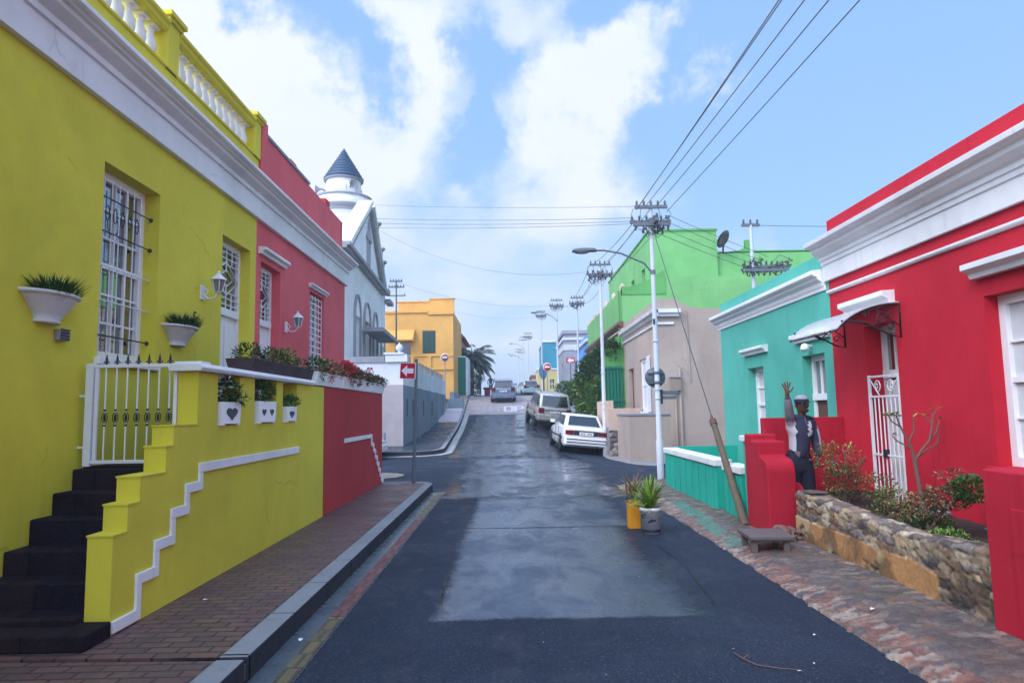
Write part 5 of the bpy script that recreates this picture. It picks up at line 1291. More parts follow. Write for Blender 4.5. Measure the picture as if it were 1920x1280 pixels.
for (y, z) in ((6.9, 10.6), (8.2, 9.6), (8.9, 9.05)):
    mb = MB(); mb.sphere(mloc(.3, y, z+.55), (.14, .14, .12), 8, 6); mb.box(*[v for v in (mloc(.25, y, z)[0]-.05, mloc(.25, y, z)[0]+.05, mloc(.25, y, z)[1]-.05, mloc(.25, y, z)[1]+.05)], z+.3, z+.5); mb.build('coping_finial', 'stone_trim', mq)
# minaret
mt = thing('minaret', 'round white minaret with a ringed balcony and blue slate cone roof', 'tower', (-8.83, 36, 2.5))
c = (-8.83, 36, 0)
mb = MB(); mb.lathe([(1.05, 2.5), (1.05, 11.9), (1.12, 12.05), (1.12, 12.2), (1.3, 12.25)], c, 28); mb.build('shaft', 'mosque', mt)
mb = MB(); mb.lathe([(1.0, 12.22), (1.32, 12.24), (1.36, 12.36), (1.30, 12.40), (1.42, 12.44), (1.46, 12.56), (1.46, 12.62)], c, 32); mb.lathe([(1.40, 13.02), (1.54, 13.03), (1.54, 13.12), (1.30, 13.14)], c, 32); mb.build('balcony_ring', 'stone_trim', mt)
mb = MB(); mb.lathe([(1.38, 12.5), (1.48, 12.62), (1.48, 13.03), (1.36, 13.03), (1.30, 12.9), (1.30, 12.6), (0, 12.6)], c, 32); mb.build('balcony', 'mosque', mt)
mb = MB(); mb.lathe([(.92, 12.6), (.92, 14.22), (0, 14.22)], c, 28); mb.build('drum', 'mosque', mt)
mb = MB()
for az in (-85, -25, 35): T = Matrix.Rotation(math.radians(az), 4, 'Z'); mb.box(.86, .95, -.26, .26, 12.7, 13.75, T=Matrix.Translation((c[0], c[1], 0)) @ T)
mb.build('opening', 'white_aged', mt)
mb = MB(); mb.lathe([(1.02, 14.12), (1.06, 14.16), (1.04, 14.24), (.60, 14.98), (.28, 15.5), (.03, 15.95), (.001, 16.0)], c, 28); cone = mb.build('cone_roof', 'tile_blue', mt)
mb = MB()
for i in range(9):
    z = 14.25+.185*i; r0 = float(np.interp(z, [14.24, 14.98, 15.5, 15.95], [1.04, .60, .28, .03])); mb.lathe([(r0+.02, z-.01), (r0+.035, z-.01), (r0-.04, z+.06)], c, 28)
mb.build('tile_course', 'tile_blue', cone)
mb = MB(); mb.lathe([(.92, 14.05), (1.05, 14.10), (1.05, 14.15), (.9, 14.16)], c, 28); mb.build('eave', 'stone_trim', mt)
for (dx, dy, az, lab) in ((-1.05, -.3, 180, 'grey horn loudspeaker sticking out left of the minaret drum'), (.55, -.80, -50, 'grey horn loudspeaker on the right front of the minaret drum')):
    t = thing('loudspeaker', lab, 'loudspeaker', (c[0]+dx, c[1]+dy, 13.6)); T = Matrix.Rotation(math.radians(az), 4, 'Z') @ Matrix.Rotation(math.radians(90), 4, 'Y')
    mb = MB(); mb.lathe([(.05, 0), (.06, .12), (.10, .22), (.18, .32), (.24, .36), (.20, .34), (.05, .2)], (c[0]+dx, c[1]+dy, 13.62), 12, T=T); mb.build('horn', 'stone_trim', t)
    mb = MB(); mb.tube([(c[0]+dx*.8, c[1]+dy*.8, 13.45), (c[0]+dx, c[1]+dy, 13.6)], .03, 6); mb.build('bracket', 'iron_dark', t)

# ---- orange building
ob_ = thing('orange_house', 'orange two-storey house with a stepped parapet beyond the mosque', 'house', (-6.2, 48, 2.5))
mb = MB(); wallgrid(mb, 'y', 48, 48.35, -8.75, -3.95, 2, 8.75, [(-6.13, -5.2, 5.72, 7.34), (-7.95, -6.95, 4.95, 6.55)])
mb.box(-8.75, -3.95, 48.35, 56, 2, 8.7); mb.prism([(-8.75, 8.75), (-3.95, 8.75), (-3.95, 9.72), (-5.72, 9.72), (-5.8, 9.55), (-8.0, 9.5), (-8.0, 8.75)], 'y', 48.9, 49.2)
mb.build('wall', 'orange', ob_)
mb = MB(); mb.box(-8.80, -5.75, 47.88, 48.0, 8.62, 8.78); mb.box(-5.75, -3.90, 47.88, 48.0, 8.47, 8.62); mb.box(-8.1, -5.75, 48.84, 49.25, 9.52, 9.60); mb.box(-5.75, -3.88, 48.84, 49.25, 9.72, 9.80); mb.build('cornice', 'orange', ob_, bevel=.01)
mb = MB(); mb.box(-8.75, -3.95, 47.93, 48.0, 5.50, 5.62); mb.box(-6.6, -3.95, 47.90, 48.0, 4.55, 4.68); mb.box(-6.95, -6.75, 47.9, 48, 4.68, 5.5); mb.box(-5.75, -5.5, 47.9, 48, 4.68, 5.5); mb.build('string_course', 'orange', ob_, bevel=.01)
mb = MB(); mb.box(-6.16, -5.17, 48.02, 48.10, 5.69, 7.37); sh = mb.build('window', 'rust', ob_); mb = MB(); mb.box(-6.06, -5.69, 47.985, 48.018, 5.78, 7.28); mb.box(-5.64, -5.27, 47.985, 48.018, 5.78, 7.28); mb.build('shutter', 'shutter_green', sh)
mb = MB(); mb.box(-7.95, -6.95, 48.12, 48.16, 4.95, 6.55); mb.build('window', 'glass', ob_)
mb = MB(); mb.prism([(48.0, 7.42), (47.1, 6.68), (47.1, 6.60), (48.0, 7.34)], 'x', -8.6, -6.65); mb.prism([(48.0, 7.42), (47.1, 6.68), (47.1, 6.55), (48, 6.62)], 'x', -6.70, -6.65); mb.build('awning', 'orange', ob_)
t = far_house('red_roof_house', 'cream house with a red tiled roof edge tucked behind the orange house', 'salmon', -9, -4.15, 57, 66, 2.5, 7.8, None, [('s', 59, 60.5, 5.6, 7.0)])
mb = MB(); mb.prism([(-9.4, 7.8), (-3.7, 7.8), (-4.1, 8.25), (-6.5, 9.6), (-9.4, 8.2)], 'y', 56.8, 66.2); mb.build('roof', 'roof_red', t)
mb = MB(); mb.box(-6, -5.3, 58, 58.7, 8.5, 10.0); mb.build('chimney', 'salmon', t)
t = thing('green_panel_wall', 'tall dark green wall end with a pale edge right of the orange house', 'wall', (-4, 57, 2.8))
mb = MB(); mb.box(-4.75, -3.36, 52.2, 52.5, 2.5, 5.75); mb.build('wall', 'darkgreen', t)
mb = MB(); mb.box(-4.75, -3.36, 52.18, 52.52, 5.75, 5.84); mb.box(-3.36, -3.22, 52.18, 55.5, 2.5, 5.74); mb.build('edging', 'parapet', t)

# ---- palm and shrubs on the crest
def palm(x, y, z0, zt, r, label, n=62):
    t = thing('palm_tree', label, 'tree', (x, y, z0)); mb = MB(); h = zt-z0
    mb.tube([(x, y, z0), (x+.05, y, z0+h*.5), (x, y, zt)], [.20, .15, .16], 10); mb.build('trunk', 'bark', t)
    g = MB()
    for i in range(n):
        a = i*2.399; el = 1.15-1.55*((i+.5)/n); L = r*(.8+.3*rnd.random()); p = Vector((x, y, zt)); d = Vector((math.cos(a)*math.cos(el), math.sin(a)*math.cos(el), math.sin(el)))
        steps = 9; pts = [p.copy()]
        for s_ in range(steps): d.z -= .13+.05*(s_/steps); d.normalize(); p = p+d*L/steps; pts.append(p.copy())
        g.tube(pts, [.03]*5+[.012]*5, 4)
        for s_ in range(1, steps+1):
            q = pts[s_]; dd = (pts[s_]-pts[s_-1]).normalized(); sd_ = dd.cross(Vector((0, 0, 1))).normalized(); ll = L*.26*math.sin(math.pi*(s_+.6)/(steps+1.6))+.08
            for k in (0, .25, .5, .75):
                qq = pts[s_-1].lerp(pts[s_], k)
                for sg in (-1, 1): g.leaf(qq, sd_*sg+dd*.75+Vector((0, 0, -.45-.2*rnd.random())), ll, .06, 0, .1)
    g.build('crown', 'frond', t, recalc=False)
palm(-3.35, 60, 2.8, 6.25, 2.4, 'dark feathery palm tree on the crest beside the dark green wall')
def shrub(label, cl, mats, loc, name='shrub', cat='shrub', stems=None, L=.10, w=.05):
    t = thing(name, label, cat, loc); g = MB()
    for (c_, r_, n, mi) in cl: foliage(g, c_, r_, n, L, w, mi, .3)
    g.build('foliage', mats, t, recalc=False)
    if stems:
        s = MB()
        for pts, r0 in stems: s.tube(pts, r0, 6)
        s.build('stem', 'bark', t)
    return t
shrub('dark clipped shrub at the crest below the palm tree', [((-3.0, 57, 3.5), (.5, .5, .75), 420, 0), ((-2.75, 57.2, 4.2), (.3, .3, .5), 160, 0)], ['leaf_dark', 'leaf_mid'], (-3, 57, 2.9), L=.22, w=.1)
# creeper and hedge along the right pavement
t = thing('hedge', 'big untidy green hedge and creeper behind the parked beige car', 'hedge', (3.8, 32, .4)); g = MB()
def lump(c_, r_, n, mi, L=.20, w=.09): foliage(g, c_, r_, n, L, w, mi, .45)
for (c_, r_, n, mi) in [((4.05, 28.2, 3.75), (.6, .9, .50), 1500, [0, 0, 1]), ((3.85, 30.0, 3.5), (.62, 1.2, .6), 1700, [0, 0, 1]), ((3.85, 32.5, 3.2), (.7, 1.4, .9), 1500, [0, 1]),
                         ((3.85, 28.6, 2.1), (.55, 1.0, .9), 1300, [0, 1, 1]), ((3.8, 31.0, 1.9), (.6, 1.4, 1.1), 1500, [0, 1, 1, 2]), ((3.75, 34.5, 2.5), (.6, 1.6, .8), 1100, [0, 1]),
                         ((3.8, 34, 1.4), (.55, 1.4, .8), 900, [1, 0, 2]), ((3.6, 37.5, 2.5), (.6, 1.6, .75), 1000, [1, 1, 0]), ((3.35, 41.5, 2.7), (.6, 1.8, .6), 900, [1, 0]), ((3.75, 29.4, .9), (.4, .9, .5), 600, [1, 2]),
                         ((4.0, 27.4, 4.1), (.4, .5, .25), 350, [0, 1]), ((3.45, 33, 2.55), (.4, .9, .5), 500, [1, 2])]:
    lump(c_, r_, n, mi)
for k in range(26):     # long arching blades in the middle of the hedge
    a = rnd.uniform(0, 6.28); g.leaf((3.6+rnd.uniform(-.1, .1), 29.2, 1.5), (math.cos(a)*.8, math.sin(a)*.6-.3, rnd.uniform(.2, 1)), rnd.uniform(.8, 1.4), .08, 2, .5)
g.build('foliage', ['leaf_dark', 'leaf_mid', 'leaf_light'], t, recalc=False)
s = MB()
for (x, y) in ((3.9, 28.2), (3.8, 30), (3.8, 32.5), (3.7, 35), (3.6, 38)): s.tube([(x, y, .2), (x+.1, y+.1, 1.4), (x-.05, y, 2.9)], [.11, .08, .05], 7)
s.build('stem', 'bark', t)
t = thing('garden_fence', 'dark green slatted garden fence under the creeper', 'fence', (3.7, 27.6, .3)); mb = MB()
for i in range(7): mb.box(3.62+.13*i, 3.70+.13*i, 27.24, 27.29, .3, 3.3)
mb.build('slats', 'darkgreen', t); mb = MB(); mb.box(3.6, 4.5, 27.2, 27.24, 3.2, 3.3); mb.box(3.6, 4.5, 27.2, 27.24, 1.9, 2.0); mb.build('rail', 'darkgreen', t)
# ================================================================ POLES, WIRES, SIGNS
def crossarm(mb, x, y, z, span, n, axis='x', th=.035, drop=False):
    if axis == 'x': mb.box(x-span/2, x+span/2, y-th, y+th, z-th, z+th, 0)
    else: mb.box(x-th, x+th, y-span/2, y+span/2, z-th, z+th, 0)
    for i in range(n):
        o = -span/2+.05+(span-.1)*i/(n-1); px, py = (x+o, y) if axis == 'x' else (x, y+o)
        zb = z-.14 if drop else z+th
        mb.lathe([(.012, 0), (.03, .02), (.018, .04), (.035, .06), (.02, .08), (.025, .10), (.004, .12)], (px, py, zb), 7, mi=1)
def head_cluster(parent, x, y, zt, s=1.0, seed=1, rich=True):
    r = random.Random(seed); mb = MB()
    crossarm(mb, x, y-.05, zt-.10*s, .75*s, 5); crossarm(mb, x, y+.07, zt-.42*s, .95*s, 6); 
    if rich:
        crossarm(mb, x, y-.08, zt-.52*s, .85*s, 5, drop=True); crossarm(mb, x+.06, y, zt-.48*s, .8*s, 5, 'y')
        for _ in range(20):
            a = r.uniform(-.42, .42)*s; b = r.uniform(-.2, .2)*s; zc = zt-r.uniform(.38, .72)*s
            mb.lathe([(.012, 0), (.03, .02), (.02, .05), (.03, .08), (.005, .1)], (x+a, y+b, zc), 6, mi=1)
            mb.tube([(x+a, y+b, zc+.04), (x+a*.5+r.uniform(-.1, .1), y+b*.5, zc-.10*s), (x, y, zc+.02)], .008, 5, 2)
        for k in (-.40, -.22, .18, .40): mb.tube([(x+k*s, y, zt-.12*s), (x+k*s*1.15, y-.04, zt-.28*s), (x+k*s*.9, y, zt-.44*s)], .007, 5, 2)
    mb.box(x-.05, x+.05, y-.09, y+.09, zt-.5*s, zt-.36*s, 0)
    return mb.build('crossarm', ['galv', 'ceramic', 'wire'], parent)
def lamp_arm(parent, x, y, z, dx, dz, L=.52):
    mb = MB(); mb.tube([(x-.02, y, z-.25), (x-.25*dx/1.6, y, z-.03), (x-.55*dx, y, z+dz*.72), (x-.85*dx, y, z+dz), (x-dx, y, z+dz)], .022, 7); mb.lathe([(.06, -.05), (.06, .05)], (x, y, z-.25), 10)
    mb.build('arm', 'galv', parent)
    mb = MB(); hx = x-dx
    mb.prism([(hx+.04, z+dz-.02), (hx-.02, z+dz+.045), (hx-L*.6, z+dz+.055), (hx-L, z+dz+.03), (hx-L-.03, z+dz-.02), (hx-L*.8, z+dz-.045)], 'y', y-.09, y+.09)
    h = mb.build('lamp_head', 'galv', parent, bevel=.02)
    mb = MB(); mb.sphere((hx-L*.62, y, z+dz-.045), (.17, .075, .035), 12, 6); mb.build('lens', 'glass_pale', h)
def pole(name, label, cat, x, y, z0, zt, r0, r1, mat, group=None):
    t = thing(name, label, cat, (x, y, z0), group); mb = MB()
    mb.tube([(x, y, z0-.1), (x, y, z0+.9), (x, y, z0+.92), (x, y, z0+(zt-z0)*.6), (x, y, zt)], [r0*1.25, r0*1.25, r0, (r0+r1)/2, r1], 14)
    for k in (1.8, 2.0, 3.1): mb.lathe([(r0*1.02, 0), (r0*1.22, .005), (r0*1.22, .025), (r0*1.02, .03)], (x, y, z0+k), 14)
    mb.build('pole', mat, t); return t
p1 = pole('street_lamp', 'nearest white street lamp pole with crossarms of wires beside the teal yard wall', 'street lamp', 3.32, 15.4, 0, 6.28, .062, .045, 'pole_white', 'poles up the right side of the street')
head_cluster(p1, 3.32, 15.4, 6.32, 1.0, 3); lamp_arm(p1, 3.32, 15.4, 4.95, 1.30, .28)
mb = MB(); mb.box(3.27, 3.31, 15.33, 15.36, 3.5, 3.62); mb.build('clip', 'iron_dark', p1)
p2 = pole('utility_pole', 'second white utility pole beside the parked white car', 'utility pole', 3.42, 25.0, -.2, 7.0, .075, .05, 'pole_white', 'poles up the right side of the street')
head_cluster(p2, 3.42, 25.0, 7.05, 1.05, 9)
mb = MB(); mb.lathe([(.12, 0), (.12, .36), (.10, .40)], (3.42, 24.8, -.1), 12); mb.build('base_guard', 'sign_back' if False else 'stone_trim', p2)
far_poles = [(3.4, 48, 9.45, 1.1, True, 'utility pole with street lamp arm behind the hedge'), (4.15, 41, 8.45, 1.0, False, 'utility pole rising in front of the blue house'),
             (2.95, 62, 10.7, 1.1, False, 'slender utility pole beside the road signs at the crest'), (2.35, 85, 11.3, 1.2, False, 'far utility pole beyond the crest, left of the dark teal house'),
             (1.85, 92, 11.6, 1.2, True, 'distant lamp pole standing left of the other far poles'), (1.55, 118, 12.3, 1.3, True, 'most distant lamp pole seen above the silver car'), (1.9, 105, 11.0, 1.2, True, 'thin distant lamp pole just right of the silver car')]
for i, (x, y, zt, s, lamp, lab) in enumerate(far_poles):
    z0 = zr(y); t = pole('utility_pole', lab, 'utility pole', x, y, z0, zt, .07, .05, 'pole_white', 'poles up the right side of the street')
    head_cluster(t, x, y, zt, s, 20+i, rich=i < 4)
    if lamp: lamp_arm(t, x, y, zt-1.3, 1.3, .35)
t = pole('utility_pole', 'pole with wires at the far left, in front of the orange house', 'utility pole', -6.65, 40, 2.4, 9.4, .06, .04, 'galv')
head_cluster(t, -6.65, 40, 9.45, 1.0, 50, False); mb = MB(); crossarm(mb, -6.65, 40, 8.5, 1.1, 3, th=.03); mb.build('crossarm', ['galv', 'ceramic'], t)
t = pole('utility_pole', 'thin pole with a tangle of insulators behind the teal house roof', 'utility pole', 6.2, 17, 0, 6.2, .06, .04, 'pole_white')
mb = MB(); crossarm(mb, 6.2, 17, 6.2, .45, 3); mb.build('crossarm', ['galv', 'ceramic'], t); mb = MB(); crossarm(mb, 6.55, 17, 5.12, 1.2, 9); crossarm(mb, 6.5, 16.85, 5.0, 1.1, 8, drop=True)
r_ = random.Random(4)
for _ in range(34):
    a = r_.uniform(-.35, 1.05); zc = r_.uniform(4.92, 5.3); mb.tube([(6.2+a, 16.9, zc), (6.2+a*.7+r_.uniform(-.1, .1), 16.95, zc+r_.uniform(-.14, .14)), (6.2+a*.4, 17, 5.1)], .009, 5, 2)
    mb.sphere((6.2+a, 16.9, zc), .026, 6, 5, 1)
mb.build('crossarm', ['galv', 'ceramic', 'wire'], t)

def wire(a, b, sag, r, label, group, name='power_line', n=18):
    P = []
    for i in range(n+1):
        u = i/n; P.append((a[0]+(b[0]-a[0])*u, a[1]+(b[1]-a[1])*u, a[2]+(b[2]-a[2])*u-sag*4*u*(1-u)))
    mb = MB(); mb.tube(P, r, 5); o = mb.build(name, 'wire', org=P[n//2]); return tag(o, label, 'cable', group)
G1 = 'wires running over the street from the nearest lamp pole'
for (ax, ay, az), (tx, ty) in zip(((3.02, 15.35, 6.22), (3.2, 15.35, 6.24), (3.45, 15.35, 6.24), (3.68, 15.35, 6.10)), ((3.15, 7.5), (3.42, 7.5), (3.70, 7.5), (3.97, 7.5))):
    k = 3.0; b = (ax+(tx-ax)*k, ay+(ty-ay)*k, 6.4)
    wire((ax, ay, az), b, .12, .0075, 'thin black wire running from the nearest lamp pole up over the camera', G1)
wire((2.98, 15.35, 6.15), (2.98+(3.08-2.98)*3, -8, 6.45), .15, .0075, 'thin black wire running from the nearest lamp pole up over the camera', G1)
G2 = 'wires crossing the street from the nearest lamp pole to the mosque side'
wire((2.98, 15.4, 6.25), (-9.0, 24.5, 9.55), .15, .0045, 'topmost thin wire crossing the sky from the nearest lamp pole to the left', G2)
for k, z in enumerate((5.98, 5.90, 5.84)): wire((2.9-.05*k, 15.4, z), (-7.6, 24+.3*k, 8.75-.10*k), .12, .0055, 'dark wire of the bundle crossing from the nearest lamp pole toward the mosque gable', G2)
wire((3.0, 25, 6.7), (-6.1, 27.5, 9.6), .9, .005, 'sagging wire from the second pole to the mosque gable', G2)
G3 = 'wires from the nearest lamp pole to the pole behind the teal house'
for k, z in enumerate((6.02, 5.90, 5.74, 5.62)): wire((3.75-.10*k, 15.4, z), (6.55-.17*k, 16.9, 5.36-.10*k), .02, .006, 'dark wire from the nearest lamp pole down to the pole behind the teal house', G3)
G4 = 'wires between the poles up the right side'
for k, (dx, z) in enumerate(((-.42, 5.86), (-.25, 5.9), (0, 6.2), (.3, 5.9))):
    wire((3.32+dx, 15.45, z), (3.42+dx*1.1, 24.95, 6.85-.35*(k % 2)), .12, .008, 'thin wire from the nearest lamp pole to the second pole', G4)
    wire((3.42+dx, 25.05, 6.85-.3*(k % 2)), (4.15+dx, 41, 8.35-.3*(k % 2)), .35, .009, 'thin wire from the second pole up to the pole before the blue house', G4)
for k in range(3): wire((3.2+.25*k, 48, 9.0), (2.8+.2*k, 62, 10.3), .3, .006, 'thin wire between far poles at the crest', G4); wire((4.0+.2*k, 41, 8.1), (3.2+.25*k, 48, 9.0), .2, .006, 'thin wire between the poles before the blue house', G4)
wire((3.2, 48, 9.0), (-6.65, 40, 9.35), .6, .006, 'faint wire crossing the far street from the left pole', 'wires crossing the far street'); wire((2.8, 62, 10.2), (-6.6, 48.8, 9.7), .7, .006, 'lowest faint wire crossing the far street to the orange house', 'wires crossing the far street')
wire((6.2, 17, 6.2), (12, 16, 6.0), .1, .007, 'thin wire leading right from the pole behind the teal house', G3)
# guy wire and its wooden guard post
ga, gb = (3.34, 15.35, 5.72), (3.08, 9.2, .03)
wire(ga, gb, 0.0, .010, 'straight taut guy wire from the nearest lamp pole down into the leaning wooden post', None, 'guy_wire', 2)
t = thing('guy_post', 'leaning weathered wooden guard post round the guy wire by the teal pier', 'post', gb); A, B = Vector(ga), Vector(gb); d = (A-B).normalized()
mb = MB(); pp = [B+d*(1.98*i/9) for i in range(10)]; mb.tube([tuple(q+Vector((rnd.uniform(-.004, .004), 0, rnd.uniform(-.004, .004)))) for q in pp], [.062, .058, .055, .055, .052, .052, .048, .048, .046, .046], 9); mb.build('timber', 'wood', t)
mb = MB(); q = B+d*1.96; mb.tube([tuple(q-d*.05), tuple(q+d*.06)], .055, 9); mb.tube([tuple(q+d*.05), tuple(q+d*.16)], .02, 6); mb.build('clamp', 'rust', t)

# signs ---------------------------------------------------------------
t = thing('road_sign', 'round road sign seen from behind, clamped to the nearest lamp pole', 'sign', (3.32, 15.36, 2.3))
mb = MB(); T = Matrix.Rotation(math.radians(90), 4, 'X'); mb.lathe([(.001, 0), (.225, 0), (.232, .008), (.232, .02), (.001, .02)], (3.30, 15.52, 2.30), 28, T=T); mb.build('disc', 'sign_grey', t)
mb = MB(); mb.box(3.12, 3.50, 15.45, 15.49, 2.38, 2.41); mb.box(3.12, 3.50, 15.45, 15.49, 2.16, 2.19); mb.lathe([(.072, 0), (.08, .01), (.08, .05), (.072, .06)], (3.32, 15.4, 2.37), 12); mb.lathe([(.072, 0), (.08, .01), (.08, .05), (.072, .06)], (3.32, 15.4, 2.15), 12); mb.build('clamp', 'galv', t)
t = thing('street_name_sign', 'small grey street-name bracket on the nearest lamp pole', 'sign', (3.45, 15.4, 1.9))
mb = MB(); mb.box(3.40, 3.80, 15.41, 15.425, 1.90, 1.99); mb.box(3.40, 3.74, 15.41, 15.425, 1.80, 1.875); mb.build('plate', 'galv', t, bevel=.003); mb = MB(); mb.box(3.385, 3.43, 15.38, 15.44, 1.70, 2.02); mb.build('bracket', 'iron_dark', t)

def flat_arrow(mb, T, s, mi):
    pts = [(-.40, 0), (-.02, .36), (-.02, .15), (.40, .15), (.40, -.15), (-.02, -.15), (-.02, -.36)]
    mb.prism([(x*s, z*s) for x, z in pts], 'y', -.014, -.010, mi, T=T)
t = thing('one_way_sign', 'red sign with white arrow pointing left on the dark leaning corner pole', 'sign', (-2.03, 14.35, PZ))
mb = MB(); mb.tube([(-2.03, 14.35, PZ), (-1.99, 14.35, PZ+1.3), (-1.96, 14.35, 2.72)], [.035, .033, .033], 12); mb.lathe([(.045, 0), (.045, .05)], (-2.0, 14.35, 1.75), 10); mb.build('pole', 'sign_grey', t)
T = Matrix.Translation((-2.12, 14.30, 2.47)) @ Matrix.Rotation(math.radians(-14), 4, 'Z') @ Matrix.Rotation(math.radians(3), 4, 'Y')
mb = MB(); mb.box(-.19, .16, -.010, .0, -.17, .17, 0, T); mb.box(-.178, .148, -.0125, -.0101, -.158, .158, 1, T); flat_arrow(mb, T @ Matrix.Translation((-.02, -.001, 0)), .34, 0)
mb.build('panel', ['sign_white', 'sign_red'], t)
mb = MB(); mb.box(-.14, .2, .0, .02, .09, .11, 0, T); mb.box(-.14, .2, .0, .02, -.11, -.09, 0, T); mb.build('bracket', 'galv', t)
def noentry(x, y, z0, zc, r, label, faded=False):
    t = thing('no_entry_sign', label, 'sign', (x, y, z0)); T = Matrix.Rotation(math.radians(90), 4, 'X')
    mb = MB(); mb.tube([(x, y+.05, z0), (x, y+.05, zc+r*.8)], .035, 8); mb.build('pole', 'stone_trim', t)
    mb = MB(); mb.lathe([(.001, 0), (r, 0), (r, .02), (.001, .02)], (x, y, zc), 24, T=T); mb.lathe([(.001, .021), (r*.86, .021), (r*.86, .026), (.001, .026)], (x, y, zc), 24, mi=1, T=T); mb.box(x-r*.6, x+r*.6, y-.032, y-.0265, zc-r*.17, zc+r*.17, 0)
    mb.build('disc', ['sign_white', 'salmon_sign' if faded else 'sign_red'], t)
M['salmon_sign'] = plain('faded_red_sign', (.34, .10, .10), .6)
noentry(-4.20, 44.2, 2.0, 5.12, .27, 'faded round no-entry sign in front of the orange house', True)
noentry(2.72, 49.5, 2.4, 4.72, .31, 'round red no-entry sign at the crest in front of the cream house')
t = thing('one_way_sign', 'small red sign with a white arrow pointing left on the grey house', 'sign', (4.6, 50, 3)); T = Matrix.Translation((4.65, 52, 5.35))
mb = MB(); mb.box(-.33, .33, -.010, .0, -.20, .20, 1, T); flat_arrow(mb, T @ Matrix.Translation((0, -.001, 0)), .62, 0); mb.build('panel', ['sign_white', 'sign_red'], t)
mb = MB(); mb.tube([(4.65, 52.05, 2.6), (4.65, 52.05, 5.6)], .04, 8); mb.build('pole', 'galv', t)
t = thing('stop_sign', 'blue-grey back of an octagonal sign on a brown post at the crest', 'sign', (2.5, 51, 2.5)); T = Matrix.Translation((2.5, 51, 4.45)) @ Matrix.Rotation(math.radians(42), 4, 'Z')
mb = MB(); mb.prism([(.46*math.cos(math.pi/8+i*math.pi/4), .56*math.sin(math.pi/8+i*math.pi/4)) for i in range(8)], 'y', 0, .02, T=T); mb.build('panel', 'sign_blue', t)
mb = MB(); mb.tube([(2.52, 51.06, 2.4), (2.52, 51.06, 4.9)], .06, 8); mb.build('post', 'wood', t)

# ================================================================ SMALL THINGS
def spiky(name_mats, base, n, L, w, up_, parent, mi=(0, 1), curve=.35):
    mb = MB()
    for i in range(n):
        a = rnd.uniform(0, 2*math.pi); e = rnd.uniform(up_, 1.45); d = Vector((math.cos(a)*math.cos(e), math.sin(a)*math.cos(e), math.sin(e)))
        p = Vector(base)+Vector((rnd.uniform(-.03, .03), rnd.uniform(-.03, .03), rnd.uniform(0, .14))); l = L*rnd.uniform(.6, 1.1); s_ = d.cross(Vector((0, 0, 1))).normalized(); k = rnd.choice(mi)
        pts = []; q = p.copy(); dd = d.copy()
        for j in range(6): pts.append(q.copy()); dd.z -= curve*j/12; dd.normalize(); q = q+dd*l/5
        wd = [w*.5, w, w*.95, w*.75, w*.45, .002]; vs = []
        for j in range(6): vs += [tuple(pts[j]-s_*wd[j]*.5), tuple(pts[j]+s_*wd[j]*.5+Vector((0, 0, .15*wd[j])))]
        mb.add(vs, [(2*j, 2*j+1, 2*j+3, 2*j+2) for j in range(5)], k, False)
    return mb.build('plant', name_mats, parent, recalc=False)
bx_, by_ = 1.79, 9.02
t = thing('plant_bucket', 'white printed plastic bucket holding a spiky yellow-green plant on the tarmac', 'planter', (bx_, by_, 0))
mb = MB(); mb.lathe([(.120, .004), (.124, .0), (.130, .29), (.140, .29), (.142, .315), (.134, .33), (.124, .33), (.122, .27), (.001, .27)], (bx_, by_, 0), 28); bk = mb.build('bucket', 'plastic_white', t)
mb = MB()   # printed marks wrapped on the side toward the road
def band(mb, a0, a1, z0, z1, mi=0, sk=0):
    n = 10
    vs = []
    for i in range(n+1):
        a = math.radians(a0+(a1-a0)*i/n)
        for z in (z0+sk*i/n, z1+sk*i/n): r = .1255+(.130-.124)*z/.29; vs.append((bx_+r*math.cos(a), by_+r*math.sin(a), z))
    mb.add(vs, [(2*i, 2*i+1, 2*i+3, 2*i+2) for i in range(n)], mi)
band(mb, -175, -20, .025, .055, 0, .0); band(mb, -165, -128, .22, .245, 0, .02); band(mb, -160, -135, .20, .215); band(mb, -118, -70, .145, .165, 0, .022); band(mb, -108, -85, .17, .185, 0, .01)
mb.build('print', 'print_dark', bk, recalc=False)
mb = MB(); mb.tube([(bx_-.135*math.cos(a), by_-.02-.10*math.sin(a)*.5-.10, .30-.09*math.sin(a)) for a in np.linspace(0, math.pi, 12)], .004, 5); mb.build('handle', 'galv', bk)
mb = MB(); mb.lathe([(.001, .28), (.12, .275)], (bx_, by_, 0), 16); mb.build('soil', 'soil', t)
spiky(['leaf_mid', 'leaf_light', 'leaf_dry'], (bx_, by_, .28), 170, .38, .034, .1, t, (0, 1, 1, 1, 1))
bx_, by_ = 1.66, 9.42
t = thing('plant_bucket', 'yellow plastic container of dry brown plants behind the white bucket', 'planter', (bx_, by_, 0))
mb = MB(); mb.prism([(bx_-.10, by_-.08), (bx_+.10, by_-.08), (bx_+.10, by_+.08), (bx_-.10, by_+.08)], 'z', .0, .34); mb.box(bx_-.085, bx_+.085, by_-.065, by_+.065, .34, .36); mb.build('container', 'plastic_yellow', t, bevel=.02)
mb = MB(); mb.tube([(bx_-.09, by_, .33), (bx_-.11, by_, .62), (bx_-.10, by_, .70)], .012, 6); mb.tube([(bx_-.03, by_, .33), (bx_-.06, by_, .6)], .010, 6); mb.build('stem', 'bark', t)
spiky(['leaf_dry', 'leaf_light'], (bx_, by_, .34), 60, .36, .024, .1, t, (0, 0, 0, 1), .6)
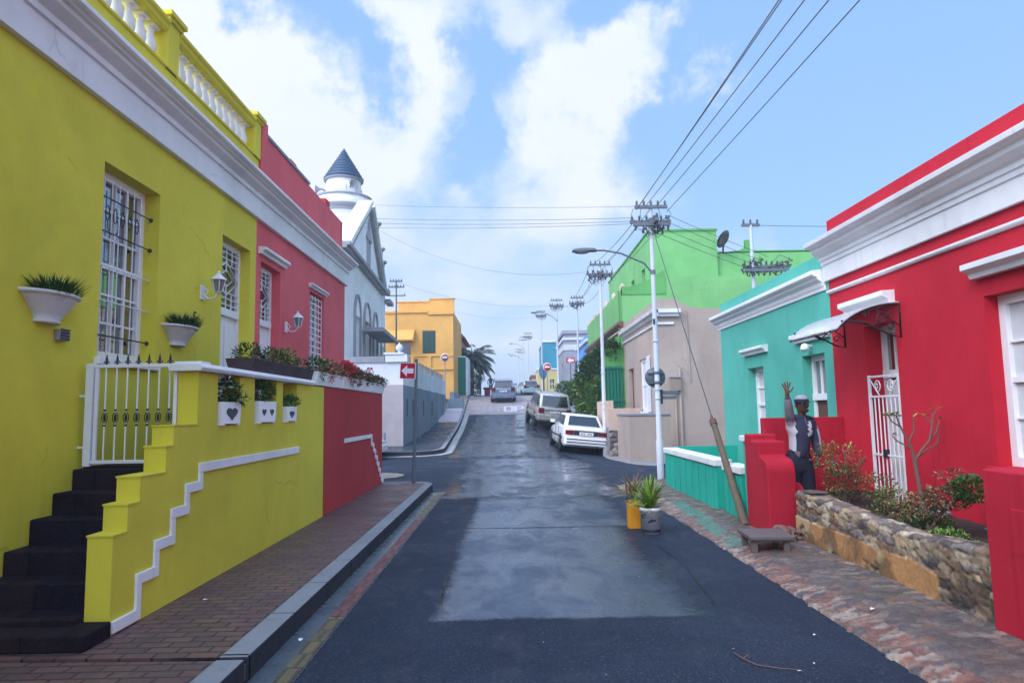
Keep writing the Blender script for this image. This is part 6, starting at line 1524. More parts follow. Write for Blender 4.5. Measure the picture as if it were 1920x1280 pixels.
# low bench
t = thing('low_bench', 'low grey slab bench on short legs in front of the crimson stair wall', 'bench', (2.8, 7.75, .05)); T = Matrix.Translation((2.79, 7.74, 0)) @ Matrix.Rotation(math.radians(-3), 4, 'Z')
mb = MB(); mb.box(-.23, .25, -.27, .25, .175, .215, 0, T); mb.box(-.20, .22, -.24, .22, .150, .175, 0, T); mb.build('top', 'bench_wood', t, bevel=.008)
for (x, y) in ((-.17, -.19), (-.17, .17), (.17, -.19), (.17, .17)): mb = MB(); mb.box(x-.03, x+.03, y-.03, y+.03, .035, .15, 0, T); mb.build('leg', 'bench_wood', t, bevel=.004)
# heap beside the planter
t = thing('rubbish_heap', 'small heap of dark stones and roots between the crimson stair wall and the stone planter', 'rubble', (3.45, 8.25, .05)); mb = MB()
for i in range(26):
    r0 = rnd.uniform(.025, .075); T = Matrix.Rotation(rnd.uniform(0, 3), 3, 'Z'); mb.sphere((3.24+rnd.uniform(-.14, .14), 8.20+rnd.uniform(-.12, .18), .07+rnd.uniform(0, .10)), (r0*1.3, r0, r0*.7), 7, 5, 0, T)
mb.build('stones', 'bark', t); mb = MB()
for i in range(8):
    a = rnd.uniform(2.4, 5.4); mb.tube([(3.26, 8.2, .12), (3.26+.14*math.cos(a), 8.2+.14*math.sin(a), .12+rnd.uniform(0, .08)), (3.26+.3*math.cos(a), 8.2+.28*math.sin(a), .06)], [.02, .014, .006], 5)
mb.build('roots', 'bark', t)

# frangipani tree in the planter
t = thing('frangipani_tree', 'bare forked frangipani tree with a few leaf tips beside the security gate', 'tree', (4.27, 7.2, .42)); mb = MB(); bx0, by0 = 4.27, 7.2
def br(pts, r): mb.tube([(bx0+x, by0+y, z) for x, y, z in pts], [q*(.70 if q > .025 else .52) for q in r], 8)
br([(0, 0, .40), (-.03, 0, .72), (-.05, .02, 1.02)], [.042, .034, .032])
br([(-.05, .02, 1.0), (.02, 0, 1.12), (.10, -.02, 1.22), (.14, -.02, 1.38), (.17, 0, 1.50)], [.028, .024, .022, .02, .017]); br([(.10, -.02, 1.22), (.20, .02, 1.30), (.245, .02, 1.42)], [.02, .018, .015]); br([(.14, -.02, 1.38), (.08, 0, 1.47)], [.018, .013]); br([(.17, 0, 1.46), (.21, 0, 1.53)], [.016, .012])
br([(-.05, .02, 1.0), (-.09, 0, 1.16), (-.15, .01, 1.30), (-.20, 0, 1.40), (-.22, 0, 1.48)], [.028, .024, .021, .018, .014]); br([(-.11, 0, 1.20), (-.03, .02, 1.33), (-.04, 0, 1.44)], [.02, .017, .013]); br([(-.18, .01, 1.36), (-.27, 0, 1.42), (-.31, 0, 1.49)], [.017, .014, .011]); br([(-.09, 0, 1.14), (-.22, .03, 1.22), (-.26, .03, 1.27)], [.017, .014, .011])
br([(-.05, .02, 1.02), (.08, .05, 1.10), (.22, .05, 1.18), (.25, .05, 1.30)], [.022, .018, .016, .012]); mb.build('trunk', 'bark', t)
g = MB()
for (x, y, z, n) in ((-.22, 0, 1.48, 12), (-.31, 0, 1.48, 14), (-.04, 0, 1.46, 4), (.245, .02, 1.43, 3), (.21, 0, 1.54, 3), (-.26, .03, 1.28, 4), (.08, 0, 1.48, 3)):
    for _ in range(n): a = rnd.uniform(0, 6.28); g.leaf((bx0+x, by0+y, z), (math.cos(a), math.sin(a), rnd.uniform(-.1, .8)), rnd.uniform(.05, .10), .028, rnd.choice((0, 0, 1)), .2)
g.build('crown', ['leaf_light', 'leaf_dry'], t, recalc=False)
t = thing('tree_ring', 'low pale concrete ring round the foot of the frangipani tree', 'planter ring', (4.25, 7.1, .42)); mb = MB(); mb.lathe([(.20, 0), (.22, .09), (.17, .09), (.16, .0)], (4.24, 7.12, .42), 18); mb.build('ring', 'concrete', t)
# planter bushes
def bush(label, cl, loc, stems, mats=('leaf_dark', 'leaf_mid', 'leaf_red', 'leaf_dry', 'leaf_light')):
    return shrub(label, cl, list(mats), loc, 'bush', 'bush', stems, .045, .022)
bush('reddish-tipped bush at the left end of the stone planter', [((3.78, 7.95, .74), (.20, .18, .18), 620, [0, 0, 1, 3]), ((3.75, 7.9, .98), (.28, .20, .20), 330, [1, 2, 3, 4]), ((4.05, 7.7, .70), (.22, .18, .15), 380, [0, 3, 1, 2]), ((3.62, 8.0, 1.02), (.16, .15, .14), 160, [2, 3, 1])],
     (3.8, 7.9, .4), [([(3.8, 7.95, .4), (3.75, 7.9, .7), (3.68, 7.9, 1.0)], .012), ([(3.82, 7.95, .4), (3.9, 7.85, .75), (3.98, 7.8, 1.0)], .010), ([(3.8, 7.95, .4), (3.85, 7.9, .8), (3.80, 7.9, 1.15)], .010)])
bush('dry brown ground plants in the middle of the stone planter', [((4.0, 7.2, .50), (.34, .28, .08), 600, [3, 3, 0, 1]), ((3.95, 6.75, .48), (.28, .28, .09), 700, [0, 3, 3]), ((4.1, 7.45, .60), (.20, .14, .11), 200, [1, 3, 4])], (4, 7, .4), [([(4, 7.2, .36), (3.9, 7.1, .55)], .012)])
bush('leaning dark bush at the right end of the stone planter', [((4.12, 6.22, .83), (.17, .2, .11), 900, [0, 0, 1]), ((3.98, 6.35, .74), (.22, .2, .10), 500, [0, 2, 3]), ((3.85, 6.5, .66), (.2, .2, .10), 420, [2, 3, 0]), ((4.02, 6.3, .95), (.14, .12, .05), 60, [2, 3]), ((3.80, 6.42, .50), (.25, .2, .07), 500, [0, 0, 3])],
     (3.85, 6.4, .4), [([(3.80, 6.42, .38), (3.92, 6.36, .60), (4.08, 6.25, .80)], .016), ([(3.82, 6.42, .38), (3.85, 6.45, .7), (3.9, 6.5, .85)], .010)])
bush('small fresh green weeds at the foot of the leaning bush', [((3.78, 6.05, .45), (.16, .14, .05), 300, [4, 1]), ((3.72, 5.75, .42), (.18, .14, .04), 180, [4, 1])], (3.78, 6.0, .4), None)

# litter --------------------------------------------------------------
for k, (x, y, s_) in enumerate(((1.72, 4.30, .015), (1.86, 4.42, .013), (2.10, 4.95, .014), (1.45, 4.70, .010), (-1.52, 5.05, .032), (.55, 4.3, .009), (2.72, 5.35, .028), (-2.4, 5.5, .018), (1.2, 6.7, .012), (.2, 4.9, .008))):
    z = .03+(PZ if x < -2 else 0)+(.03 if x > 2.4 else 0)-.022*(abs(x) < 2.3); mb = MB()
    a = rnd.uniform(0, 3); T = Matrix.Translation((x, y, z)) @ Matrix.Rotation(a, 4, 'Z')
    pts = [tuple(T @ Vector(q)) for q in ((-s_, -s_*.3, 0), (s_*.2, -s_*.5, s_*.2), (s_, s_*.1, .0), (s_*.1, s_*.5, s_*.25), (-s_*.7, s_*.3, .005))]
    mb.add(pts, [(0, 1, 2, 3, 4)]); mb.add([(p[0], p[1], p[2]+.002) for p in pts], [(0, 1, 2, 3, 4)])
    lab = {0: 'pale scrap of paper low on the right tarmac', 4: 'white paper scrap lying in the left gutter', 6: 'white scrap lying on the brown stone verge', 7: 'white scrap lying on the brick pavement'}.get(k, 'tiny pale scrap on the dark tarmac')
    tag(mb.build('litter', 'sign_white', org=(x, y, z), recalc=False), lab, 'litter', 'scraps of litter on the street')
mb = MB(); mb.tube([(1.43, 4.62, .012), (1.44, 4.50, .02), (1.50, 4.40, .012), (1.62, 4.34, .012), (1.74, 4.31, .012)], [.004, .005, .004, .003, .0015], 6); mb.tube([(1.44, 4.50, .015), (1.50, 4.54, .03)], .004, 5)
tag(mb.build('dry_twig', 'bark', org=(1.5, 4.45, 0)), 'dry brown curled twig lying on the tarmac near the bottom right', 'twig')
# ================================================================ VEHICLES
def ringpts(w, z0, z1, tuck=.90, n=None):
    """half-section of the lower body from sill to deck, mirrored"""
    h = z1-z0
    r = [(w*tuck, z0), (w*.985, z0+h*.18), (w, z0+h*.45), (w*.985, z0+h*.72), (w*.93, z0+h*.93), (w*.82, z1), (w*.4, z1+.012)]
    return r+[(-x, z) for x, z in reversed(r)]
def make_car(name, label, L, Wd, H, prof, cab, paint, loc, yaw, pitch, roll, opts, group=None):
    """prof: (y, half-width factor, z_low, z_deck); cab: (y_rear_base, y_rear_top, y_front_top, y_front_base, belt, roof)"""
    hw = Wd/2; t = thing(name, label, 'car', loc, group); O = Vector(loc)
    def P(mb, nm, mats, par=t, bevel=0, recalc=True):
        mb.v = [(x+O.x, y+O.y, z+O.z) for x, y, z in mb.v]; return mb.build(nm, mats, par, bevel, recalc)
    mb = MB(); rings = []
    for (y, f, z0, z1) in prof:
        rings.append([(x, y, z) for x, z in ringpts(hw*f, z0, z1)])
    k = len(rings[0]); vs = [p for r in rings for p in r]
    fs = [(i*k+j, i*k+(j+1) % k, (i+1)*k+(j+1) % k, (i+1)*k+j) for i in range(len(rings)-1) for j in range(k)]
    mb.add(vs, fs, 0, True); mb.add(rings[0], [tuple(range(k))]); mb.add(rings[-1], [tuple(range(k))])
    body = P(mb, 'body', paint, bevel=.02)
    yr, yt, ft, fb, zb, zt = cab; wb, wt = hw*.90, hw*opts.get('roofw', .70)
    # cabin: base, mid, shoulder and crowned roof rings
    def rect(y0, y1, w, z, c=.06): return [(-w, y0+c, z), (-w+c, y0, z), (w-c, y0, z), (w, y0+c, z), (w, y1-c, z), (w-c, y1, z), (-w+c, y1, z), (-w, y1-c, z)]
    R = [rect(yr, fb, wb, zb-.04), rect(yr, fb, wb, zb), rect(yr+(yt-yr)*.92, fb+(ft-fb)*.92, wb+(wt-wb)*.92, zb+(zt-zb)*.90), rect(yt+.05, ft-.05, wt-.03, zt-.012, .10), rect(yt+.30, ft-.30, wt*.6, zt, .1)]
    vs = [p for r in R for p in r]; mb = MB(); mb.add(vs, [(i*8+j, i*8+(j+1) % 8, (i+1)*8+(j+1) % 8, (i+1)*8+j) for i in range(4) for j in range(8)], 0, True); mb.add(R[-1], [tuple(range(8))])
    P(mb, 'cabin', paint, bevel=.02)
    def lerp(a, b, u): return tuple(a[i]+(b[i]-a[i])*u for i in range(3))
    def panel(a, b, c, d, off, u0, u1, v0, v1):      # a,b bottom; d,c top
        q = []
        for (u, v) in ((u0, v0), (u1, v0), (u1, v1), (u0, v1)): q.append(lerp(lerp(a, b, u), lerp(d, c, u), v))
        return [tuple(Vector(p)+Vector(off)) for p in q]
    lo, hi = R[1], R[2]
    mb = MB(); q = panel(lo[1], lo[2], hi[2], hi[1], (0, -.012, .004), .05, .95, .10, .93); mb.add(q+[(x, y+.01, z) for x, y, z in q], [(0, 1, 2, 3)]); P(mb, 'rear_window', 'car_glass', recalc=False)
    mb = MB(); q = panel(lo[5], lo[6], hi[6], hi[5], (0, .012, .004), .05, .95, .08, .93); mb.add(q, [(0, 1, 2, 3)]); P(mb, 'windscreen', 'car_glass', recalc=False)
    for sg, (a, b, c_, d_) in ((1, (lo[3], lo[4], hi[4], hi[3])), (-1, (lo[0], lo[7], hi[7], hi[0]))):
        for (u0, u1) in opts.get('side', ((.04, .30), (.33, .63), (.66, .96))):
            mb = MB(); q = panel(a, b, c_, d_, (sg*.010, 0, .002), u0, u1, .08, .92); mb.add(q, [(0, 1, 2, 3)]); P(mb, 'side_window', 'car_glass', recalc=False)
        mb = MB(); mb.box(sg*hw*.93, sg*(hw+.14), fb-.30, fb-.20, zb+.0, zb+.13); P(mb, 'mirror', opts.get('mirror', paint), bevel=.03)
        for yy in (yr+(fb-yr)*.33, yr+(fb-yr)*.63):
            mb = MB(); mb.box(sg*(hw*.985), sg*(hw*.985+.014), yy-.012+.0, yy+.10, zb-.14, zb-.115); P(mb, 'door_handle', 'car_black')
        if opts.get('strip'): mb = MB(); z_ = opts['strip']; mb.box(sg*hw*.99, sg*(hw+.012), -L*.40, L*.42, z_, z_+.055); P(mb, 'side_strip', opts.get('trim', 'car_black'))
    wr = opts.get('wheel', .30)
    for y in (opts.get('yrw', -L*.29), opts.get('yfw', L*.31)):
        for sg in (-1, 1):
            T = Matrix.Rotation(math.radians(90*sg), 4, 'Y'); c = (sg*(hw-.20), y, wr)
            mb = MB(); mb.lathe([(wr*.62, 0), (wr*.93, .0), (wr, .03), (wr, .17), (wr*.93, .20), (wr*.62, .205)], c, 24, T=T); w = P(mb, 'wheel', 'black')
            mb = MB(); mb.lathe([(.001, .17), (wr*.18, .175), (wr*.22, .165), (wr*.55, .17), (wr*.62, .19), (wr*.64, .205)], c, 20, T=T)
            for s_ in range(5):
                a = s_*2*math.pi/5; T2 = T @ Matrix.Rotation(a, 4, 'Z'); mb.box(-.035, .035, wr*.15, wr*.6, .168, .195, 0, Matrix.Translation(c) @ T2)
            P(mb, 'rim', 'chrome', w)
            mb = MB(); mb.lathe([(.001, .198), (wr*1.16, .198), (wr*1.16, .2035), (.001, .2035)], (sg*(hw-.205), y, wr+.02), 24, T=T); P(mb, 'wheel_arch', 'car_black')
    yb = prof[0][0]
    bz0, bz1 = opts['bumper']; fbm = prof[1][1]
    mb = MB(); mb.prism([(-hw*.98, yb+.26), (-hw*.97, yb-.02), (-hw*.86, yb-.10), (hw*.86, yb-.10), (hw*.97, yb-.02), (hw*.98, yb+.26)], 'z', bz0, bz1); P(mb, 'rear_bumper', opts.get('bump_mat', paint), bevel=.025)
    if opts.get('bumper_line'):
        for dz in (.08, .19):
            mb = MB(); mb.box(-hw*.87, hw*.87, yb-.108, yb-.09, bz0+dz, bz0+dz+.03); P(mb, 'bumper_strip', 'car_black')
    mb = MB(); mb.prism([(-hw*.95, prof[-1][0]-.2), (-hw*.9, prof[-1][0]+.02), (-hw*.6, prof[-1][0]+.09), (hw*.6, prof[-1][0]+.09), (hw*.9, prof[-1][0]+.02), (hw*.95, prof[-1][0]-.2)], 'z', bz0, bz1-.05); P(mb, 'front_bumper', opts.get('bump_mat', paint), bevel=.025)
    lz0, lz1, lw = opts['lamp']
    for sg in (-1, 1):
        mb = MB(); mb.prism([(sg*hw*.90, yb+.09), (sg*hw*.93, yb+.01), (sg*hw*.80, yb-.028), (sg*(hw*.80-lw), yb-.028), (sg*(hw*.80-lw), yb+.05)], 'z', lz0, lz1); P(mb, 'tail_lamp', 'lamp_red', bevel=.01)
        mb = MB(); ye = prof[-1][0]; mb.prism([(sg*hw*.90, ye-.16), (sg*hw*.86, ye-.02), (sg*hw*.48, ye+.03), (sg*hw*.48, ye-.05)], 'z', lz0-.08, lz1-.12); P(mb, 'headlight', 'glass_pale', bevel=.01)
    if opts.get('band'):
        b0, b1, bm = opts['band']; mb = MB(); mb.box(-(hw*.80-lw)+.01, (hw*.80-lw)-.01, yb-.022, yb+.05, b0, b1); P(mb, 'rear_band', bm)
    pz = opts.get('plate', .72); mb = MB(); mb.box(-.25, .25, yb-.045, yb-.02, pz, pz+.11); pl = P(mb, 'number_plate', 'sign_white')
    mb = MB(); [mb.box(-.20+.06*i, -.165+.06*i, yb-.0465, yb-.0445, pz+.03, pz+.08) for i in (0, 1, 2, 4, 5, 6)]; P(mb, 'plate_lettering', 'print_dark', pl)
    mb = MB(); mb.tube([(hw*.5, yb+.2, bz0-.03), (hw*.5, yb-.09, bz0-.04)], .025, 8); P(mb, 'exhaust', 'iron_dark')
    mb = MB(); mb.box(-hw*.8, hw*.8, yb+.3, prof[-1][0]-.3, .18, prof[2][2]+.10); P(mb, 'underbody', 'car_black')
    if opts.get('spoiler'): mb = MB(); mb.prism([(-wt, yt+.12), (-wt*.95, yt-.10), (wt*.95, yt-.10), (wt, yt+.12)], 'z', zt-.07, zt-.03); P(mb, 'spoiler', paint, bevel=.01)
    if opts.get('wiper'): mb = MB(); mb.tube([(0, yr-.01, zb+.06), (.3, yr+.03, zb+.16)], .012, 5); P(mb, 'wiper', 'car_black')
    if opts.get('rack'):
        for sg in (-1, 1): mb = MB(); mb.tube([(sg*wt*.88, yt+.2, zt-.01), (sg*wt*.88, yt+.3, zt+.05), (sg*wt*.88, ft-.5, zt+.05), (sg*wt*.88, ft-.4, zt-.01)], .018, 6); P(mb, 'roof_rail', 'car_black')
    if opts.get('lines'):
        mb = MB()
        for sg in (-1, 1):
            for yy in (yr+(fb-yr)*.32, yr+(fb-yr)*.645, fb-.10): mb.box(sg*(hw*.99), sg*(hw+.003), yy-.006, yy+.006, prof[2][2]+.1, zb-.05)
        P(mb, 'door_gap', 'car_black')
    t.rotation_euler = (pitch, roll, yaw)
    return t
# slope of the street where each car stands
def slope(y0, y1): return math.atan2(zr(y1)-zr(y0), y1-y0)
sedan = [(-2.1, .90, .30, .84), (-2.02, .96, .24, .93), (-1.7, .99, .20, .96), (-1.05, 1, .19, .95), (0, 1, .19, .90), (1.0, 1, .19, .88), (1.75, .97, .22, .80), (2.05, .92, .28, .70), (2.15, .84, .34, .62)]
make_car('parked_car', 'white boxy sedan parked below the beige car, beside the second pole', 4.3, 1.64, 1.37, sedan, (-1.55, -1.0, .35, 1.05, .92, 1.37), 'paint_white', (2.50, 26.85, zg(2.5, 26.85)+.02), math.radians(4), slope(25.4, 28.3), math.radians(5.8),
         dict(bumper=(.30, .56), lamp=(.65, .81, .20), band=(.65, .815, 'car_black'), plate=.66, strip=.50, wheel=.29, bumper_line=True, lines=True, roofw=.72))
suv = [(-2.2, .90, .50, 1.02), (-2.14, .97, .42, 1.08), (-1.8, 1, .36, 1.10), (-1.0, 1, .36, 1.08), (0, 1, .36, 1.06), (1.1, 1, .36, 1.08), (1.85, .97, .40, 1.00), (2.15, .92, .46, .88), (2.25, .84, .52, .78)]
make_car('parked_car', 'beige four-wheel-drive wagon parked uphill in front of the hedge', 4.5, 1.86, 1.86, suv, (-2.12, -1.72, .35, 1.15, 1.12, 1.84), 'paint_beige', (1.95, 37.6, zg(1.95, 37.6)+.02), math.radians(7), slope(36, 39.2), math.radians(5.5),
         dict(bumper=(.50, .78), lamp=(.84, 1.10, .17), band=(1.0, 1.06, 'chrome'), plate=.86, wheel=.39, wiper=True, rack=True, lines=True, roofw=.80, side=((.03, .27), (.31, .60), (.64, .95)), strip=.62, trim='paint_beige'))
hatch = [(-1.95, .90, .40, .92), (-1.90, .97, .30, .98), (-1.6, 1, .22, 1.0), (-.9, 1, .20, .98), (0, 1, .20, .95), (.9, 1, .20, .93), (1.5, .96, .24, .86), (1.85, .90, .30, .74), (1.95, .8, .36, .64)]
hopt = dict(bumper=(.34, .60), lamp=(.78, 1.05, .16), plate=.74, wheel=.31, wiper=True, spoiler=True, lines=True, roofw=.74, side=((.04, .26), (.30, .60), (.64, .95)))
make_car('moving_car', 'silver-blue hatchback with red tail lamps driving over the brick crossing', 3.9, 1.72, 1.52, hatch, (-1.88, -1.55, .30, 1.05, .97, 1.52), 'paint_silver', (-.50, 49.2, zg(-.5, 49.2)+.02), math.radians(1), slope(47.7, 50.7), 0, hopt)
make_car('parked_car', 'pale mint hatchback at the crest right of the silver car', 3.9, 1.70, 1.48, hatch, (-1.88, -1.5, .30, 1.05, .97, 1.48), 'paint_mint', (1.65, 66.5, zr(66.5)+.02), math.radians(12), 0, 0, dict(hopt, band=(.82, .96, 'car_black')))
make_car('parked_car', 'white car nose peeping out behind the end of the red porch wall', 3.9, 1.66, 1.45, hatch, (-1.88, -1.5, .30, 1.05, .97, 1.45), 'paint_white', (-6.15, 22.6, .02), math.radians(-90), 0, 0, hopt)
M['cap_grey'] = plain('cap_cloth', (.30, .30, .33), .9, var=.3, scale=20)
# ================================================================ PERSON
def skin_mesh(name, joints, edges, mats, parent, sub=2, matf=None, root=0):
    """one continuous surface grown round a jointed skeleton"""
    o0 = ORG[parent.name]; me = bpy.data.meshes.new(name+'_cage')
    me.from_pydata([(p[0]-o0[0], p[1]-o0[1], p[2]-o0[2]) for p, r in joints], edges, [])
    ob = bpy.data.objects.new(name, me); COL.objects.link(ob)
    sm = ob.modifiers.new('skin', 'SKIN'); sm.use_smooth_shade = True
    ss = ob.modifiers.new('sub', 'SUBSURF'); ss.levels = sub; ss.render_levels = sub
    for i, (p, r) in enumerate(joints):
        v = me.skin_vertices[0].data[i]; v.radius = r if isinstance(r, tuple) else (r, r); v.use_root = (i == root)
    dg = bpy.context.evaluated_depsgraph_get(); ev = ob.evaluated_get(dg); m2 = bpy.data.meshes.new_from_object(ev)
    ob.modifiers.clear(); ob.data = m2; bpy.data.meshes.remove(me)
    m2.materials.clear()
    for mm in mats: m2.materials.append(M[mm])
    for p in m2.polygons:
        p.use_smooth = True
        if matf: p.material_index = matf(p.center[0]+o0[0], p.center[1]+o0[1], p.center[2]+o0[2])
        else: p.material_index = 0
    ob.parent = parent; ORG[ob.name] = o0; return ob
PX, PY = 3.72, 8.72
pe = thing('person', 'person in navy and white jacket, dark trousers and cap waving by the crimson wall', 'person', (PX, PY, .06))
def hand(J, E, wrist_i, w, dirn, side_, normal, curl, s=1.0):
    """palm and five separate fingers grown from the wrist joint; dirn along the fingers, side_ toward the thumb"""
    w = Vector(w); d = Vector(dirn).normalized(); sd_ = Vector(side_).normalized(); n = Vector(normal).normalized()
    J.append((tuple(w+d*.045*s), (.030*s, .016*s))); palm = len(J)-1; E.append((wrist_i, palm))
    for k, (o, L) in enumerate(((.030, .070), (.010, .080), (-.011, .075), (-.031, .058))):
        base = w+d*.088*s+sd_*o*s; p1 = base+d*L*.45*s+sd_*o*.35*s+n*curl*.012; p2 = base+d*L*(1.0-.5*curl)*s+sd_*o*.6*s+n*curl*.05
        J.append((tuple(base), .0115*s)); a = len(J)-1; E.append((palm, a)); J.append((tuple(p1), .0095*s)); J.append((tuple(p2), .0075*s)); E.append((a, a+1)); E.append((a+1, a+2))
    t0 = w+d*.03*s+sd_*.036*s; J.append((tuple(t0), .012*s)); a = len(J)-1; E.append((palm, a)); J.append((tuple(t0+d*.030*s+sd_*.026*s), .0105*s)); J.append((tuple(t0+d*.058*s+sd_*.038*s+n*.01), .008*s)); E.append((a, a+1)); E.append((a+1, a+2))
# joints of the body
hip = (3.70, 8.74, .92)
J = [(hip, (.115, .085)), ((3.715, 8.74, 1.05), (.105, .075)), ((3.73, 8.73, 1.22), (.115, .08)), ((3.745, 8.72, 1.34), (.105, .07)), ((3.75, 8.71, 1.455), (.050, .05)), ((3.755, 8.70, 1.51), (.050, .052)),
     ((3.757, 8.685, 1.565), (.066, .078)), ((3.758, 8.685, 1.63), (.076, .092)), ((3.757, 8.695, 1.69), (.062, .075))]
E_ = [(i, i+1) for i in range(8)]
# raised right arm
J += [((3.615, 8.71, 1.405), .058), ((3.560, 8.60, 1.47), .044), ((3.520, 8.53, 1.62), .036), ((3.502, 8.50, 1.745), .026)]; E_ += [(3, 9), (9, 10), (10, 11), (11, 12)]
hand(J, E_, 12, (3.502, 8.50, 1.745), (-.05, -.04, 1), (1, -.25, .0), (.1, -1, 0), .12, 1.0)
# lowered left arm
k = len(J); J += [((3.880, 8.71, 1.385), .058), ((3.915, 8.70, 1.16), .044), ((3.905, 8.66, 1.02), .034), ((3.895, 8.64, .935), .024)]; E_ += [(3, k), (k, k+1), (k+1, k+2), (k+2, k+3)]
hand(J, E_, k+3, (3.895, 8.64, .935), (-.05, -.15, -1), (-.9, -.4, .1), (-.4, .8, 0), .8, .85)
# legs
for sx in (-1, 1):
    k = len(J); x0 = 3.70+sx*.085
    J += [((x0, 8.74, .84), (.095, .10)), ((x0-.01, 8.72, .50), (.062, .066)), ((x0-.02, 8.76, .30), (.058, .06)), ((x0-.02, 8.77, .13), (.040, .045)), ((x0-.02+sx*.015, 8.68, .085), (.042, .028)), ((x0-.02+sx*.03, 8.60, .08), (.038, .022))]
    E_ += [(0, k), (k, k+1), (k+1, k+2), (k+2, k+3), (k+3, k+4), (k+4, k+5)]
skin_mesh('body', J, E_, ['skin'], pe)
# face details
mb = MB(); mb.sphere((3.728, 8.603, 1.628), (.012, .008, .008), 8, 6, 0); mb.sphere((3.785, 8.603, 1.628), (.012, .008, .008), 8, 6, 0); mb.sphere((3.728, 8.597, 1.628), (.005, .004, .005), 6, 5, 1); mb.sphere((3.785, 8.597, 1.628), (.005, .004, .005), 6, 5, 1); mb.build('eyes', ['sign_white', 'car_black'], pe)
mb = MB(); mb.tube([(3.757, 8.60, 1.63), (3.757, 8.588, 1.605), (3.757, 8.578, 1.592)], [.008, .011, .015], 8); mb.sphere((3.757, 8.585, 1.590), (.018, .012, .010), 8, 6); mb.sphere((3.678, 8.69, 1.61), (.010, .018, .030), 8, 6); mb.sphere((3.838, 8.69, 1.61), (.010, .018, .030), 8, 6); mb.build('nose_and_ears', 'skin', pe)
mb = MB(); mb.sphere((3.757, 8.598, 1.560), (.024, .008, .007), 8, 6); mb.build('mouth', 'door_brown', pe)
mb = MB(); mb.tube([(3.72, 8.605, 1.548), (3.73, 8.60, 1.530), (3.757, 8.597, 1.522), (3.785, 8.60, 1.530), (3.795, 8.605, 1.548)], .014, 6); mb.tube([(3.728, 8.597, 1.576), (3.757, 8.59, 1.579), (3.786, 8.597, 1.576)], .006, 5); mb.build('beard', 'black', pe)
# cap: white crown, dark band and peak
mb = MB(); c = (3.757, 8.69, 1.665); mb.lathe([(.001, .072), (.035, .070), (.062, .056), (.078, .032), (.084, .0), (.083, -.018)], c, 20, T=Matrix.Diagonal((1, 1.12, 1, 1))); 
mb.lathe([(.083, .020), (.0875, .012), (.087, -.026), (.080, -.028)], c, 20, mi=1, T=Matrix.Diagonal((1, 1.12, 1, 1)))
mb.prism([(3.757+.075*math.cos(a), 8.605+.085*math.sin(a)) for a in np.linspace(math.pi, 2*math.pi, 10)], 'z', 1.642, 1.652, 1); mb.build('cap', ['cap_grey', 'cloth_dark'], pe)
# jacket: torso, both sleeves
JJ = [((3.702, 8.74, .90), (.150, .115)), ((3.715, 8.74, 1.08), (.170, .130)), ((3.73, 8.73, 1.22), (.168, .128)), ((3.745, 8.72, 1.36), (.168, .120)), ((3.75, 8.71, 1.43), (.115, .090)), ((3.752, 8.705, 1.485), (.075, .072)),
      ((3.615, 8.71, 1.405), .080), ((3.560, 8.60, 1.47), .064), ((3.520, 8.53, 1.62), .053), ((3.505, 8.505, 1.715), .040), ((3.880, 8.71, 1.385), .080), ((3.915, 8.70, 1.16), .064), ((3.907, 8.662, 1.03), .054), ((3.898, 8.645, .95), .042)]
JE = [(0, 1), (1, 2), (2, 3), (3, 4), (4, 5), (3, 6), (6, 7), (7, 8), (8, 9), (3, 10), (10, 11), (11, 12), (12, 13)]
def jm(x, y, z):
    if z > 1.685 and x < 3.6: return 0
    if x < 3.61 and z > 1.40 and y < 8.68: return 2
    if x < 3.635 and 1.05 < z < 1.42: return 1
    if x < 3.66 and z <= 1.05: return 2
    if x > 3.92 and 1.05 < z < 1.36: return 1
    if abs(x-3.80) < .022 and 1.22 < z < 1.40 and y < 8.66: return 1
    return 0
skin_mesh('jacket', JJ, JE, ['jacket', 'jacket_white', 'jacket_grey'], pe, matf=jm)
mb = MB(); mb.tube([(3.752, 8.62, 1.02), (3.757, 8.598, 1.2), (3.765, 8.60, 1.36), (3.76, 8.63, 1.46)], .006, 5); mb.build('zip', 'galv', pe)
TJ = [((3.70, 8.74, 1.10), (.140, .105)), (hip, (.155, .122))]; TE = [(0, 1)]
for sx in (-1, 1):
    k = len(TJ); x0 = 3.70+sx*.082
    TJ += [((x0, 8.74, .82), (.122, .118)), ((x0-.005, 8.72, .50), (.108, .105)), ((x0-.01, 8.755, .30), (.100, .100)), ((x0-.01, 8.76, .14), (.094, .098)), ((x0-.01, 8.755, .105), (.090, .095))]; TE += [(1, k), (k, k+1), (k+1, k+2), (k+2, k+3), (k+3, k+4)]
skin_mesh('trousers', TJ, TE, ['trousers'], pe)
for sx in (-1, 1):
    x0 = 3.70+sx*.085-.02; mb = MB(); mb.sphere((x0+sx*.01, 8.70, .10), (.052, .12, .045), 12, 8); mb.box(x0-.045, x0+.05, 8.59, 8.82, .055, .075); mb.build('shoe', 'shoe', pe, bevel=.01)

pe.location.x -= .06
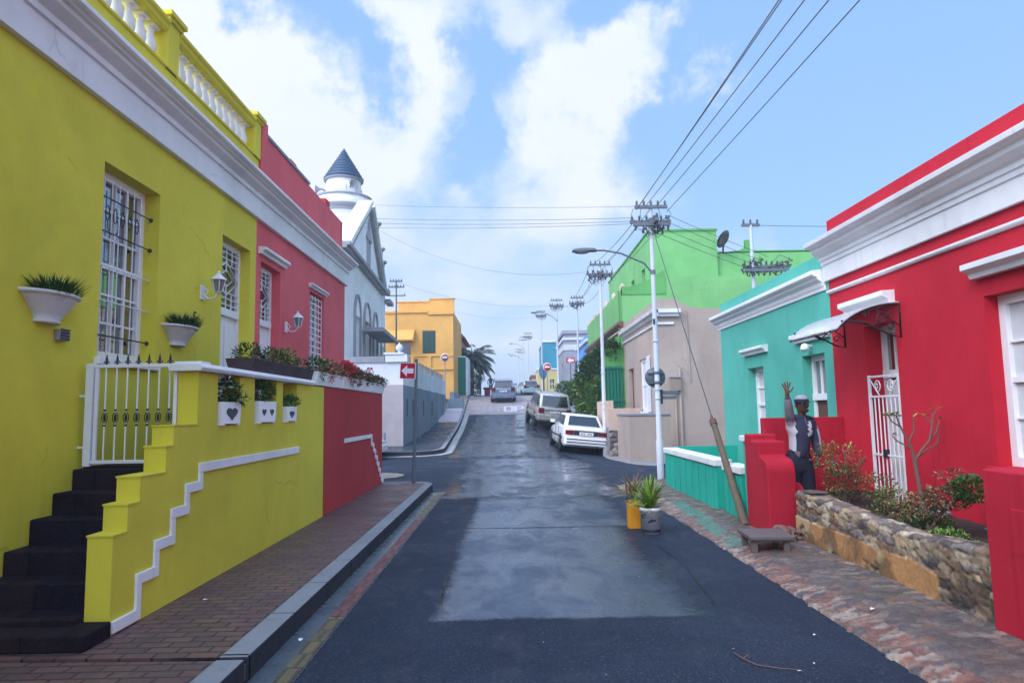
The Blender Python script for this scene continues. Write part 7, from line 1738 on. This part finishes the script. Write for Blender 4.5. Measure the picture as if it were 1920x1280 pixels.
# distant people on the crest: small but whole figures
def small_person(x, y, z, h, label, top, legs, walk):
    t = thing('person', label, 'person', (x, y, z)); k = h/1.7
    def q(a, b, c): return (x+a*k, y+b*k, z+c*k)
    J = [(q(0, 0, .92), (.13*k, .09*k)), (q(0, 0, 1.15), (.14*k, .09*k)), (q(0, 0, 1.38), (.15*k, .09*k)), (q(0, 0, 1.48), .05*k), (q(0, 0, 1.56), .075*k), (q(0, 0, 1.66), .07*k)]; E = [(i, i+1) for i in range(5)]
    for s_ in (-1, 1):
        n = len(J); J += [(q(s_*.20, 0, 1.36), .05*k), (q(s_*.24, .04*s_*walk, 1.10), .04*k), (q(s_*.23, -.10*s_*walk, .88), .03*k)]; E += [(2, n), (n, n+1), (n+1, n+2)]
        n = len(J); J += [(q(s_*.09, 0, .82), .085*k), (q(s_*.09, .08*s_*walk, .46), .06*k), (q(s_*.09, .14*s_*walk, .06), .045*k), (q(s_*.10, .14*s_*walk-.14, .04), .035*k)]; E += [(0, n), (n, n+1), (n+1, n+2), (n+2, n+3)]
    z0 = z
    skin_mesh('body', J, E, ['skin', top, legs], t, 1, lambda a, b, c: 0 if c > z0+1.48*k else (2 if c < z0+.92*k else 1))
small_person(-2.55, 56.5, zr(56.5)+.15, 1.65, 'person in dark clothes standing below the palm tree at the crest', 'cloth_dark', 'trousers', .2)
small_person(-1.62, 57.5, zr(57.5), 1.68, 'person in dark blue standing just left of the silver car', 'cloth_dark', 'cloth_dark', 1)
mb = MB(); mb.box(-2.25, -1.75, 60, 60.4, zr(60), zr(60)+.55); mb.box(-2.35, -1.65, 59.9, 60.5, zr(60)+.55, zr(60)+.75)
t = thing('barrier', 'small red block barrier between the two people at the crest', 'barrier', (-2, 60, zr(60))); mb.build('block', 'cloth_red', t, bevel=.06)
t = thing('gate_post', 'thin pale post with a ball top beside the palm tree on the crest', 'post', (-2.6, 60.0, zr(60)))
mb = MB(); mb.box(-2.68, -2.52, 59.9, 60.1, zr(60), zr(60)+2.1); mb.build('shaft', 'grey_wall', t, bevel=.02); mb = MB(); mb.sphere((-2.6, 60, zr(60)+2.22), .13, 10, 7); mb.build('ball', 'grey_wall', t)
print('objects', len(bpy.data.objects))
# ================================================================ AIR
mb = MB(); mb.box(-70, 70, -14, 480, -22, 24)
hz_ = mb.build('haze', 'black', recalc=True); hm = bpy.data.materials.new('haze'); hm.use_nodes = True
n_ = hm.node_tree.nodes; n_.remove(n_['Principled BSDF']); pv = n_.new('ShaderNodeVolumePrincipled')
pv.inputs['Color'].default_value = (.80, .88, 1, 1); pv.inputs['Density'].default_value = .0020; pv.inputs['Anisotropy'].default_value = .3
hm.node_tree.links.new(pv.outputs[0], n_['Material Output'].inputs['Volume']); hz_.data.materials[0] = hm; tag(hz_, kind='stuff')
